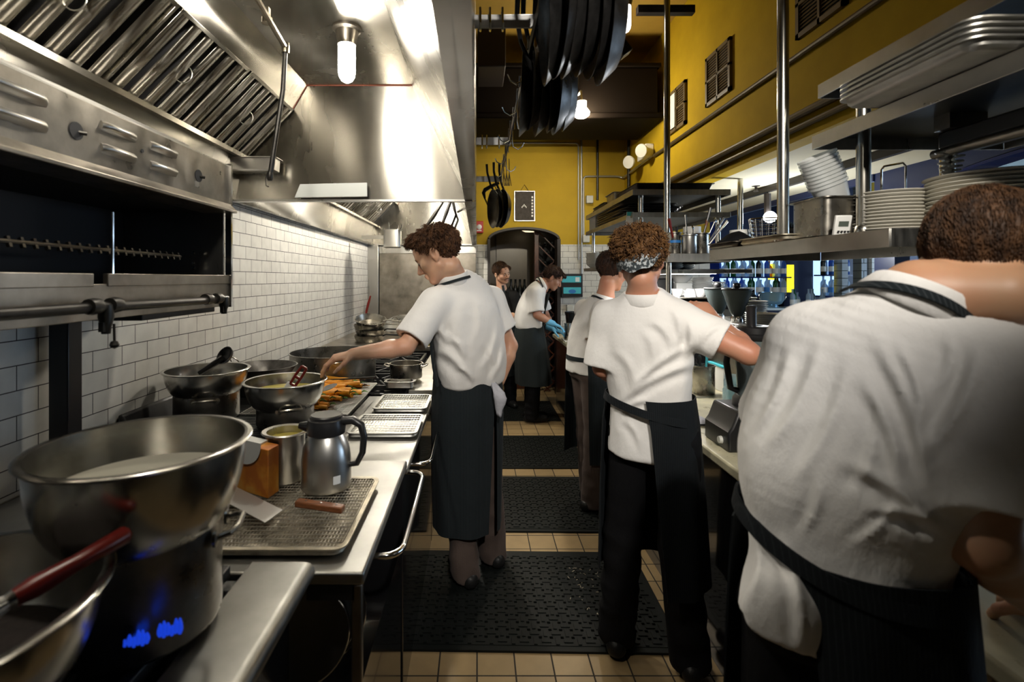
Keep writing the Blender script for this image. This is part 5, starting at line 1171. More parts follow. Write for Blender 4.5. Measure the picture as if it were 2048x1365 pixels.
x0, _, z1 = W(1575, 530, 7.2); x1, _, z0 = W(1588, 585, 7.2); 
tag(build(MB().box(x0, x1, 7.20, 7.215, z0, z1), 'bar_sign', 'yellow_sign'), 'tall narrow glowing yellow panel between the bottle niches', 'sign')
build(MB().box(4.42, 4.82, 7.216, 7.319, .9, 2.9), 'column', 'navy', t)
build(MB().box(3.16, 3.34, 6.9, 7.3, 0, 2.9), 'column', 'navy_gloss', t)
tag(build(MB().box(*(W(1552, 0, 7.1)[0], W(1558, 0, 7.1)[0], 7.2, 7.3, W(0, 560, 7.2)[2], W(0, 528, 7.2)[2])), 'bar_sign', 'yellow_sign'), 'short yellow panel behind bottles at the end of the first niche', 'sign')
bp = [(0, 0), (.036, 0), (.038, .004), (.038, .19), (.034, .215), (.016, .24), (.014, .29), (.016, .292), (.016, .31), (0, .31)]
bp2 = [(0, 0), (.044, 0), (.046, .004), (.046, .13), (.040, .16), (.016, .185), (.015, .23), (.018, .232), (.018, .25), (0, .25)]
def bottle(m, prof, col):
    t = thing('bottle', '', 'bottle', (0, 0, 0)); build(MB().lathe(prof, (0, 0, 0), 18), 'glass', m, t, smooth=50)
    r = prof[1][0]+.003; build(MB().lathe([(r, .05), (r, .13)], (0, 0, 0), 18), 'paper_label', col, t); return t
protos = [bottle('bottle_clear', bp, 'paper_white'), bottle('bottle_blue', bp, 'white_sheet'), bottle('bottle_clear', bp2, 'white_sheet'), bottle('bottle_green', bp, 'paper_white'), bottle('bottle_amber', bp2, 'paper_white'), bottle('bottle_dark', bp, 'paper_white'), bottle('bottle_clear', bp, 'blue_dark')]
names = ['clear', 'blue', 'squat clear', 'green', 'amber', 'dark', 'blue labelled clear']; usedb = set()
def place_b(i, loc, lab, grp, s=1):
    o = protos[i] if i not in usedb else copy_tree(protos[i]); usedb.add(i)
    o.location = loc; o.scale = (s,)*3; o.rotation_euler = (0, 0, RNG.uniform(0, 6)); tag(o, lab, 'bottle', grp)
cyc = [4, 0, 2, 1, 0, 6, 1, 2, 3, 3, 0, 2, 6, 2, 3, 5, 0, 1]
for r_, (nx, n, wh) in enumerate(((n1, 17, 'lower shelf of the wide bar niche'), (n1, 17, 'upper shelf of the wide bar niche'), (n2, 7, 'lower shelf of the narrow bar niche'), (n2, 7, 'upper shelf of the narrow bar niche'))):
    for k in range(n):
        i = cyc[(k+r_*5) % len(cyc)]; z = nx[2]+(0 if r_ % 2 == 0 else (.27 if r_ < 2 else .30))
        place_b(i, (nx[0]+.045+(nx[1]-nx[0]-.07)*k/(n-1), 7.17+.05*(k % 2), z), f'{names[i]} bottle, {nth(k)} from left on the {wh}', 'bottles on the '+wh, .92)
t = thing('bar_counter', 'pale back bar counter with bottles and a steel punch bowl', 'counter', (4.3, 6.9, 0))
zc = W(0, 616, 6.7)[2]
build(MB().box(3.45, 4.78, 6.62, 7.05, zc-.03, zc), 'top', mat('bar_top', (.55, .66, .72), .15), t, bevel=.004)
build(MB().box(3.5, 4.75, 6.68, 7.05, 0, zc-.03), 'front', 'navy', t)
x, _, z = W(1545, 600, 6.8)
t = thing('punch_bowl', 'blue tinted steel punch bowl with ring handles on the bar counter', 'bowl', (x, 6.82, zc))
build(MB().lathe([(0, .001), (.09, .001), (.07, .03), (.12, .05), (.15, .10), (.158, .20), (.165, .205), (.155, .205), (.145, .10), (.10, .055), (0, .05)], (x, 6.82, zc), 40), 'body', 'bowl_blue', t, smooth=50)
for s in (-1, 1): build(MB().tube([(x+s*.155+s*.03*math.sin(a), 6.80, zc+.15+.04*math.cos(a)) for a in np.linspace(0, PI, 9)], .007, 6), 'handle', 'chrome', t)
for k, px in enumerate((1506, 1511, 1516)): place_b(5, (W(px, 0, 6.9)[0], 6.95+.03*k, zc+.001), f'dark bottle, {nth(k)} from the left beside the punch bowl', 'dark bottles by the punch bowl', .75)
for k, (px, i) in enumerate(((1583, 0), (1591, 3), (1602, 2), (1615, 0), (1626, 6), (1633, 3), (1641, 2), (1648, 0), (1596, 1))): place_b(i, (W(px, 0, 6.85)[0], 6.83+.05*(k % 3), zc+.001), f'{names[i]} bottle, {nth(k)} along the bar right of the punch bowl' if k < 8 else 'small blue bottle behind the others on the bar counter', 'bottles on the bar counter', .80)
for i, (px0, px1, m) in enumerate(((1684, 1696, 'tile_pillar'), (1723, 1734, 'tile_pillar'), (1744, 1754, 'tile_back'))):
    x0, x1 = W(px0, 0, 6.6)[0], W(px1, 0, 6.6)[0]; struct(MB().box(x0, x1, 6.6, 6.75, 0, 2.94), f'column_{i+1}', m)
wn = struct(MB().box(5.86, 6.9, 7.36, 7.395, 1.0, 1.83), 'window_1', mat('window_glow', (.6, .7, .8), .3, emis=(.55, .75, 1.0), estr=3))
for k in range(3): build(MB().box(5.84+k*.52, 5.88+k*.52, 7.33, 7.36, .98, 1.85), 'window_frame', 'navy_gloss', wn)
struct(MB().box(8.86, 8.899, 1.0, 6.0, .9, 2.5), 'window_2', 'window_glow')
t = thing('bar_lamp', 'bright bar spotlight glowing behind the chrome wire handle', 'lamp', W(1775, 380, 4.3))
c = V(*W(1775, 381, 4.6)); build(MB().lathe([(0, -.02), (.04, -.01), (.045, .01), (.03, .03), (0, .03)], c, 20, (-.4, -.9, -.3)), 'lens', 'lens_bar', t, smooth=60); build(MB().tube([c+V(0, .03, .02), c+V(0, .03, .12), c+V(0, .05, 2.95-c[2])], .012, 8), 'stem', 'trim_dark', t)
t = thing('bar_lamp', 'bright track spotlight glowing through the wire basket', 'lamp', W(1540, 435, 5))
c = V(*W(1540, 434, 4.6)); build(MB().lathe([(0, -.02), (.05, -.01), (.055, .01), (.04, .03), (0, .03)], c, 20, (-.5, -.8, -.5)), 'lens', 'lens_bar', t, smooth=60); build(MB().tube([c+V(0, .04, .02), c+V(0, .04, .18), c+V(0, .04, .22)], .03, 8), 'head', 'trim_dark', t)
build(MB().tube([c+V(0, .04, .2), (c[0], c[1]+.04, 2.455)], .008, 6), 'stem', 'trim_dark', t)
tag(build(MB().box(2.68, 2.72, .5, 7.1, 2.40, 2.458), 'lamp_track', 'trim_dark'), 'black lamp track running along the low cream ceiling', 'track')
for lab, px, py, zc2 in (('sprinkler head on the low cream ceiling', 1512, 378, 2.46), ('sprinkler head on the bar ceiling seen through the arch', 1962, 320, 2.95)):
    d = (zc2-H)*F/(CY-py+6); x = (px-CX)*d/F; tag(build(MB().lathe([(.035, 0), (.035, -.004), (.012, -.008), (.010, -.03), (.022, -.05), (.022, -.054), (0, -.054)], (x, d, zc2), 14), 'sprinkler', 'trim_dark'), lab, 'sprinkler')
tag(build(MB().tube([W(1865, 340, 3.9), W(1866, 365, 3.9)], .008, 6).tube([W(1863, 350, 3.9), W(1868, 356, 3.9)], .012, 6), 'hanging_chain', 'trim_dark'), 'short dark chain hanging inside the arch', 'chain')
# ------------------------------------------------------------------ floor mats
def mat_obj(label, x0, x1, y0, y1, rz):
    mx, my = (x0+x1)/2, (y0+y1)/2; t = thing('floor_mat', label, 'mat', (mx, my, .0)); mb = MB(); L, Wd = (x1-x0)/2, (y1-y0)/2; p = .0475
    nx, ny = int(2*L/p)-1, int(2*Wd/p)-1; px = 2*L/(nx+1); py = 2*Wd/(ny+1); h = .3*px
    # slab with real square drain holes: grid cells, holes at every odd cell
    xs = [-L]; ysl = [-Wd]
    for i in range(nx): c = -L+px*(i+1); xs += [c-h/2, c+h/2]
    for j in range(ny): c = -Wd+py*(j+1); ysl += [c-h/2, c+h/2]
    xs.append(L); ysl.append(Wd); NX, NY = len(xs), len(ysl)
    vs = [(mx+x, my+y, z) for z in (.001, .013) for y in ysl for x in xs]; fs = []
    idx = lambda i, j, k: k*NX*NY+j*NX+i
    solid = lambda i, j: 0 <= i < NX-1 and 0 <= j < NY-1 and not (i % 2 == 1 and j % 2 == 1)
    for j in range(NY-1):
        for i in range(NX-1):
            if not solid(i, j): continue
            fs.append((idx(i, j, 1), idx(i+1, j, 1), idx(i+1, j+1, 1), idx(i, j+1, 1)))
            for (di, dj, a, b_) in ((-1, 0, (i, j+1), (i, j)), (1, 0, (i+1, j), (i+1, j+1)), (0, -1, (i, j), (i+1, j)), (0, 1, (i+1, j+1), (i, j+1))):
                if not solid(i+di, j+dj): fs.append((idx(*a, 0), idx(*b_, 0), idx(*b_, 1), idx(*a, 1)))
    mb.add(vs, fs); build(mb, 'slab', 'rubber', t, smooth=0)
    nb = MB()
    for j in range(ny+1):
        for i in range(nx+1):
            x, y = mx-L+px*(i+.5), my-Wd+py*(j+.5)
            if (i+j) % 2: nb.box(x-px*.42, x+px*.42, y-py*.16, y+py*.16, .013, .0165)
            else: nb.box(x-px*.16, x+px*.16, y-py*.42, y+py*.42, .013, .0165)
    build(nb, 'tread_pattern', 'rubber', t, smooth=0)
    rb = MB()
    for a, b_, c, d in ((-L-.03, L+.03, -Wd-.03, -Wd), (-L-.03, L+.03, Wd, Wd+.03), (-L-.03, -L, -Wd, Wd), (L, L+.03, -Wd, Wd)): rb.box(mx+a, mx+b_, my+c, my+d, .001, .011)
    build(rb, 'border', 'rubber', t); t.rotation_euler = (0, 0, rz)
mat_obj('nearest black rubber floor mat with drain holes', -.34, .86, 2.16, 2.88, -.02)
mat_obj('black rubber floor mat in front of the standing cook in mid aisle', -.20, .90, 3.17, 3.98, -.015)
mat_obj('black rubber floor mat farther up the aisle', -.14, .90, 4.22, 5.02, 0)
mat_obj('farthest black rubber floor mat by the doorway', -.10, .90, 5.62, 6.45, 0)
fd = MB()
for k in range(34):
    x, y = RNG.uniform(.45, .66), RNG.uniform(2.35, 2.75); a = RNG.uniform(0, 3); fd.obox(V(x, y, .018), (math.cos(a), math.sin(a), 0), (-math.sin(a), math.cos(a), 0), (0, 0, 1), RNG.uniform(.002, .009), .0014, .001)
tag(build(fd, 'food_scraps', 'scraps'), 'pale food scraps scattered on the nearest floor mat', 'scraps', None, 'stuff')
# ------------------------------------------------------------------ signed-distance figures
def nrm(v): v = np.array(v, float); return v/np.linalg.norm(v)
def axis_pts(lo, hi, base, refs):
    out = [lo]
    while out[-1] < hi:
        x = out[-1]; h = base
        for a, b, f in refs:
            if a-f <= x <= b: h = min(h, f)
            elif x < a: h = min(h, max(f, a-x))
        out.append(x+h)
    return np.array(out)
def spline_st(st, m=5):
    C = [np.array(x[0], float) for x in st]; out = []
    for i in range(len(st)-1):
        p = [C[max(0, i-1)], C[i], C[i+1], C[min(len(C)-1, i+2)]]; r = [st[max(0, i-1)], st[i], st[i+1], st[min(len(C)-1, i+2)]]
        for t in np.arange(m)/m:
            cr = lambda a, b, c, d: .5*(2*b+(c-a)*t+(2*a-5*b+4*c-d)*t*t+(3*b-a-3*c+d)*t**3)
            out.append((cr(*p), nrm(cr(*[np.array(q[1], float) for q in r])), cr(*[q[2] for q in r]), cr(*[q[3] for q in r])))
    out.append(st[-1]); return out
class Field:
    def __init__(s, lo, hi, base, refs=()):
        s.ax = [axis_pts(lo[i], hi[i], base, [(r[0][i], r[1][i], r[2]) for r in refs]) for i in range(3)]
        s.F = np.full([len(a) for a in s.ax], .5, np.float32)
    def sub(s, lo, hi, m):
        sl = tuple(slice(max(0, np.searchsorted(s.ax[i], lo[i]-m)), np.searchsorted(s.ax[i], hi[i]+m)) for i in range(3))
        X = np.meshgrid(*[s.ax[i][sl[i]] for i in range(3)], indexing='ij', sparse=False)
        return sl, np.stack(X, -1).astype(np.float32)
    def comb(s, sl, d, k, op):
        A = s.F[sl]
        if op == 'u':
            h = np.maximum(k-np.abs(A-d), 0)/k; s.F[sl] = np.minimum(A, d)-h*h*k*.25
        elif op == 's':
            d = -d; h = np.maximum(k-np.abs(A-d), 0)/k; s.F[sl] = np.maximum(A, d)+h*h*k*.25
        elif op == 'i': s.F[sl] = np.maximum(A, d)
    def cap(s, a, b, ra, rb, k=.02, op='u', clip=None, hollow=None):
        a = np.array(a, np.float32); b = np.array(b, np.float32); R = max(ra, rb); lo = np.minimum(a, b)-R; hi = np.maximum(a, b)+R
        sl, P = s.sub(lo, hi, .05)
        if P.size == 0: return
        ab = b-a; t = np.clip(((P-a)@ab)/max(1e-9, ab@ab), 0, 1)
        d = np.linalg.norm(P-a-t[..., None]*ab, axis=-1)-(ra+(rb-ra)*t)
        if clip is not None: d = np.maximum(d, (P-np.array(clip[0], np.float32))@np.array(clip[1], np.float32))
        if hollow is not None:
            ha, hb, hr, hc = hollow; ha = np.array(ha, np.float32); hb = np.array(hb, np.float32); q = hb-ha
            tt = np.clip(((P-ha)@q)/(q@q), 0, 1.5); d2 = np.linalg.norm(P-ha-tt[..., None]*q, axis=-1)-hr
            d2 = np.maximum(d2, -((P-ha)@(q/np.linalg.norm(q)))); d = np.maximum(d, -d2)
        s.comb(sl, d, k, op)
    def ell(s, c, R, r, k=.02, op='u'):
        c = np.array(c, np.float32); r = np.array(r, np.float32); R = np.array(R, np.float32); ext = np.abs(R.T)@r
        sl, P = s.sub(c-ext, c+ext, .05)
        if P.size == 0: return
        q = (P-c)@R.T; k0 = np.linalg.norm(q/r, axis=-1); k1 = np.linalg.norm(q/(r*r), axis=-1)+1e-6
        s.comb(sl, k0*(k0-1)/k1, k, op)
    def torso(s, st, k=.03, op='u'):
        st = spline_st(st)
        """st: list of (centre, side, rs, rf)"""
        st = [(np.array(c, np.float32), nrm(sd).astype(np.float32), rs, rf) for c, sd, rs, rf in st]
        R = max(max(x[2], x[3]) for x in st); C = np.array([x[0] for x in st])
        sl, P = s.sub(C.min(0)-R, C.max(0)+R, .03); best = None
        for i in range(len(st)-1):
            (a, sa, ra, fa), (b, sb, rb, fb) = st[i], st[i+1]; ab = b-a; L = float(np.linalg.norm(ab)); dr = ab/L
            t = np.clip(((P-a)@ab)/(L*L), 0, 1); v = P-a-t[..., None]*ab
            sd = nrm(sa+sb).astype(np.float32); fr = np.cross(dr, sd); fr /= np.linalg.norm(fr)
            rs = ra+(rb-ra)*t; rf = fa+(fb-fa)*t; al = v@dr
            e = np.sqrt((np.abs(v@sd)/rs)**2.5+(np.abs(v@fr)/rf)**2.5+1e-9)**(2/2.5); m = np.minimum(rs, rf)
            d = (np.sqrt(e*e+(al/(m*.35))**2)-1)*m
            best = d if best is None else np.minimum(best, d)
        s.comb(sl, best, k, op)
    def plane(s, p, n):
        X = np.meshgrid(*s.ax, indexing='ij', sparse=True); n = np.array(n, float); d = sum((X[i]-p[i])*n[i] for i in range(3)).astype(np.float32); s.F = np.maximum(s.F, d)
    def disp(s, fn, band=.05):
        m = np.abs(s.F) < band; I = np.nonzero(m); P = np.stack([s.ax[i][I[i]] for i in range(3)], -1); s.F[m] += fn(P).astype(np.float32)
    def mesh(s):
        F = np.pad(s.F, 1, constant_values=.5); ax = [np.concatenate(([a[0]-.005], a, [a[-1]+.005])) for a in s.ax]
        S = F < 0; nx, ny, nz = F.shape
        cnt = sum(S[i:nx-1+i, j:ny-1+j, k:nz-1+k].astype(np.int8) for i in (0, 1) for j in (0, 1) for k in (0, 1))
        act = (cnt > 0) & (cnt < 8); I = np.stack(np.nonzero(act), -1); N = len(I)
        idx = np.full(act.shape, -1, np.int64); idx[act] = np.arange(N)
        off = [(i, j, k) for i in (0, 1) for j in (0, 1) for k in (0, 1)]
        val = np.stack([F[I[:, 0]+i, I[:, 1]+j, I[:, 2]+k] for i, j, k in off], -1)
        acc = np.zeros((N, 3)); n = np.zeros(N)
        for a, oa in enumerate(off):
            for b, ob in enumerate(off):
                if b <= a or sum(abs(p-q) for p, q in zip(oa, ob)) != 1: continue
                va, vb = val[:, a], val[:, b]; cr = (va < 0) != (vb < 0); t = np.where(cr, va/np.where(cr, va-vb, 1), 0)
                for q in range(3): acc[:, q] += np.where(cr, oa[q]+(ob[q]-oa[q])*t, 0)
                n += cr
        acc /= n[:, None]
        V_ = np.stack([ax[q][I[:, q]]+acc[:, q]*(ax[q][np.minimum(I[:, q]+1, len(ax[q])-1)]-ax[q][I[:, q]]) for q in range(3)], -1)
        Q = []
        for q in range(3):
            a, b = [(1, 2), (2, 0), (0, 1)][q]
            lo = [slice(None)]*3; hi = [slice(None)]*3; lo[q] = slice(0, -1); hi[q] = slice(1, None)
            ch = S[tuple(lo)] != S[tuple(hi)]; J = np.stack(np.nonzero(ch), -1); J = J[(J[:, a] > 0) & (J[:, b] > 0)]
            flip = S[tuple(lo)][J[:, 0], J[:, 1], J[:, 2]]
            def at(da, db):
                K = J.copy(); K[:, a] -= da; K[:, b] -= db; return idx[K[:, 0], K[:, 1], K[:, 2]]
            qd = np.stack([at(1, 1), at(0, 1), at(0, 0), at(1, 0)], -1); qd = np.where(flip[:, None], qd, qd[:, ::-1]); Q.append(qd)
        Q = np.concatenate(Q); Q = Q[(Q >= 0).all(1)]
        # relax
        E = np.concatenate([Q[:, [0, 1]], Q[:, [1, 2]], Q[:, [2, 3]], Q[:, [3, 0]]])
        for lam in (.5, .3):
            sm = np.zeros_like(V_); c = np.zeros(len(V_))
            for q in range(3): sm[:, q] = np.bincount(E[:, 0], V_[E[:, 1], q], len(V_))+np.bincount(E[:, 1], V_[E[:, 0], q], len(V_))
            c = np.bincount(E[:, 0], minlength=len(V_))+np.bincount(E[:, 1], minlength=len(V_)); V_ = V_+lam*(sm/np.maximum(c, 1)[:, None]-V_)
        return V_, Q
def smooth_mesh(field, name, material, parent):
    v, q = field.mesh(); me = bpy.data.meshes.new(name); o = np.array(ORG[parent.name])
    me.from_pydata((v-o).tolist(), [], q.tolist()); me.materials.append(M(material)); me.shade_smooth(); me.update()
    ob = bpy.data.objects.new(name, me); COL.objects.link(ob); ob.parent = parent; ORG[ob.name] = tuple(o); return ob
def sines(seed, freq, n=6, stretch=(1, 1, 1)):
    r = np.random.default_rng(seed); K = r.normal(size=(n, 3)); K = K/np.linalg.norm(K, axis=1, keepdims=True)*freq*r.uniform(.6, 1.4, (n, 1))*np.array(stretch); ph = r.uniform(0, 6.28, n)
    return lambda P: np.sin(P@K.T+ph).sum(-1)/math.sqrt(n)
def frame(fwd, pitch=0, roll=0):
    """rows: right, forward, up; pitch > 0 looks down"""
    f = nrm((fwd[0], fwd[1], 0)); r = V(f[1], -f[0], 0); u = V(0, 0, 1)
    p = math.radians(pitch); f2 = f*math.cos(p)-u*math.sin(p); u2 = np.cross(r, f2)
    a = math.radians(roll); r3 = r*math.cos(a)+u2*math.sin(a); u3 = np.cross(r3, f2); return np.array([r3, f2, u3])
def add_head(fd, O, R, s):
    L = lambda *p: O+R.T@(np.array(p)*s)
    fd.ell(L(0, -.016, .032), R, np.array((.075, .096, .086))*s, .02)
    fd.ell(L(0, .030, -.030), R, np.array((.061, .062, .082))*s, .03)
    for q in (-1, 1): fd.cap(L(.050*q, .002, -.055), L(.012*q, .066, -.098), .022*s, .017*s, .025); fd.ell(L(.045*q, .058, -.030), R, np.array((.022, .022, .022))*s, .025)
    fd.ell(L(0, .074, -.100), R, np.array((.022, .016, .016))*s, .015)
    fd.cap(L(-.036, .078, .016), L(.036, .078, .016), .013*s, .013*s, .018)
    fd.ell(L(0, .066, .045), R, np.array((.05, .028, .03))*s, .03)
    for q in (-1, 1): fd.ell(L(.031*q, .098, -.004), R, np.array((.016, .016, .011))*s, .012, 's'); fd.ell(L(.031*q, .074, -.004), R, np.array((.016, .013, .013))*s, .006)
    fd.cap(L(0, .088, .006), L(0, .112, -.036), .0085*s, .0115*s, .012); fd.ell(L(0, .112, -.038), R, np.array((.012, .011, .010))*s, .006)
    for q in (-1, 1): fd.ell(L(.012*q, .100, -.043), R, np.array((.009, .010, .008))*s, .006)
    fd.cap(L(-.016, .090, -.066), L(.016, .090, -.066), .0075*s, .0075*s, .008); fd.cap(L(-.014, .088, -.078), L(.014, .088, -.078), .008*s, .008*s, .007)
    for q in (-1, 1):
        fd.ell(L(.078*q, -.010, -.010), R, np.array((.011, .020, .032))*s, .008); fd.ell(L(.090*q, -.006, -.008), R, np.array((.007, .011, .020))*s, .004, 's')
        fd.ell(L(.074*q, -.004, -.036), R, np.array((.008, .009, .010))*s, .006)
def add_hand(fd, w, d, n, th, s=1, curl=35, spread=.12, kb=.010, tl=(1, 1, 1, 1)):
    w = np.array(w, float); d = nrm(d); n = nrm(np.array(n)-d*np.dot(n, d)); th = nrm(th-d*np.dot(th, d)-n*np.dot(th, n))
    tips = []
    fd.ell(w+d*.045*s, np.array([th, d, n]), np.array((.036, .052, .015))*s, .015)
    for i, (off, ln) in enumerate(((.028, 1.0), (.009, 1.1), (-.010, 1.03), (-.028, .82))):
        k0 = w+d*(.088-.004*abs(i-1.2))*s+th*off*s; fd.cap(w+d*.02*s+th*off*.6*s, k0, .013*s, .0115*s, kb)
        p = k0; a = math.radians(curl*(.55+.12*i)); dd = d+th*spread*(1-i*.67)*.5; dd = nrm(dd)
        for L_, r0, r1, f in ((.043, .0098, .0088, 1), (.027, .0088, .0080, 1.15), (.022, .0080, .0066, .9)):
            dd = nrm(dd*math.cos(a*f)+n*math.sin(a*f)); n2 = nrm(n-dd*np.dot(n, dd)) ; q = p+dd*L_*ln*s; fd.cap(p, q, r0*s, r1*s, .004); p = q
            a = math.radians(curl*.8); n = nrm(n)
        tips.append(p)
    b = w+d*.022*s+th*.026*s+n*.006*s; m1 = b+nrm(th*.75+d*.75+n*.35)*.042*s; m2 = m1+nrm(th*.25+d*.9+n*.5)*.030*s; m3 = m2+nrm(d*.9+n*.6-th*.05)*.024*s
    fd.cap(w+d*.012*s+th*.012*s, b, .016*s, .015*s, .012); fd.cap(b, m1, .0135*s, .0115*s, .006); fd.cap(m1, m2, .011*s, .0095*s, .004); fd.cap(m2, m3, .0095*s, .0075*s, .004)
    return tips
def skirt(name, mname, parent, levels, side, a0, a1, folds=.006, nf=11, seed=1, th=.004, na=72, phase=0):
    """levels: list of (centre xyz, rs, rf); a0/a1 edge angles in degrees, (top, bottom)"""
    side = nrm(side); fr = np.cross((0, 0, 1), side); fr /= np.linalg.norm(fr); rg = np.random.default_rng(seed); nz = 26; N = len(levels); rows = []
    sg = sines(seed, 9, 5, (1, 1, .3))
    for i in range(nz):
        f = i/(nz-1)*(N-1); j = min(int(f), N-2); t = f-j; c = np.array(levels[j][0])*(1-t)+np.array(levels[j+1][0])*t
        rs = levels[j][1]*(1-t)+levels[j+1][1]*t; rf = levels[j][2]*(1-t)+levels[j+1][2]*t; g = i/(nz-1)
        A0 = math.radians(a0[0]+(a0[1]-a0[0])*g); A1 = math.radians(a1[0]+(a1[1]-a1[0])*g); row = []
        for a in np.linspace(A0, A1, na):
            p = c+side*rs*math.cos(a)+fr*rf*math.sin(a); w = folds*(.25+g*1.1)*(math.sin(nf*a+phase+2*g)+.5*float(sg(p[None])[0])); rad = side*math.cos(a)+fr*math.sin(a)
            row.append((p+rad*w, rad))
        rows.append(row)
    vs = [p+r*th/2 for row in rows for p, r in row]+[p-r*th/2 for row in rows for p, r in row]; n = nz*na; fs = []
    I = lambda i, j, k: k*n+i*na+j
    for i in range(nz-1):
        for j in range(na-1): fs += [(I(i, j, 0), I(i, j+1, 0), I(i+1, j+1, 0), I(i+1, j, 0)), (I(i, j, 1), I(i+1, j, 1), I(i+1, j+1, 1), I(i, j+1, 1))]
    for i in range(nz-1):
        for j in (0, na-1): fs.append((I(i, j, 0), I(i+1, j, 0), I(i+1, j, 1), I(i, j, 1)))
    for j in range(na-1):
        for i in (0, nz-1): fs.append((I(i, j, 0), I(i, j+1, 0), I(i, j+1, 1), I(i, j, 1)))
    return build(MB().add(vs, fs), name, mname, parent, smooth=60)
def ribbon(name, mname, parent, pts, normals, wd, th=.003):
    """flat band along pts; width direction is across path and normal"""
    P = [np.array(p, float) for p in pts]; n = len(P); rg = []
    for i in range(n):
        t = nrm(P[min(i+1, n-1)]-P[max(i-1, 0)]); nn = nrm(np.array(normals[i])-t*np.dot(normals[i], t)); w = np.cross(t, nn)
        rg.append([P[i]+w*wd/2+nn*th, P[i]-w*wd/2+nn*th, P[i]-w*wd/2-nn*th, P[i]+w*wd/2-nn*th])
    return build(MB().loft(rg), name, mname, parent, smooth=50)
def band(name, mname, parent, c0, c1, side, r0, r1, a0=0, a1=360, th=.004, n=64, tilt=None):
    """elliptical band between two ellipses (centre, (rs, rf)), angle range in degrees"""
    side = nrm(side); fr = np.cross((0, 0, 1), side); vs = []; m = n+1
    for k in (0, 1):
        for c, r in ((c0, r0), (c1, r1)):
            for a in np.linspace(math.radians(a0), math.radians(a1), m):
                d = side*math.cos(a)+fr*math.sin(a); vs.append(np.array(c)+side*(r[0]+k*th)*math.cos(a)+fr*(r[1]+k*th)*math.sin(a)+(np.array(tilt(a)) if tilt else 0))
    fs = []; I = lambda k, l, j: k*2*m+l*m+j
    for j in range(n): fs += [(I(0, 0, j), I(0, 1, j), I(0, 1, j+1), I(0, 0, j+1)), (I(1, 0, j), I(1, 0, j+1), I(1, 1, j+1), I(1, 1, j)), (I(0, 0, j), I(0, 0, j+1), I(1, 0, j+1), I(1, 0, j)), (I(0, 1, j), I(1, 1, j), I(1, 1, j+1), I(0, 1, j+1))]
    if a1-a0 < 360: fs += [(I(0, 0, j), I(1, 0, j), I(1, 1, j), I(0, 1, j)) for j in (0, n)]
    return build(MB().add(vs, fs), name, mname, parent, smooth=60)
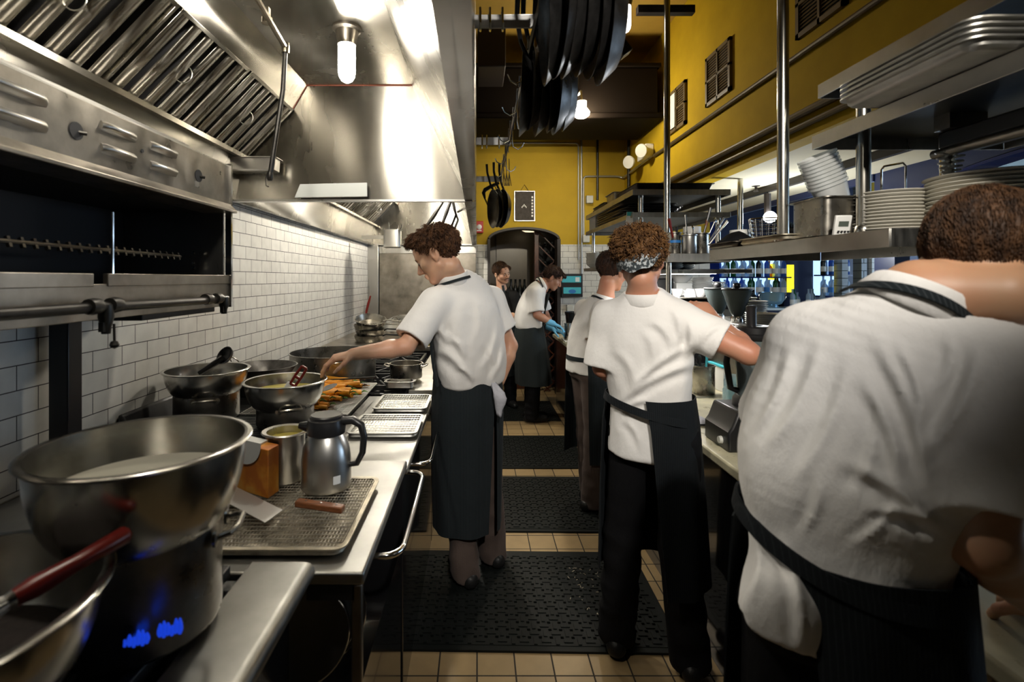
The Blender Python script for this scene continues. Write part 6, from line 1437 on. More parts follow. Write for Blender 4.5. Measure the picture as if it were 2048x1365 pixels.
def person(label, P):
    J = {k: np.array(v, float) for k, v in P['J'].items()}; s = P.get('s', 1); base = P.get('base', .009)
    t = thing('person', label, 'person', tuple((J['Lan']+J['Ran'])/2*np.array((1, 1, 0))))
    side = nrm((P['fwd'][1], -P['fwd'][0], 0)); HR = frame(P['hfwd'], P.get('hp', 0), P.get('hr', 0)); O = J['head']; hs = P.get('hs', 1)
    pts = np.array(list(J.values())); lo, hi = pts.min(0)-.26, pts.max(0)+.26; lo[2] = -.01
    refs = [(O-.14*hs, O+.15*hs, P.get('hv', .0045))]+P.get('refs', [])
    # ---- body
    fd = Field(lo, hi, base, refs); st = P['torso']
    fd.torso([(c, side, a*.86, b*.84) for c, a, b in st], .03)
    for q in 'LR':
        sh, el, wr = J[q+'sh'], J[q+'el'], J[q+'wr']; a = P.get('arm', 1)
        fd.cap(sh, sh+(el-sh)*.5, .052*a, .049*a, .03); fd.cap(sh+(el-sh)*.5, el, .049*a, .041*a, .02)
        mid = el+(wr-el)*.3; fd.cap(el, mid, .041*a, .044*a, .02); fd.cap(mid, wr, .044*a, .028*a, .015)
        if q+'hand' in P: add_hand(fd, wr, *P[q+'hand'])
        hp, kn, an = J[q+'hip'], J[q+'kn'], J[q+'an']
        fd.cap(hp, kn, .082, .056, .04); fd.cap(kn, kn+(an-kn)*.35, .052, .052, .02); fd.cap(kn+(an-kn)*.35, an, .052, .036, .02)
        fd.cap(an+V(0, 0, -.03), an+nrm((P['fwd'][0], P['fwd'][1], 0))*.12+V(0, 0, -.05), .034, .026, .03)
    nk = J['neck']; nb = O+HR.T@(np.array((0, -.030, -.080))*hs); fd.cap(nk-V(0, 0, .05), nk, .066*P.get('nr', 1), .060*P.get('nr', 1), .03); fd.cap(nk, nb, .060*P.get('nr', 1), .054*P.get('nr', 1), .025)
    add_head(fd, O, HR, hs); smooth_mesh(fd, 'body', P['skin'], t)
    # ---- eyes, brows, lips
    L = lambda *p: O+HR.T@(np.array(p)*hs)
    if P.get('face'):
        for q in (-1, 1):
            e = build(MB().lathe([(0, -.0115), (.008, -.008), (.0115, 0), (.008, .008), (0, .0115)], (0, 0, 0), 16), 'eye', 'eye_white', t) if False else None
            ey = build(MB().lathe([(.0108*math.sin(a)*hs, .0108*math.cos(a)*hs) for a in np.linspace(.001, PI-.001, 12)], L(.031*q, .0775, -.006), 18, HR[1]), 'eye', 'eye_white', t, smooth=180)
            build(MB().lathe([(.0062*hs, .0105*hs), (.004*hs, .0125*hs), (0, .013*hs)], L(.031*q, .0775, -.007), 14, nrm(HR[1]-.25*HR[2])), 'iris', 'eye_dark', ey)
            build(MB().tube([L(.014*q, .094, .012), L(.030*q, .093, .018), L(.046*q, .080, .012)], [.0035*hs, .0042*hs, .002*hs], 6), 'eyebrow', 'brow', t)
            build(MB().tube([L(.018*q, .0865, .001), L(.031*q, .0905, .0045), L(.044*q, .082, .000)], [.002*hs, .003*hs, .002*hs], 6), 'eyelid', P['skin'], t)
        build(MB().tube([L(-.022, .088, -.071), L(-.008, .0975, -.0695), L(0, .0975, -.071), L(.008, .0975, -.0695), L(.022, .088, -.071)], [.001, .003, .0025, .003, .001], 6), 'lips', 'lip', t)
    # ---- hair
    hv = P.get('hairv', .004); hf = Field(O-.17*hs, O+.17*hs, hv); hr_ = P['hair']
    hf.ell(L(0, -.018, .036), HR, np.array(hr_['r'])*hs, .02)
    for e in hr_.get('ex', []): hf.ell(L(*e[0]), HR, np.array(e[1])*hs, .02)
    a, b, c = hr_.get('cut', (.6, .8, 0)); n_ = nrm(HR[1]*a-HR[2]*b); hf.plane(L(0, 0, 0)+n_*c, n_)
    for q in (-1, 1): hf.ell(L(.083*q, .004, -.022), HR, np.array((.022, .024, .034))*hs, .008, 's')
    for e in hr_.get('sub', []): hf.ell(L(*e[0]), HR, np.array(e[1])*hs, .012, 's')
    g1, g2 = sines(P['seed'], hr_.get('f', 110), 7, hr_.get('st', (1, 1, .6))), sines(P['seed']+1, hr_.get('f', 110)*2.4, 7, hr_.get('st', (1, 1, .6)))
    am = hr_.get('a', .005); hf.disp(lambda Q: am*(.7*np.abs(g1(Q))+.5*g2(Q))-am*.5, .03); hv_, hq_ = hf.mesh()
    if 'lk' in hr_:
        ln, rd, cnt, crl = hr_['lk']; rg_ = np.random.default_rng(P['seed']+77); e1 = hv_[hq_[:, 2]]-hv_[hq_[:, 0]]; e2 = hv_[hq_[:, 3]]-hv_[hq_[:, 1]]; fn = np.cross(e1, e2); ar_ = np.linalg.norm(fn, axis=1)+1e-12; fn = fn/ar_[:, None]
        cen = hv_[hq_].mean(1); hc = O+HR.T@(np.array((0, -.018, .036))*hs)
        if ((cen-hc)*fn).sum(1).mean() < 0: fn = -fn
        lm = MB(); crown = O+HR.T@(np.array((.01, -.045, .125))*hs); cz_ = sines(P['seed']+33, 60, 4)
        for i in rg_.choice(len(hq_), cnt, p=ar_/ar_.sum()):
            p = cen[i]; n0 = fn[i]; d0 = p-crown; d0 = d0-n0*np.dot(d0, n0); d0 = nrm(d0+1e-6); sd0 = np.cross(n0, d0); ph = rg_.uniform(-1, 1); l = ln*rg_.uniform(.5, 1.15)*(.55 if np.dot(HR[2], p-hc) < -.03*hs else 1)
            d1 = nrm(d0+sd0*(ph*crl+.35*crl*float(cz_(p[None])[0]))+n0*.12); pts_ = [p-n0*.003+d1*l*f+sd0*crl*ph*l*.5*math.sin(f*3)+n0*(.0045+.010*crl*abs(ph))*math.sin(f*2.9) for f in (-.1, .2, .45, .7, 1.0)]
            lm.tube(pts_, [rd*.5, rd, rd*.95, rd*.7, rd*.15], 4, cap=False)
        o_ = len(hv_); hv_ = np.concatenate([hv_, np.array(lm.v)]); allf = hq_.tolist()+[tuple(j+o_ for j in f) for f in lm.f]
    else: allf = hq_.tolist()
    me = bpy.data.meshes.new('hair'); me.from_pydata((hv_-np.array(ORG[t.name])).tolist(), [], allf); me.materials.append(M(hr_['m'])); me.shade_smooth(); ho = bpy.data.objects.new('hair', me); COL.objects.link(ho); ho.parent = t
    # ---- trousers and shoes
    tf = Field(lo, np.array((hi[0], hi[1], max(J['Lhip'][2], J['Rhip'][2])+.22)), max(base, .009))
    tf.torso([(c, side, a*.90, b*.90) for c, a, b in st[:2]], .03)
    for q in 'LR':
        hp, kn, an = J[q+'hip'], J[q+'kn'], J[q+'an']; tf.cap(hp, kn, .090, .076, .05); tf.cap(kn, an+V(0, 0, -.03), .080, .076, .03, clip=(an+V(0, 0, -.05), (0, 0, -1)))
    w1 = sines(P['seed']+5, 30, 5, (1, 1, 1.8)); tf.disp(lambda Q: .006*(np.abs(w1(Q))-.7)*np.clip(1.6-np.abs(Q[:, 2]-.12)*2, .35, 1.4)); smooth_mesh(tf, 'trousers', P['trousers'], t)
    for q in 'LR':
        an = J[q+'an']; f = nrm(P.get(q+'toe', P['fwd'])+(0,) if len(P.get(q+'toe', P['fwd'])) == 2 else P['fwd']); sf = Field(an-.25, an+V(.25, .25, .1), .008)
        b0 = V(an[0], an[1], .045); sf.cap(b0-f*.055, b0+f*.05, .042, .045, .02); sf.cap(b0+f*.05, b0+f*.15, .045, .036, .03); sf.cap(b0, b0+V(0, 0, .06), .042, .045, .03); sf.plane((0, 0, .017), (0, 0, -1)); smooth_mesh(sf, 'shoe', 'shoe_black', t)
    # ---- shirt
    sf = Field(lo, np.array((hi[0], hi[1], nk[2]+.12)), P.get('sbase', base)); S = P['shirt']
    sf.torso([(c, side, a, b) for c, a, b in S['torso']], .03)
    for q in 'LR':
        sh, el = J[q+'sh'], J[q+'el']; d = nrm(el-sh); cu = sh+d*S.get('sl'+q, S.get('sl', .2)); r0, r1 = S.get('sr', (.075, .080))
        sf.cap(sh+d*-.01, cu+d*.08, r0, r1, .03, clip=(cu, d), hollow=(cu-d*.05, cu+d*.1, .055, 0))
        if 'yoke' in S: sf.cap(nk+(sh-nk)*.25+V(0, 0, S['yoke']), sh, .048, S.get('yr', .062), .05)
    for e in S.get('add', []): sf.ell(e[0], frame(P['fwd']), e[1], e[2] if len(e) > 2 else .05)
    sf.cap(nk-V(0, 0, .02), nb+(nb-nk)*.4, .060*P.get('nr', 1), .062, .01, 's')
    if 'hem' in S: sf.plane(*S['hem'])
    cz = st[2][0]; k1, k2, k3 = sines(P['seed']+9, 13, 4, (1, 1, .35)), sines(P['seed']+12, 24, 5, (1, 1, .45)), sines(P['seed']+15, 60, 5)
    dg = [(np.array(a, float), np.array(b, float), w, h) for a, b, w, h in S.get('folds', [])]
    zb = S['torso'][0][0][2]; zt = nk[2]
    def wr(Q):
        g = np.clip((zt-Q[:, 2])/(zt-zb), 0, 1); o = S.get('w', 1)*(.007*(np.abs(k1(Q))-.75)*(.35+g)+.004*(np.abs(k2(Q))-.75)*(.5+.8*g)+.0011*np.abs(k3(Q)))
        for a, b, w, h in dg:
            q = np.stack([Q[:, 0]/Q[:, 1]*F+CX, CY-(Q[:, 2]-H)/Q[:, 1]*F], -1); ab = b-a; L_ = np.linalg.norm(ab); tt = ((q-a)@ab)/(ab@ab); sd_ = ((q-a)@np.array((-ab[1], ab[0])))/L_+w*1.2*np.sin(tt*3); env = np.exp(-((tt-.5)/.42)**4); o = o-h*env*(np.exp(-(sd_/w)**2)-.75*np.exp(-((sd_-1.7*w)/(1.3*w))**2))
        return o
    sf.disp(wr); smooth_mesh(sf, 'shirt', S['m'], t)
    up = nrm(nrm(nb-nk)*P.get('cup', .6)+V(0, 0, 1)*(1-P.get('cup', .6))); side2 = nrm(side-up*np.dot(side, up)); fr2 = np.cross(up, side2)
    if S.get('collar'):
        ca, cb = S['collar']; r0, r1 = .072*P.get('nr', 1), .066*P.get('nr', 1); vs = []; n = 40; prof = [(r0+.004, -.012), (r0+.003, .012), (r1+.003, cb), (r1+.008, cb+.004), (r1+.012, cb), (r0+.020, -.010), (r0+.016, -.018)]
        A = np.linspace(math.radians(ca), math.radians(360-ca), n); rg = []
        for a in A:
            d = -fr2*math.cos(a-PI)*-1 if False else (side2*math.sin(a-PI)*-1-fr2*math.cos(a-PI)) ; dz = .5+.5*math.cos(a-PI); rg.append([nk+up*(z*(.55+.45*dz)-.012*(1-dz)*2)+d*r for r, z in prof])
        build(MB().loft(rg), 'collar', S['m'], t, smooth=60)
    if 'strap' in P:
        rr = .090*P.get('nr', 1); pts, ns = [], []
        for a in np.linspace(-100, 100, 24):
            q = math.radians(a); d = -fr2*math.cos(q)+side2*math.sin(q); pts.append(nk+up*(P['strap']-.05*(1-math.cos(q)))+d*(rr+.012*(1-math.cos(q)))); ns.append(d*.7+up*.5)
        ribbon('apron_strap', P.get('apron_m', 'apron_dark'), t, pts, ns, P.get('strapw', .013), .0022)
    return t, side, J, L, HR
fl_ = lambda x, y, z: V(x, y, z)
# ---------------------------------------------------------------- cook reaching over the bowls
A_ = {}
d0 = 2.62
J1 = dict(head=W(873, 508, 2.58), neck=W(906, 552, 2.62), Lsh=W(868, 610, 2.53), Lel=W(812, 694, 2.42), Lwr=W(706, 709, 2.31), Rsh=W(982, 603, 2.78), Rel=W(1020, 692, 2.80), Rwr=W(1000, 762, 2.72),
          Lhip=(-.13, 2.66, .93), Lkn=(-.11, 2.66, .50), Lan=(-.062, 2.62, .085), Rhip=(.03, 2.75, .93), Rkn=(.055, 2.80, .50), Ran=(.085, 2.80, .085))
tor1 = [((-.05, 2.70, .95), .178, .140), ((-.05, 2.68, 1.10), .172, .130), ((-.065, 2.65, 1.36), .190, .130), ((-.095, 2.65, 1.50), .165, .105), ((-.125, 2.63, 1.58), .10, .08)]
sh1 = [((-.045, 2.69, 1.065), .182, .150), ((-.045, 2.68, 1.14), .194, .158), ((-.055, 2.66, 1.28), .190, .150), ((-.075, 2.65, 1.42), .186, .136), ((-.095, 2.65, 1.52), .160, .105), ((-.12, 2.63, 1.60), .085, .078)]
hd = (V(*W(648, 722, 2.27))-V(*J1['Lwr']))
p1, sd1, JJ, L1_, HR1 = person('person in white shirt and dark pinstripe apron reaching a bare arm over the bowls', dict(J=J1, fwd=(-.45, .89), hfwd=(-.975, .20), hp=30, hr=0, hs=1.13, seed=3, skin='skin_pale', torso=tor1, face=True, base=.008, sbase=.006, hv=.0035, hairv=.003,
    Lhand=(hd, (.35, .25, -.9), (.25, -.95, -.15), 1.0, 42, .10), Rhand=((-.3, -.2, -.9), (-.8, .3, .1), (-.3, .9, 0), 1.0, 30), refs=[(V(-.80, 2.20, 1.13), V(-.58, 2.36, 1.29), .0035)],
    hair=dict(lk=(.030, .0016, 4200, .55), r=(.081, .104, .094), m='hair_brown', a=.005, f=120, st=(1, 1, .8), cut=(.69, .72, -.003), ex=[((0, .050, .095), (.058, .048, .034)), ((0, .072, .092), (.048, .030, .024)), ((.0, -.07, .03), (.07, .05, .07))]),
    trousers='trousers_brown', shirt=dict(m='shirt_white', torso=sh1, sl=.215, slR=.17, sr=(.076, .086), yoke=-.05, w=1.0, collar=(35, .034), folds=[((905, 690), (885, 650), 7, .012), ((888, 665), (930, 720), 7, .014), ((880, 700), (935, 765), 8, .014), ((995, 650), (960, 740), 7, .010), ((975, 690), (985, 765), 6, .010), ((1005, 690), (985, 755), 5, .010), ((950, 590), (945, 690), 9, .006), ((920, 735), (945, 768), 5, .012)]),
    strap=.020, apron_m='apron_dark'))
lv1 = [((-.05, 2.70, 1.085), .188, .152), ((-.05, 2.70, .95), .198, .165), ((-.05, 2.71, .65), .196, .165), ((-.05, 2.71, .27), .186, .160)]
skirt('apron', 'apron_dark', p1, lv1, sd1, (-62, -58), (300, 284), .005, 7, 21)
build(MB().loft([[V(*W(x, y, 2.50))+V(*o) for o in ((0, .16, 0), (0, 0, 0), (.012, 0, 0), (.012, .16, 0))] for x, y in ((858, 668), (860, 700), (864, 735), (872, 775))]), 'apron_bib', 'apron_dark', p1, smooth=40)
band('apron_tie', 'apron_dark', p1, (-.05, 2.70, 1.065), (-.05, 2.70, 1.095), sd1, (.192, .156), (.190, .153), 0, 360, .004)
# towel tucked at his hip
tw = MB(); rg = []
for f, (px, py, w_, d_) in zip(range(8), ((985, 765, .012, 2.60), (990, 775, .02, 2.58), (996, 785, .028, 2.56), (1000, 795, .03, 2.55), (1001, 806, .026, 2.55), (999, 818, .018, 2.55), (999, 828, .014, 2.55), (999, 834, .010, 2.55))):
    c = V(*W(px, py, d_)); rg.append([c+V(w_*math.cos(a)*(1+.25*math.sin(3*a+f)), w_*.7*math.sin(a), .006*math.sin(2*a)) for a in np.linspace(0, 2*PI, 17)[:-1]])
tag(build(tw.loft(rg), 'towel', 'cloth_towel', smooth=180), 'crumpled grey towel hanging from the apron of the reaching cook', 'towel')
# ---------------------------------------------------------------- curly haired cook with bandana
J5 = dict(head=W(1281, 520, 2.05), neck=W(1285, 592, 2.05), Lsh=W(1222, 640, 2.12), Lel=W(1206, 735, 2.12), Lwr=W(1246, 760, 2.32), Rsh=W(1356, 642, 2.0), Rel=W(1498, 708, 1.88), Rwr=W(1428, 640, 2.12),
          Lhip=(.655, 2.12, .93), Lkn=(.63, 2.16, .50), Lan=(.60, 2.16, .085), Rhip=(.815, 2.04, .93), Rkn=(.83, 2.05, .50), Ran=(.86, 2.02, .085))
tor5 = [((.73, 2.10, .95), .175, .135), ((.725, 2.10, 1.10), .165, .125), ((.705, 2.08, 1.32), .185, .125), ((.695, 2.07, 1.45), .165, .10), ((.685, 2.06, 1.53), .10, .08)]
sh5 = [((.725, 2.10, .88), .166, .140), ((.725, 2.10, 1.08), .160, .134), ((.715, 2.09, 1.20), .170, .140), ((.70, 2.07, 1.36), .180, .134), ((.69, 2.06, 1.465), .158, .102), ((.682, 2.055, 1.54), .085, .075)]
p5, sd5, J_, L5, HR5 = person('person with curly hair and grey patterned bandana, seen from behind, right arm raised', dict(J=J5, fwd=(.28, .96), hfwd=(.33, .94), hp=4, hr=5, hs=1.02, seed=31, skin='skin_red', torso=tor5, base=.009, sbase=.0065,
    Rhand=(V(*W(1388, 596, 2.2))-V(*J5['Rwr']), (-.2, .9, -.2), (-.6, 0, .6), 1.0, 45), Lhand=((.6, .8, -.2), (.5, -.3, -.8), (-.7, .5, .4), 1, 30), refs=[],
    hair=dict(lk=(.026, .0017, 3800, 1.0), r=(.092, .110, .096), m='hair_ginger', a=.007, f=150, st=(1, 1, 1), cut=(.55, .83, .002), ex=[((0, .02, .088), (.078, .078, .045)), ((-.05, -.04, .06), (.05, .06, .06)), ((.05, -.03, .06), (.045, .06, .055)), ((0, -.09, .03), (.06, .04, .06))]),
    trousers='trousers_black', shirt=dict(m='shirt_white', torso=sh5, sl=.17, slL=.20, sr=(.074, .082), yoke=-.045, w=1.25, collar=(30, .026), folds=[((1240, 805), (1385, 730), 8, .014), ((1255, 785), (1385, 690), 8, .012), ((1300, 640), (1345, 700), 9, .012), ((1290, 660), (1300, 740), 10, .008), ((1380, 640), (1365, 720), 8, .012), ((1345, 615), (1355, 690), 8, .008), ((1235, 830), (1300, 800), 6, .010), ((1235, 700), (1270, 790), 9, .008), ((1400, 690), (1445, 650), 6, .008), ((1250, 840), (1280, 900), 6, .008)],
    hem=(V(.66, 1.95, .855), nrm((-.05, .15, -1))))))
lv5 = [((.725, 2.10, 1.115), .176, .152), ((.725, 2.10, 1.0), .190, .160), ((.73, 2.10, .70), .205, .18), ((.735, 2.09, .36), .215, .19)]
skirt('apron', 'apron_black', p5, lv5, sd5, (-98, -78), (190, 186), .006, 8, 5)
tl = lambda a: (0, 0, .05*math.cos(a)+.02)
band('apron_tie', 'apron_black', p5, (.725, 2.10, 1.045), (.725, 2.10, 1.075), sd5, (.186, .158), (.180, .154), 0, 360, .005, 64, lambda a: (0, 0, -.045*math.cos(a)))
bd = MB(); vs = []; rg = []
for a in np.linspace(0, 2*PI, 49)[:-1]:
    row = []
    for z, e in ((-.030, .004), (-.012, .009), (.012, .010), (.028, .004), (.026, -.006), (-.028, -.006)):
        p = (0.0+(.085+e)*math.cos(a), -.014+(.108+e)*math.sin(a), .012+z*(1+.25*math.sin(a*3))+.028*math.sin(a)+.020*math.cos(a)+.006*math.sin(a*7))
        row.append(L5(*p))
    rg.append(row)
n = 48; vv = [p for r in rg for p in r]; ff = [(i*6+k, i*6+(k+1) % 6, ((i+1) % n)*6+(k+1) % 6, ((i+1) % n)*6+k) for i in range(n) for k in range(6)]
build(MB().add(vv, ff), 'bandana', 'bandana', p5, smooth=60)
# ---------------------------------------------------------------- nearest cook on the right
J6 = dict(head=W(1972, 532, .90), neck=W(1840, 592, .91), Lsh=(.690, 1.03, 1.455), Lel=(.72, 1.22, 1.21), Lwr=(.86, 1.36, 1.10), Rsh=W(1968, 722, .85), Rel=W(1962, 1085, .80), Rwr=W(2085, 1215, .95),
          Lhip=(.64, 1.02, .93), Lkn=(.64, 1.05, .5), Lan=(.62, 1.03, .085), Rhip=(.79, .92, .93), Rkn=(.80, .95, .5), Ran=(.81, .92, .085))
tor6 = [((.705, .97, .92), .175, .135), ((.705, .965, 1.09), .165, .125), ((.735, .945, 1.30), .185, .13), ((.785, .925, 1.44), .165, .11), ((.815, .915, 1.51), .10, .08)]
sh6 = [((.695, .960, .86), .170, .145), ((.695, .961, .98), .168, .142), ((.697, .962, 1.07), .160, .128), ((.700, .961, 1.13), .162, .130), ((.708, .957, 1.22), .185, .147), ((.735, .945, 1.32), .186, .142), ((.780, .930, 1.45), .160, .112), ((.806, .918, 1.545), .09, .08)]
p6, sd6, J_, L6, HR6 = person('person in white shirt filling the right foreground, back turned and head bowed', dict(J=J6, fwd=(.55, .83), hfwd=(.62, .78), hp=34, hr=6, hs=1.06, seed=57, nr=1.0, cup=.35, skin='skin_tan', torso=tor6, base=.009, sbase=.0055, hv=.0045,
    Rhand=((.5, .8, -.3), (.3, .2, -.9), (-.7, .6, .2), 1.0, 30), Lhand=((.9, .3, -.2), (.2, .2, -.9), (.3, -.8, .2), 1, 30), arm=1.08,
    hair=dict(lk=(.016, .0009, 9000, .10), r=(.080, .102, .092), m='hair_chestnut', a=.002, f=90, st=(1, 1, .5), cut=(.45, .89, .038), ex=[]),
    trousers='trousers_black', shirt=dict(m='shirt_white', torso=sh6, sl=.24, sr=(.088, .094), yoke=-.045, w=1.15, collar=(30, .030),
      folds=[((1755, 680), (1850, 960), 15, .016), ((1795, 690), (1845, 860), 12, .014), ((1640, 690), (1530, 900), 12, .008), ((1700, 720), (1590, 960), 13, .008), ((1725, 760), (1800, 960), 14, .011), ((1580, 700), (1510, 860), 9, .006), ((1760, 800), (1700, 1000), 12, .006), ((1690, 925), (1870, 1060), 14, .013), ((1740, 1020), (1890, 1060), 10, .010), ((1960, 700), (1850, 900), 16, .014), ((1640, 960), (1600, 1070), 9, .006), ((1800, 1000), (1700, 1090), 9, .006), ((1900, 680), (1870, 780), 12, .008), ((1560, 1060), (1600, 1300), 12, .008), ((1510, 1050), (1500, 1200), 10, .008)],
      add=[(W(1558, 1232, .89), (.055, .032, .07), .045)], hem=(V(.52, .90, .958), nrm((-.22, 0, -1)))), strap=.012, strapw=.016, apron_m='apron_dark'))
lv6 = [((.700, .962, 1.10), .186, .152), ((.70, .962, .98), .192, .162), ((.705, .965, .70), .205, .185), ((.71, .965, .38), .215, .195)]
skirt('apron', 'apron_black', p6, lv6, sd6, (-112, -86), (186, 182), .006, 8, 8)
band('apron_tie', 'apron_black', p6, (.700, .962, 1.075), (.700, .962, 1.105), sd6, (.184, .158), (.178, .152), 0, 360, .005, 64, lambda a: (0, 0, -.045*math.cos(a)+.012*math.cos(2*a)))
# ---------------------------------------------------------------- dark haired cook beyond the bandana cook
J4 = dict(head=W(1224, 542, 3.5), neck=W(1210, 596, 3.5), Rsh=W(1206, 627, 3.36), Rel=W(1190, 692, 3.33), Rwr=W(1238, 700, 3.38), Lsh=(.79, 3.67, 1.36), Lel=(.87, 3.74, 1.12), Lwr=(1.02, 3.68, 1.10),
          Lhip=(.765, 3.60, .90), Lkn=(.80, 3.61, .48), Lan=(.82, 3.62, .085), Rhip=(.80, 3.45, .90), Rkn=(.815, 3.44, .48), Ran=(.79, 3.44, .085))
tor4 = [((.79, 3.52, .92), .17, .13), ((.79, 3.52, 1.05), .165, .125), ((.84, 3.52, 1.26), .18, .125), ((.865, 3.52, 1.38), .155, .10), ((.88, 3.52, 1.45), .09, .08)]
sh4 = [((.785, 3.52, .90), .168, .145), ((.79, 3.52, 1.02), .166, .134), ((.805, 3.52, 1.14), .176, .146), ((.84, 3.52, 1.28), .176, .134), ((.865, 3.52, 1.385), .148, .102), ((.88, 3.52, 1.46), .085, .078)]
p4, sd4, J_, L4, HR4 = person('person with dark hair in white shirt and brown corduroy trousers behind the bandana cook', dict(J=J4, fwd=(.90, .43), hfwd=(.80, .60), hp=12, hs=1.08, seed=71, skin='skin_red', torso=tor4, base=.011, sbase=.009, hv=.006, hairv=.006,
    hair=dict(lk=(.022, .0022, 1200, .2), r=(.083, .106, .093), m='hair_dark', a=.003, f=120, cut=(.5, .86, .02)), trousers='trousers_brown', Rhand=((.9, .4, -.2), (.2, .2, -.9), (.3, .8, .2), 1, 30),
    shirt=dict(m='shirt_white', torso=sh4, sl=.20, sr=(.076, .084), yoke=-.045, w=1.1, collar=(30, .03), add=[(W(1168, 722, 3.44), (.05, .045, .08), .05)], hem=((.8, 0, .935), (-.1, 0, -1))), strap=.015, apron_m='apron_dark'))
skirt('apron', 'apron_dark', p4, [((.785, 3.52, 1.06), .182, .146), ((.785, 3.52, .95), .185, .150), ((.785, 3.52, .6), .19, .155), ((.785, 3.52, .35), .195, .16)], sd4, (-48, -42), (225, 218), .005, 8, 9)
band('apron_tie', 'apron_dark', p4, (.788, 3.52, 1.03), (.788, 3.52, 1.06), sd4, (.180, .148), (.178, .146), 0, 360, .004)
# ---------------------------------------------------------------- bending cook with blue gloves
J3 = dict(head=W(1106, 556, 5.6), neck=W(1085, 568, 5.6), Rsh=W(1068, 588, 5.43), Rel=W(1074, 630, 5.38), Rwr=W(1104, 647, 5.40), Lsh=W(1078, 588, 5.78), Lel=W(1092, 632, 5.80), Lwr=W(1104, 657, 5.62),
          Lhip=(.60, 5.70, .92), Lkn=(.62, 5.70, .5), Lan=(.61, 5.72, .085), Rhip=(.60, 5.54, .92), Rkn=(.62, 5.54, .5), Ran=(.60, 5.54, .085))
tor3 = [((.585, 5.62, .95), .17, .14), ((.575, 5.62, 1.08), .165, .13), ((.60, 5.61, 1.28), .18, .13), ((.655, 5.61, 1.44), .165, .105), ((.70, 5.61, 1.51), .09, .08)]
sh3 = [((.575, 5.62, 1.06), .178, .148), ((.575, 5.62, 1.15), .185, .155), ((.60, 5.61, 1.29), .19, .145), ((.65, 5.61, 1.44), .17, .11), ((.70, 5.61, 1.52), .085, .075)]
p3, sd3, J_, L3, HR3 = person('person in white shirt, grey apron and blue gloves bending over the far counter', dict(J=J3, fwd=(1, .03), hfwd=(.97, -.12), hp=32, hs=1.04, seed=83, skin='skin_red', torso=tor3, base=.012, sbase=.010, hv=.006, hairv=.006, face=True,
    hair=dict(lk=(.026, .0028, 900, .5), r=(.081, .102, .092), m='hair_dark', a=.004, f=110, cut=(.55, .83, .004), ex=[((0, .075, .07), (.045, .035, .03))]), trousers='trousers_black',
    shirt=dict(m='shirt_white', torso=sh3, sl=.20, sr=(.075, .086), yoke=-.04, w=1.0, collar=(35, .03)), strap=.012, apron_m='apron_grey'))
skirt('apron', 'apron_grey', p3, [((.58, 5.62, 1.12), .18, .15), ((.585, 5.62, .98), .19, .17), ((.61, 5.62, .7), .20, .19), ((.63, 5.62, .42), .21, .20)], sd3, (-88, -85), (268, 264), .006, 8, 12)
build(MB().loft([[V(x, y, z) for y in (5.50, 5.72)]+[V(x-.012, y, z) for y in (5.72, 5.50)] for x, z in ((.735, 1.08), (.752, 1.25), (.785, 1.38), (.80, 1.43))]), 'apron_bib', 'apron_grey', p3)
for q, wr, dr, th_ in (('R', J3['Rwr'], (.85, .1, -.35), (.1, .9, .3)), ('L', J3['Lwr'], (.85, -.2, -.3), (.1, -.9, .3))):
    gf = Field(np.array(wr)-.10, np.array(wr)+V(.26, .16, .12), .0055); wv_ = np.array(wr, float); gf.cap(wv_-nrm(dr)*.045, wv_+nrm(dr)*.01, .037, .034, .01); add_hand(gf, wv_, dr, (0.1, .1, -.95), th_, 1.08, 28); smooth_mesh(gf, 'glove', 'glove_blue', p3)
# ---------------------------------------------------------------- cook in black by the door
J2 = dict(head=W(1003, 546, 6.15), neck=W(1003, 578, 6.22), Lsh=W(1028, 596, 6.18), Lel=W(1034, 634, 6.16), Lwr=W(1014, 630, 6.02), Rsh=W(984, 594, 6.26), Rel=W(980, 632, 6.28), Rwr=W(1006, 632, 6.06),
          Lhip=(.40, 6.24, .92), Lkn=(.41, 6.22, .5), Lan=(.41, 6.24, .085), Rhip=(.24, 6.28, .92), Rkn=(.23, 6.26, .5), Ran=(.23, 6.28, .085))
c2 = lambda z: (.315, 6.26, z)
tor2 = [(c2(.95), .165, .13), (c2(1.08), .155, .12), (c2(1.28), .18, .125), (c2(1.40), .16, .10), (c2(1.46), .09, .075)]
sh2 = [(c2(.98), .170, .14), (c2(1.10), .168, .135), (c2(1.28), .186, .138), (c2(1.40), .165, .105), (c2(1.47), .085, .075)]
p2, sd2, J_, L2, HR2 = person('person in black shirt with moustache and goatee standing by the arched doorway', dict(J=J2, fwd=(.30, -.95), hfwd=(.62, -.78), hp=10, hr=-14, hs=1.06, seed=91, skin='skin_pale', torso=tor2, base=.012, sbase=.010, hv=.005, hairv=.005, face=True,
    hair=dict(lk=(.034, .0028, 900, .2), r=(.082, .104, .094), m='hair_chestnut', a=.003, f=100, st=(1, 1, .4), cut=(.66, .75, .012), ex=[((-.062, .045, .03), (.022, .035, .05))]), trousers='trousers_black',
    Lhand=((-.9, -.2, .1), (0, .6, -.6), (.2, -.5, .8), 1, 35), Rhand=((.9, -.2, .1), (0, .6, -.6), (-.2, -.5, .8), 1, 35),
    shirt=dict(m='tee_black', torso=sh2, sl=.21, sr=(.072, .080), yoke=-.045, w=.8, collar=(0, .006)), apron_m='apron_dark'))
build(MB().tube([L2(-.026, .086, -.060), L2(-.010, .099, -.053), L2(0, .099, -.054), L2(.010, .099, -.053), L2(.026, .086, -.060)], [.003, .005, .004, .005, .003], 6).tube([L2(-.026, .084, -.060), L2(-.028, .076, -.078)], .0035, 6).tube([L2(.026, .084, -.060), L2(.028, .076, -.078)], .0035, 6), 'moustache', 'brow', p2)
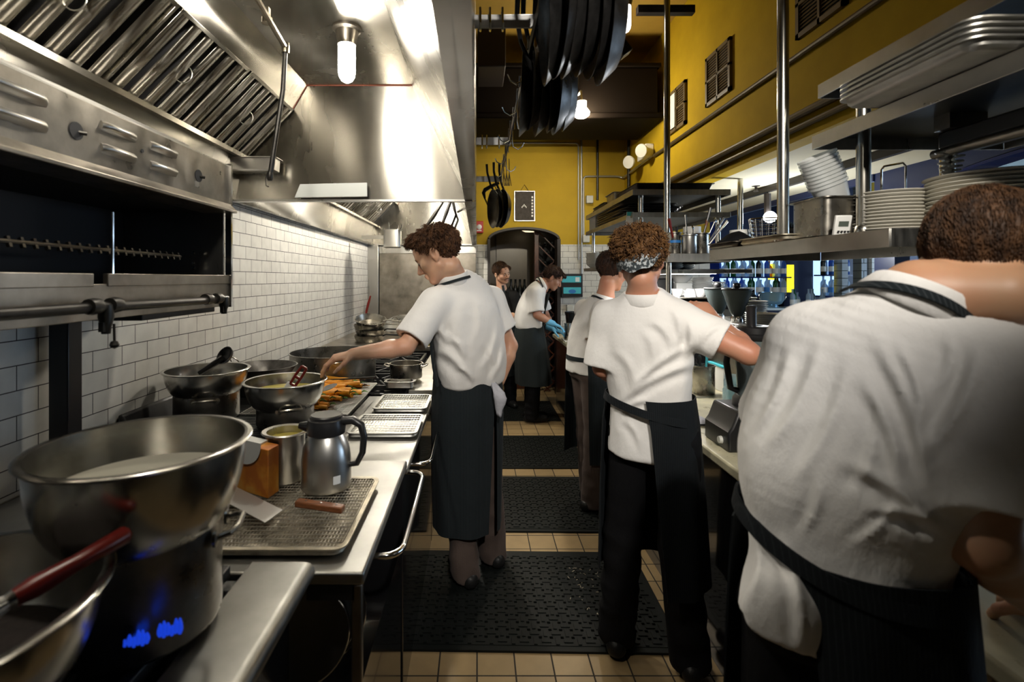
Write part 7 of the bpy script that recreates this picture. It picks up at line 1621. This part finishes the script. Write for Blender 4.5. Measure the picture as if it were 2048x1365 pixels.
build(MB().lathe([(0, -.012), (.012, -.009), (.017, 0), (.012, .010), (0, .013)], L2(0, .080, -.100), 14, HR2[2], sy=.7), 'goatee', 'brow', p2, smooth=180)
ribbon('apron_strap', 'apron_dark', p2, [L2(.045, .06, -.13), V(*W(1012, 610, 6.05)), V(*W(1012, 628, 6.06))], [(0, -1, .2)]*3, .03, .003)
skirt('apron', 'apron_dark', p2, [(c2(1.06), .178, .150), (c2(.95), .18, .155), (c2(.6), .19, .17), (c2(.40), .19, .17)], sd2, (-60, -60), (240, 240), .005, 8, 14)
# ------------------------------------------------------------------ light, world, view
w = bpy.data.worlds.new('world'); SC.world = w; w.use_nodes = True
w.node_tree.nodes['Background'].inputs[0].default_value = (.5, .6, .8, 1); w.node_tree.nodes['Background'].inputs[1].default_value = .006
def point(name, loc, e, col, r=.06):
    l = bpy.data.lights.new(name, 'POINT'); l.energy = e; l.color = col; l.shadow_soft_size = r
    o = bpy.data.objects.new(name, l); COL.objects.link(o); o.location = loc; return o
def area(name, loc, rot, e, col, sx, sy):
    l = bpy.data.lights.new(name, 'AREA'); l.energy = e; l.color = col; l.shape = 'RECTANGLE'; l.size = sx; l.size_y = sy
    o = bpy.data.objects.new(name, l); COL.objects.link(o); o.location = loc; o.rotation_euler = rot; return o
vs = SC.view_settings; vs.view_transform = 'Standard'; vs.look = 'None'; vs.gamma = 1; vs.use_curve_mapping = False; vs.exposure = 1.0
SC.cycles.use_denoising = True
SC.cycles.adaptive_threshold = .02; SC.cycles.max_bounces = 6; SC.cycles.diffuse_bounces = 3; SC.cycles.glossy_bounces = 4; SC.cycles.transmission_bounces = 5; SC.cycles.transparent_max_bounces = 10
SC.cycles.sample_clamp_indirect = 6; SC.cycles.caustics_reflective = False; SC.cycles.caustics_refractive = False

def spot(name, loc, target, e, col, deg, blend, r):
    l = bpy.data.lights.new(name, 'SPOT'); l.energy = e; l.color = col; l.spot_size = math.radians(deg); l.spot_blend = blend; l.shadow_soft_size = r
    o = bpy.data.objects.new(name, l); COL.objects.link(o); o.location = loc; o.rotation_euler = (Vector(target)-Vector(loc)).to_track_quat('-Z', 'Y').to_euler(); return o
spot('aisle_fill_spot', (.50, -.60, 2.90), (.15, 2.5, 1.25), 115, (1, .95, .88), 50, .8, .05)  # added fill for the backs of the cooks
spot('shelf_fill_spot', (.15, -.60, 2.90), (1.28, 1.75, 1.72), 120, (1, .92, .80), 38, .8, .05)  # added to brighten plates and tubs on the near pass shelf
spot('track_spot_light_wall', (.83, 2.93, 2.86), (.75, 6.8, 2.75), 115, (1, .90, .70), 34, .9, .04)
point('bar_spot_light', (2.66, 4.40, 1.85), 17, (.92, .96, 1), .05)
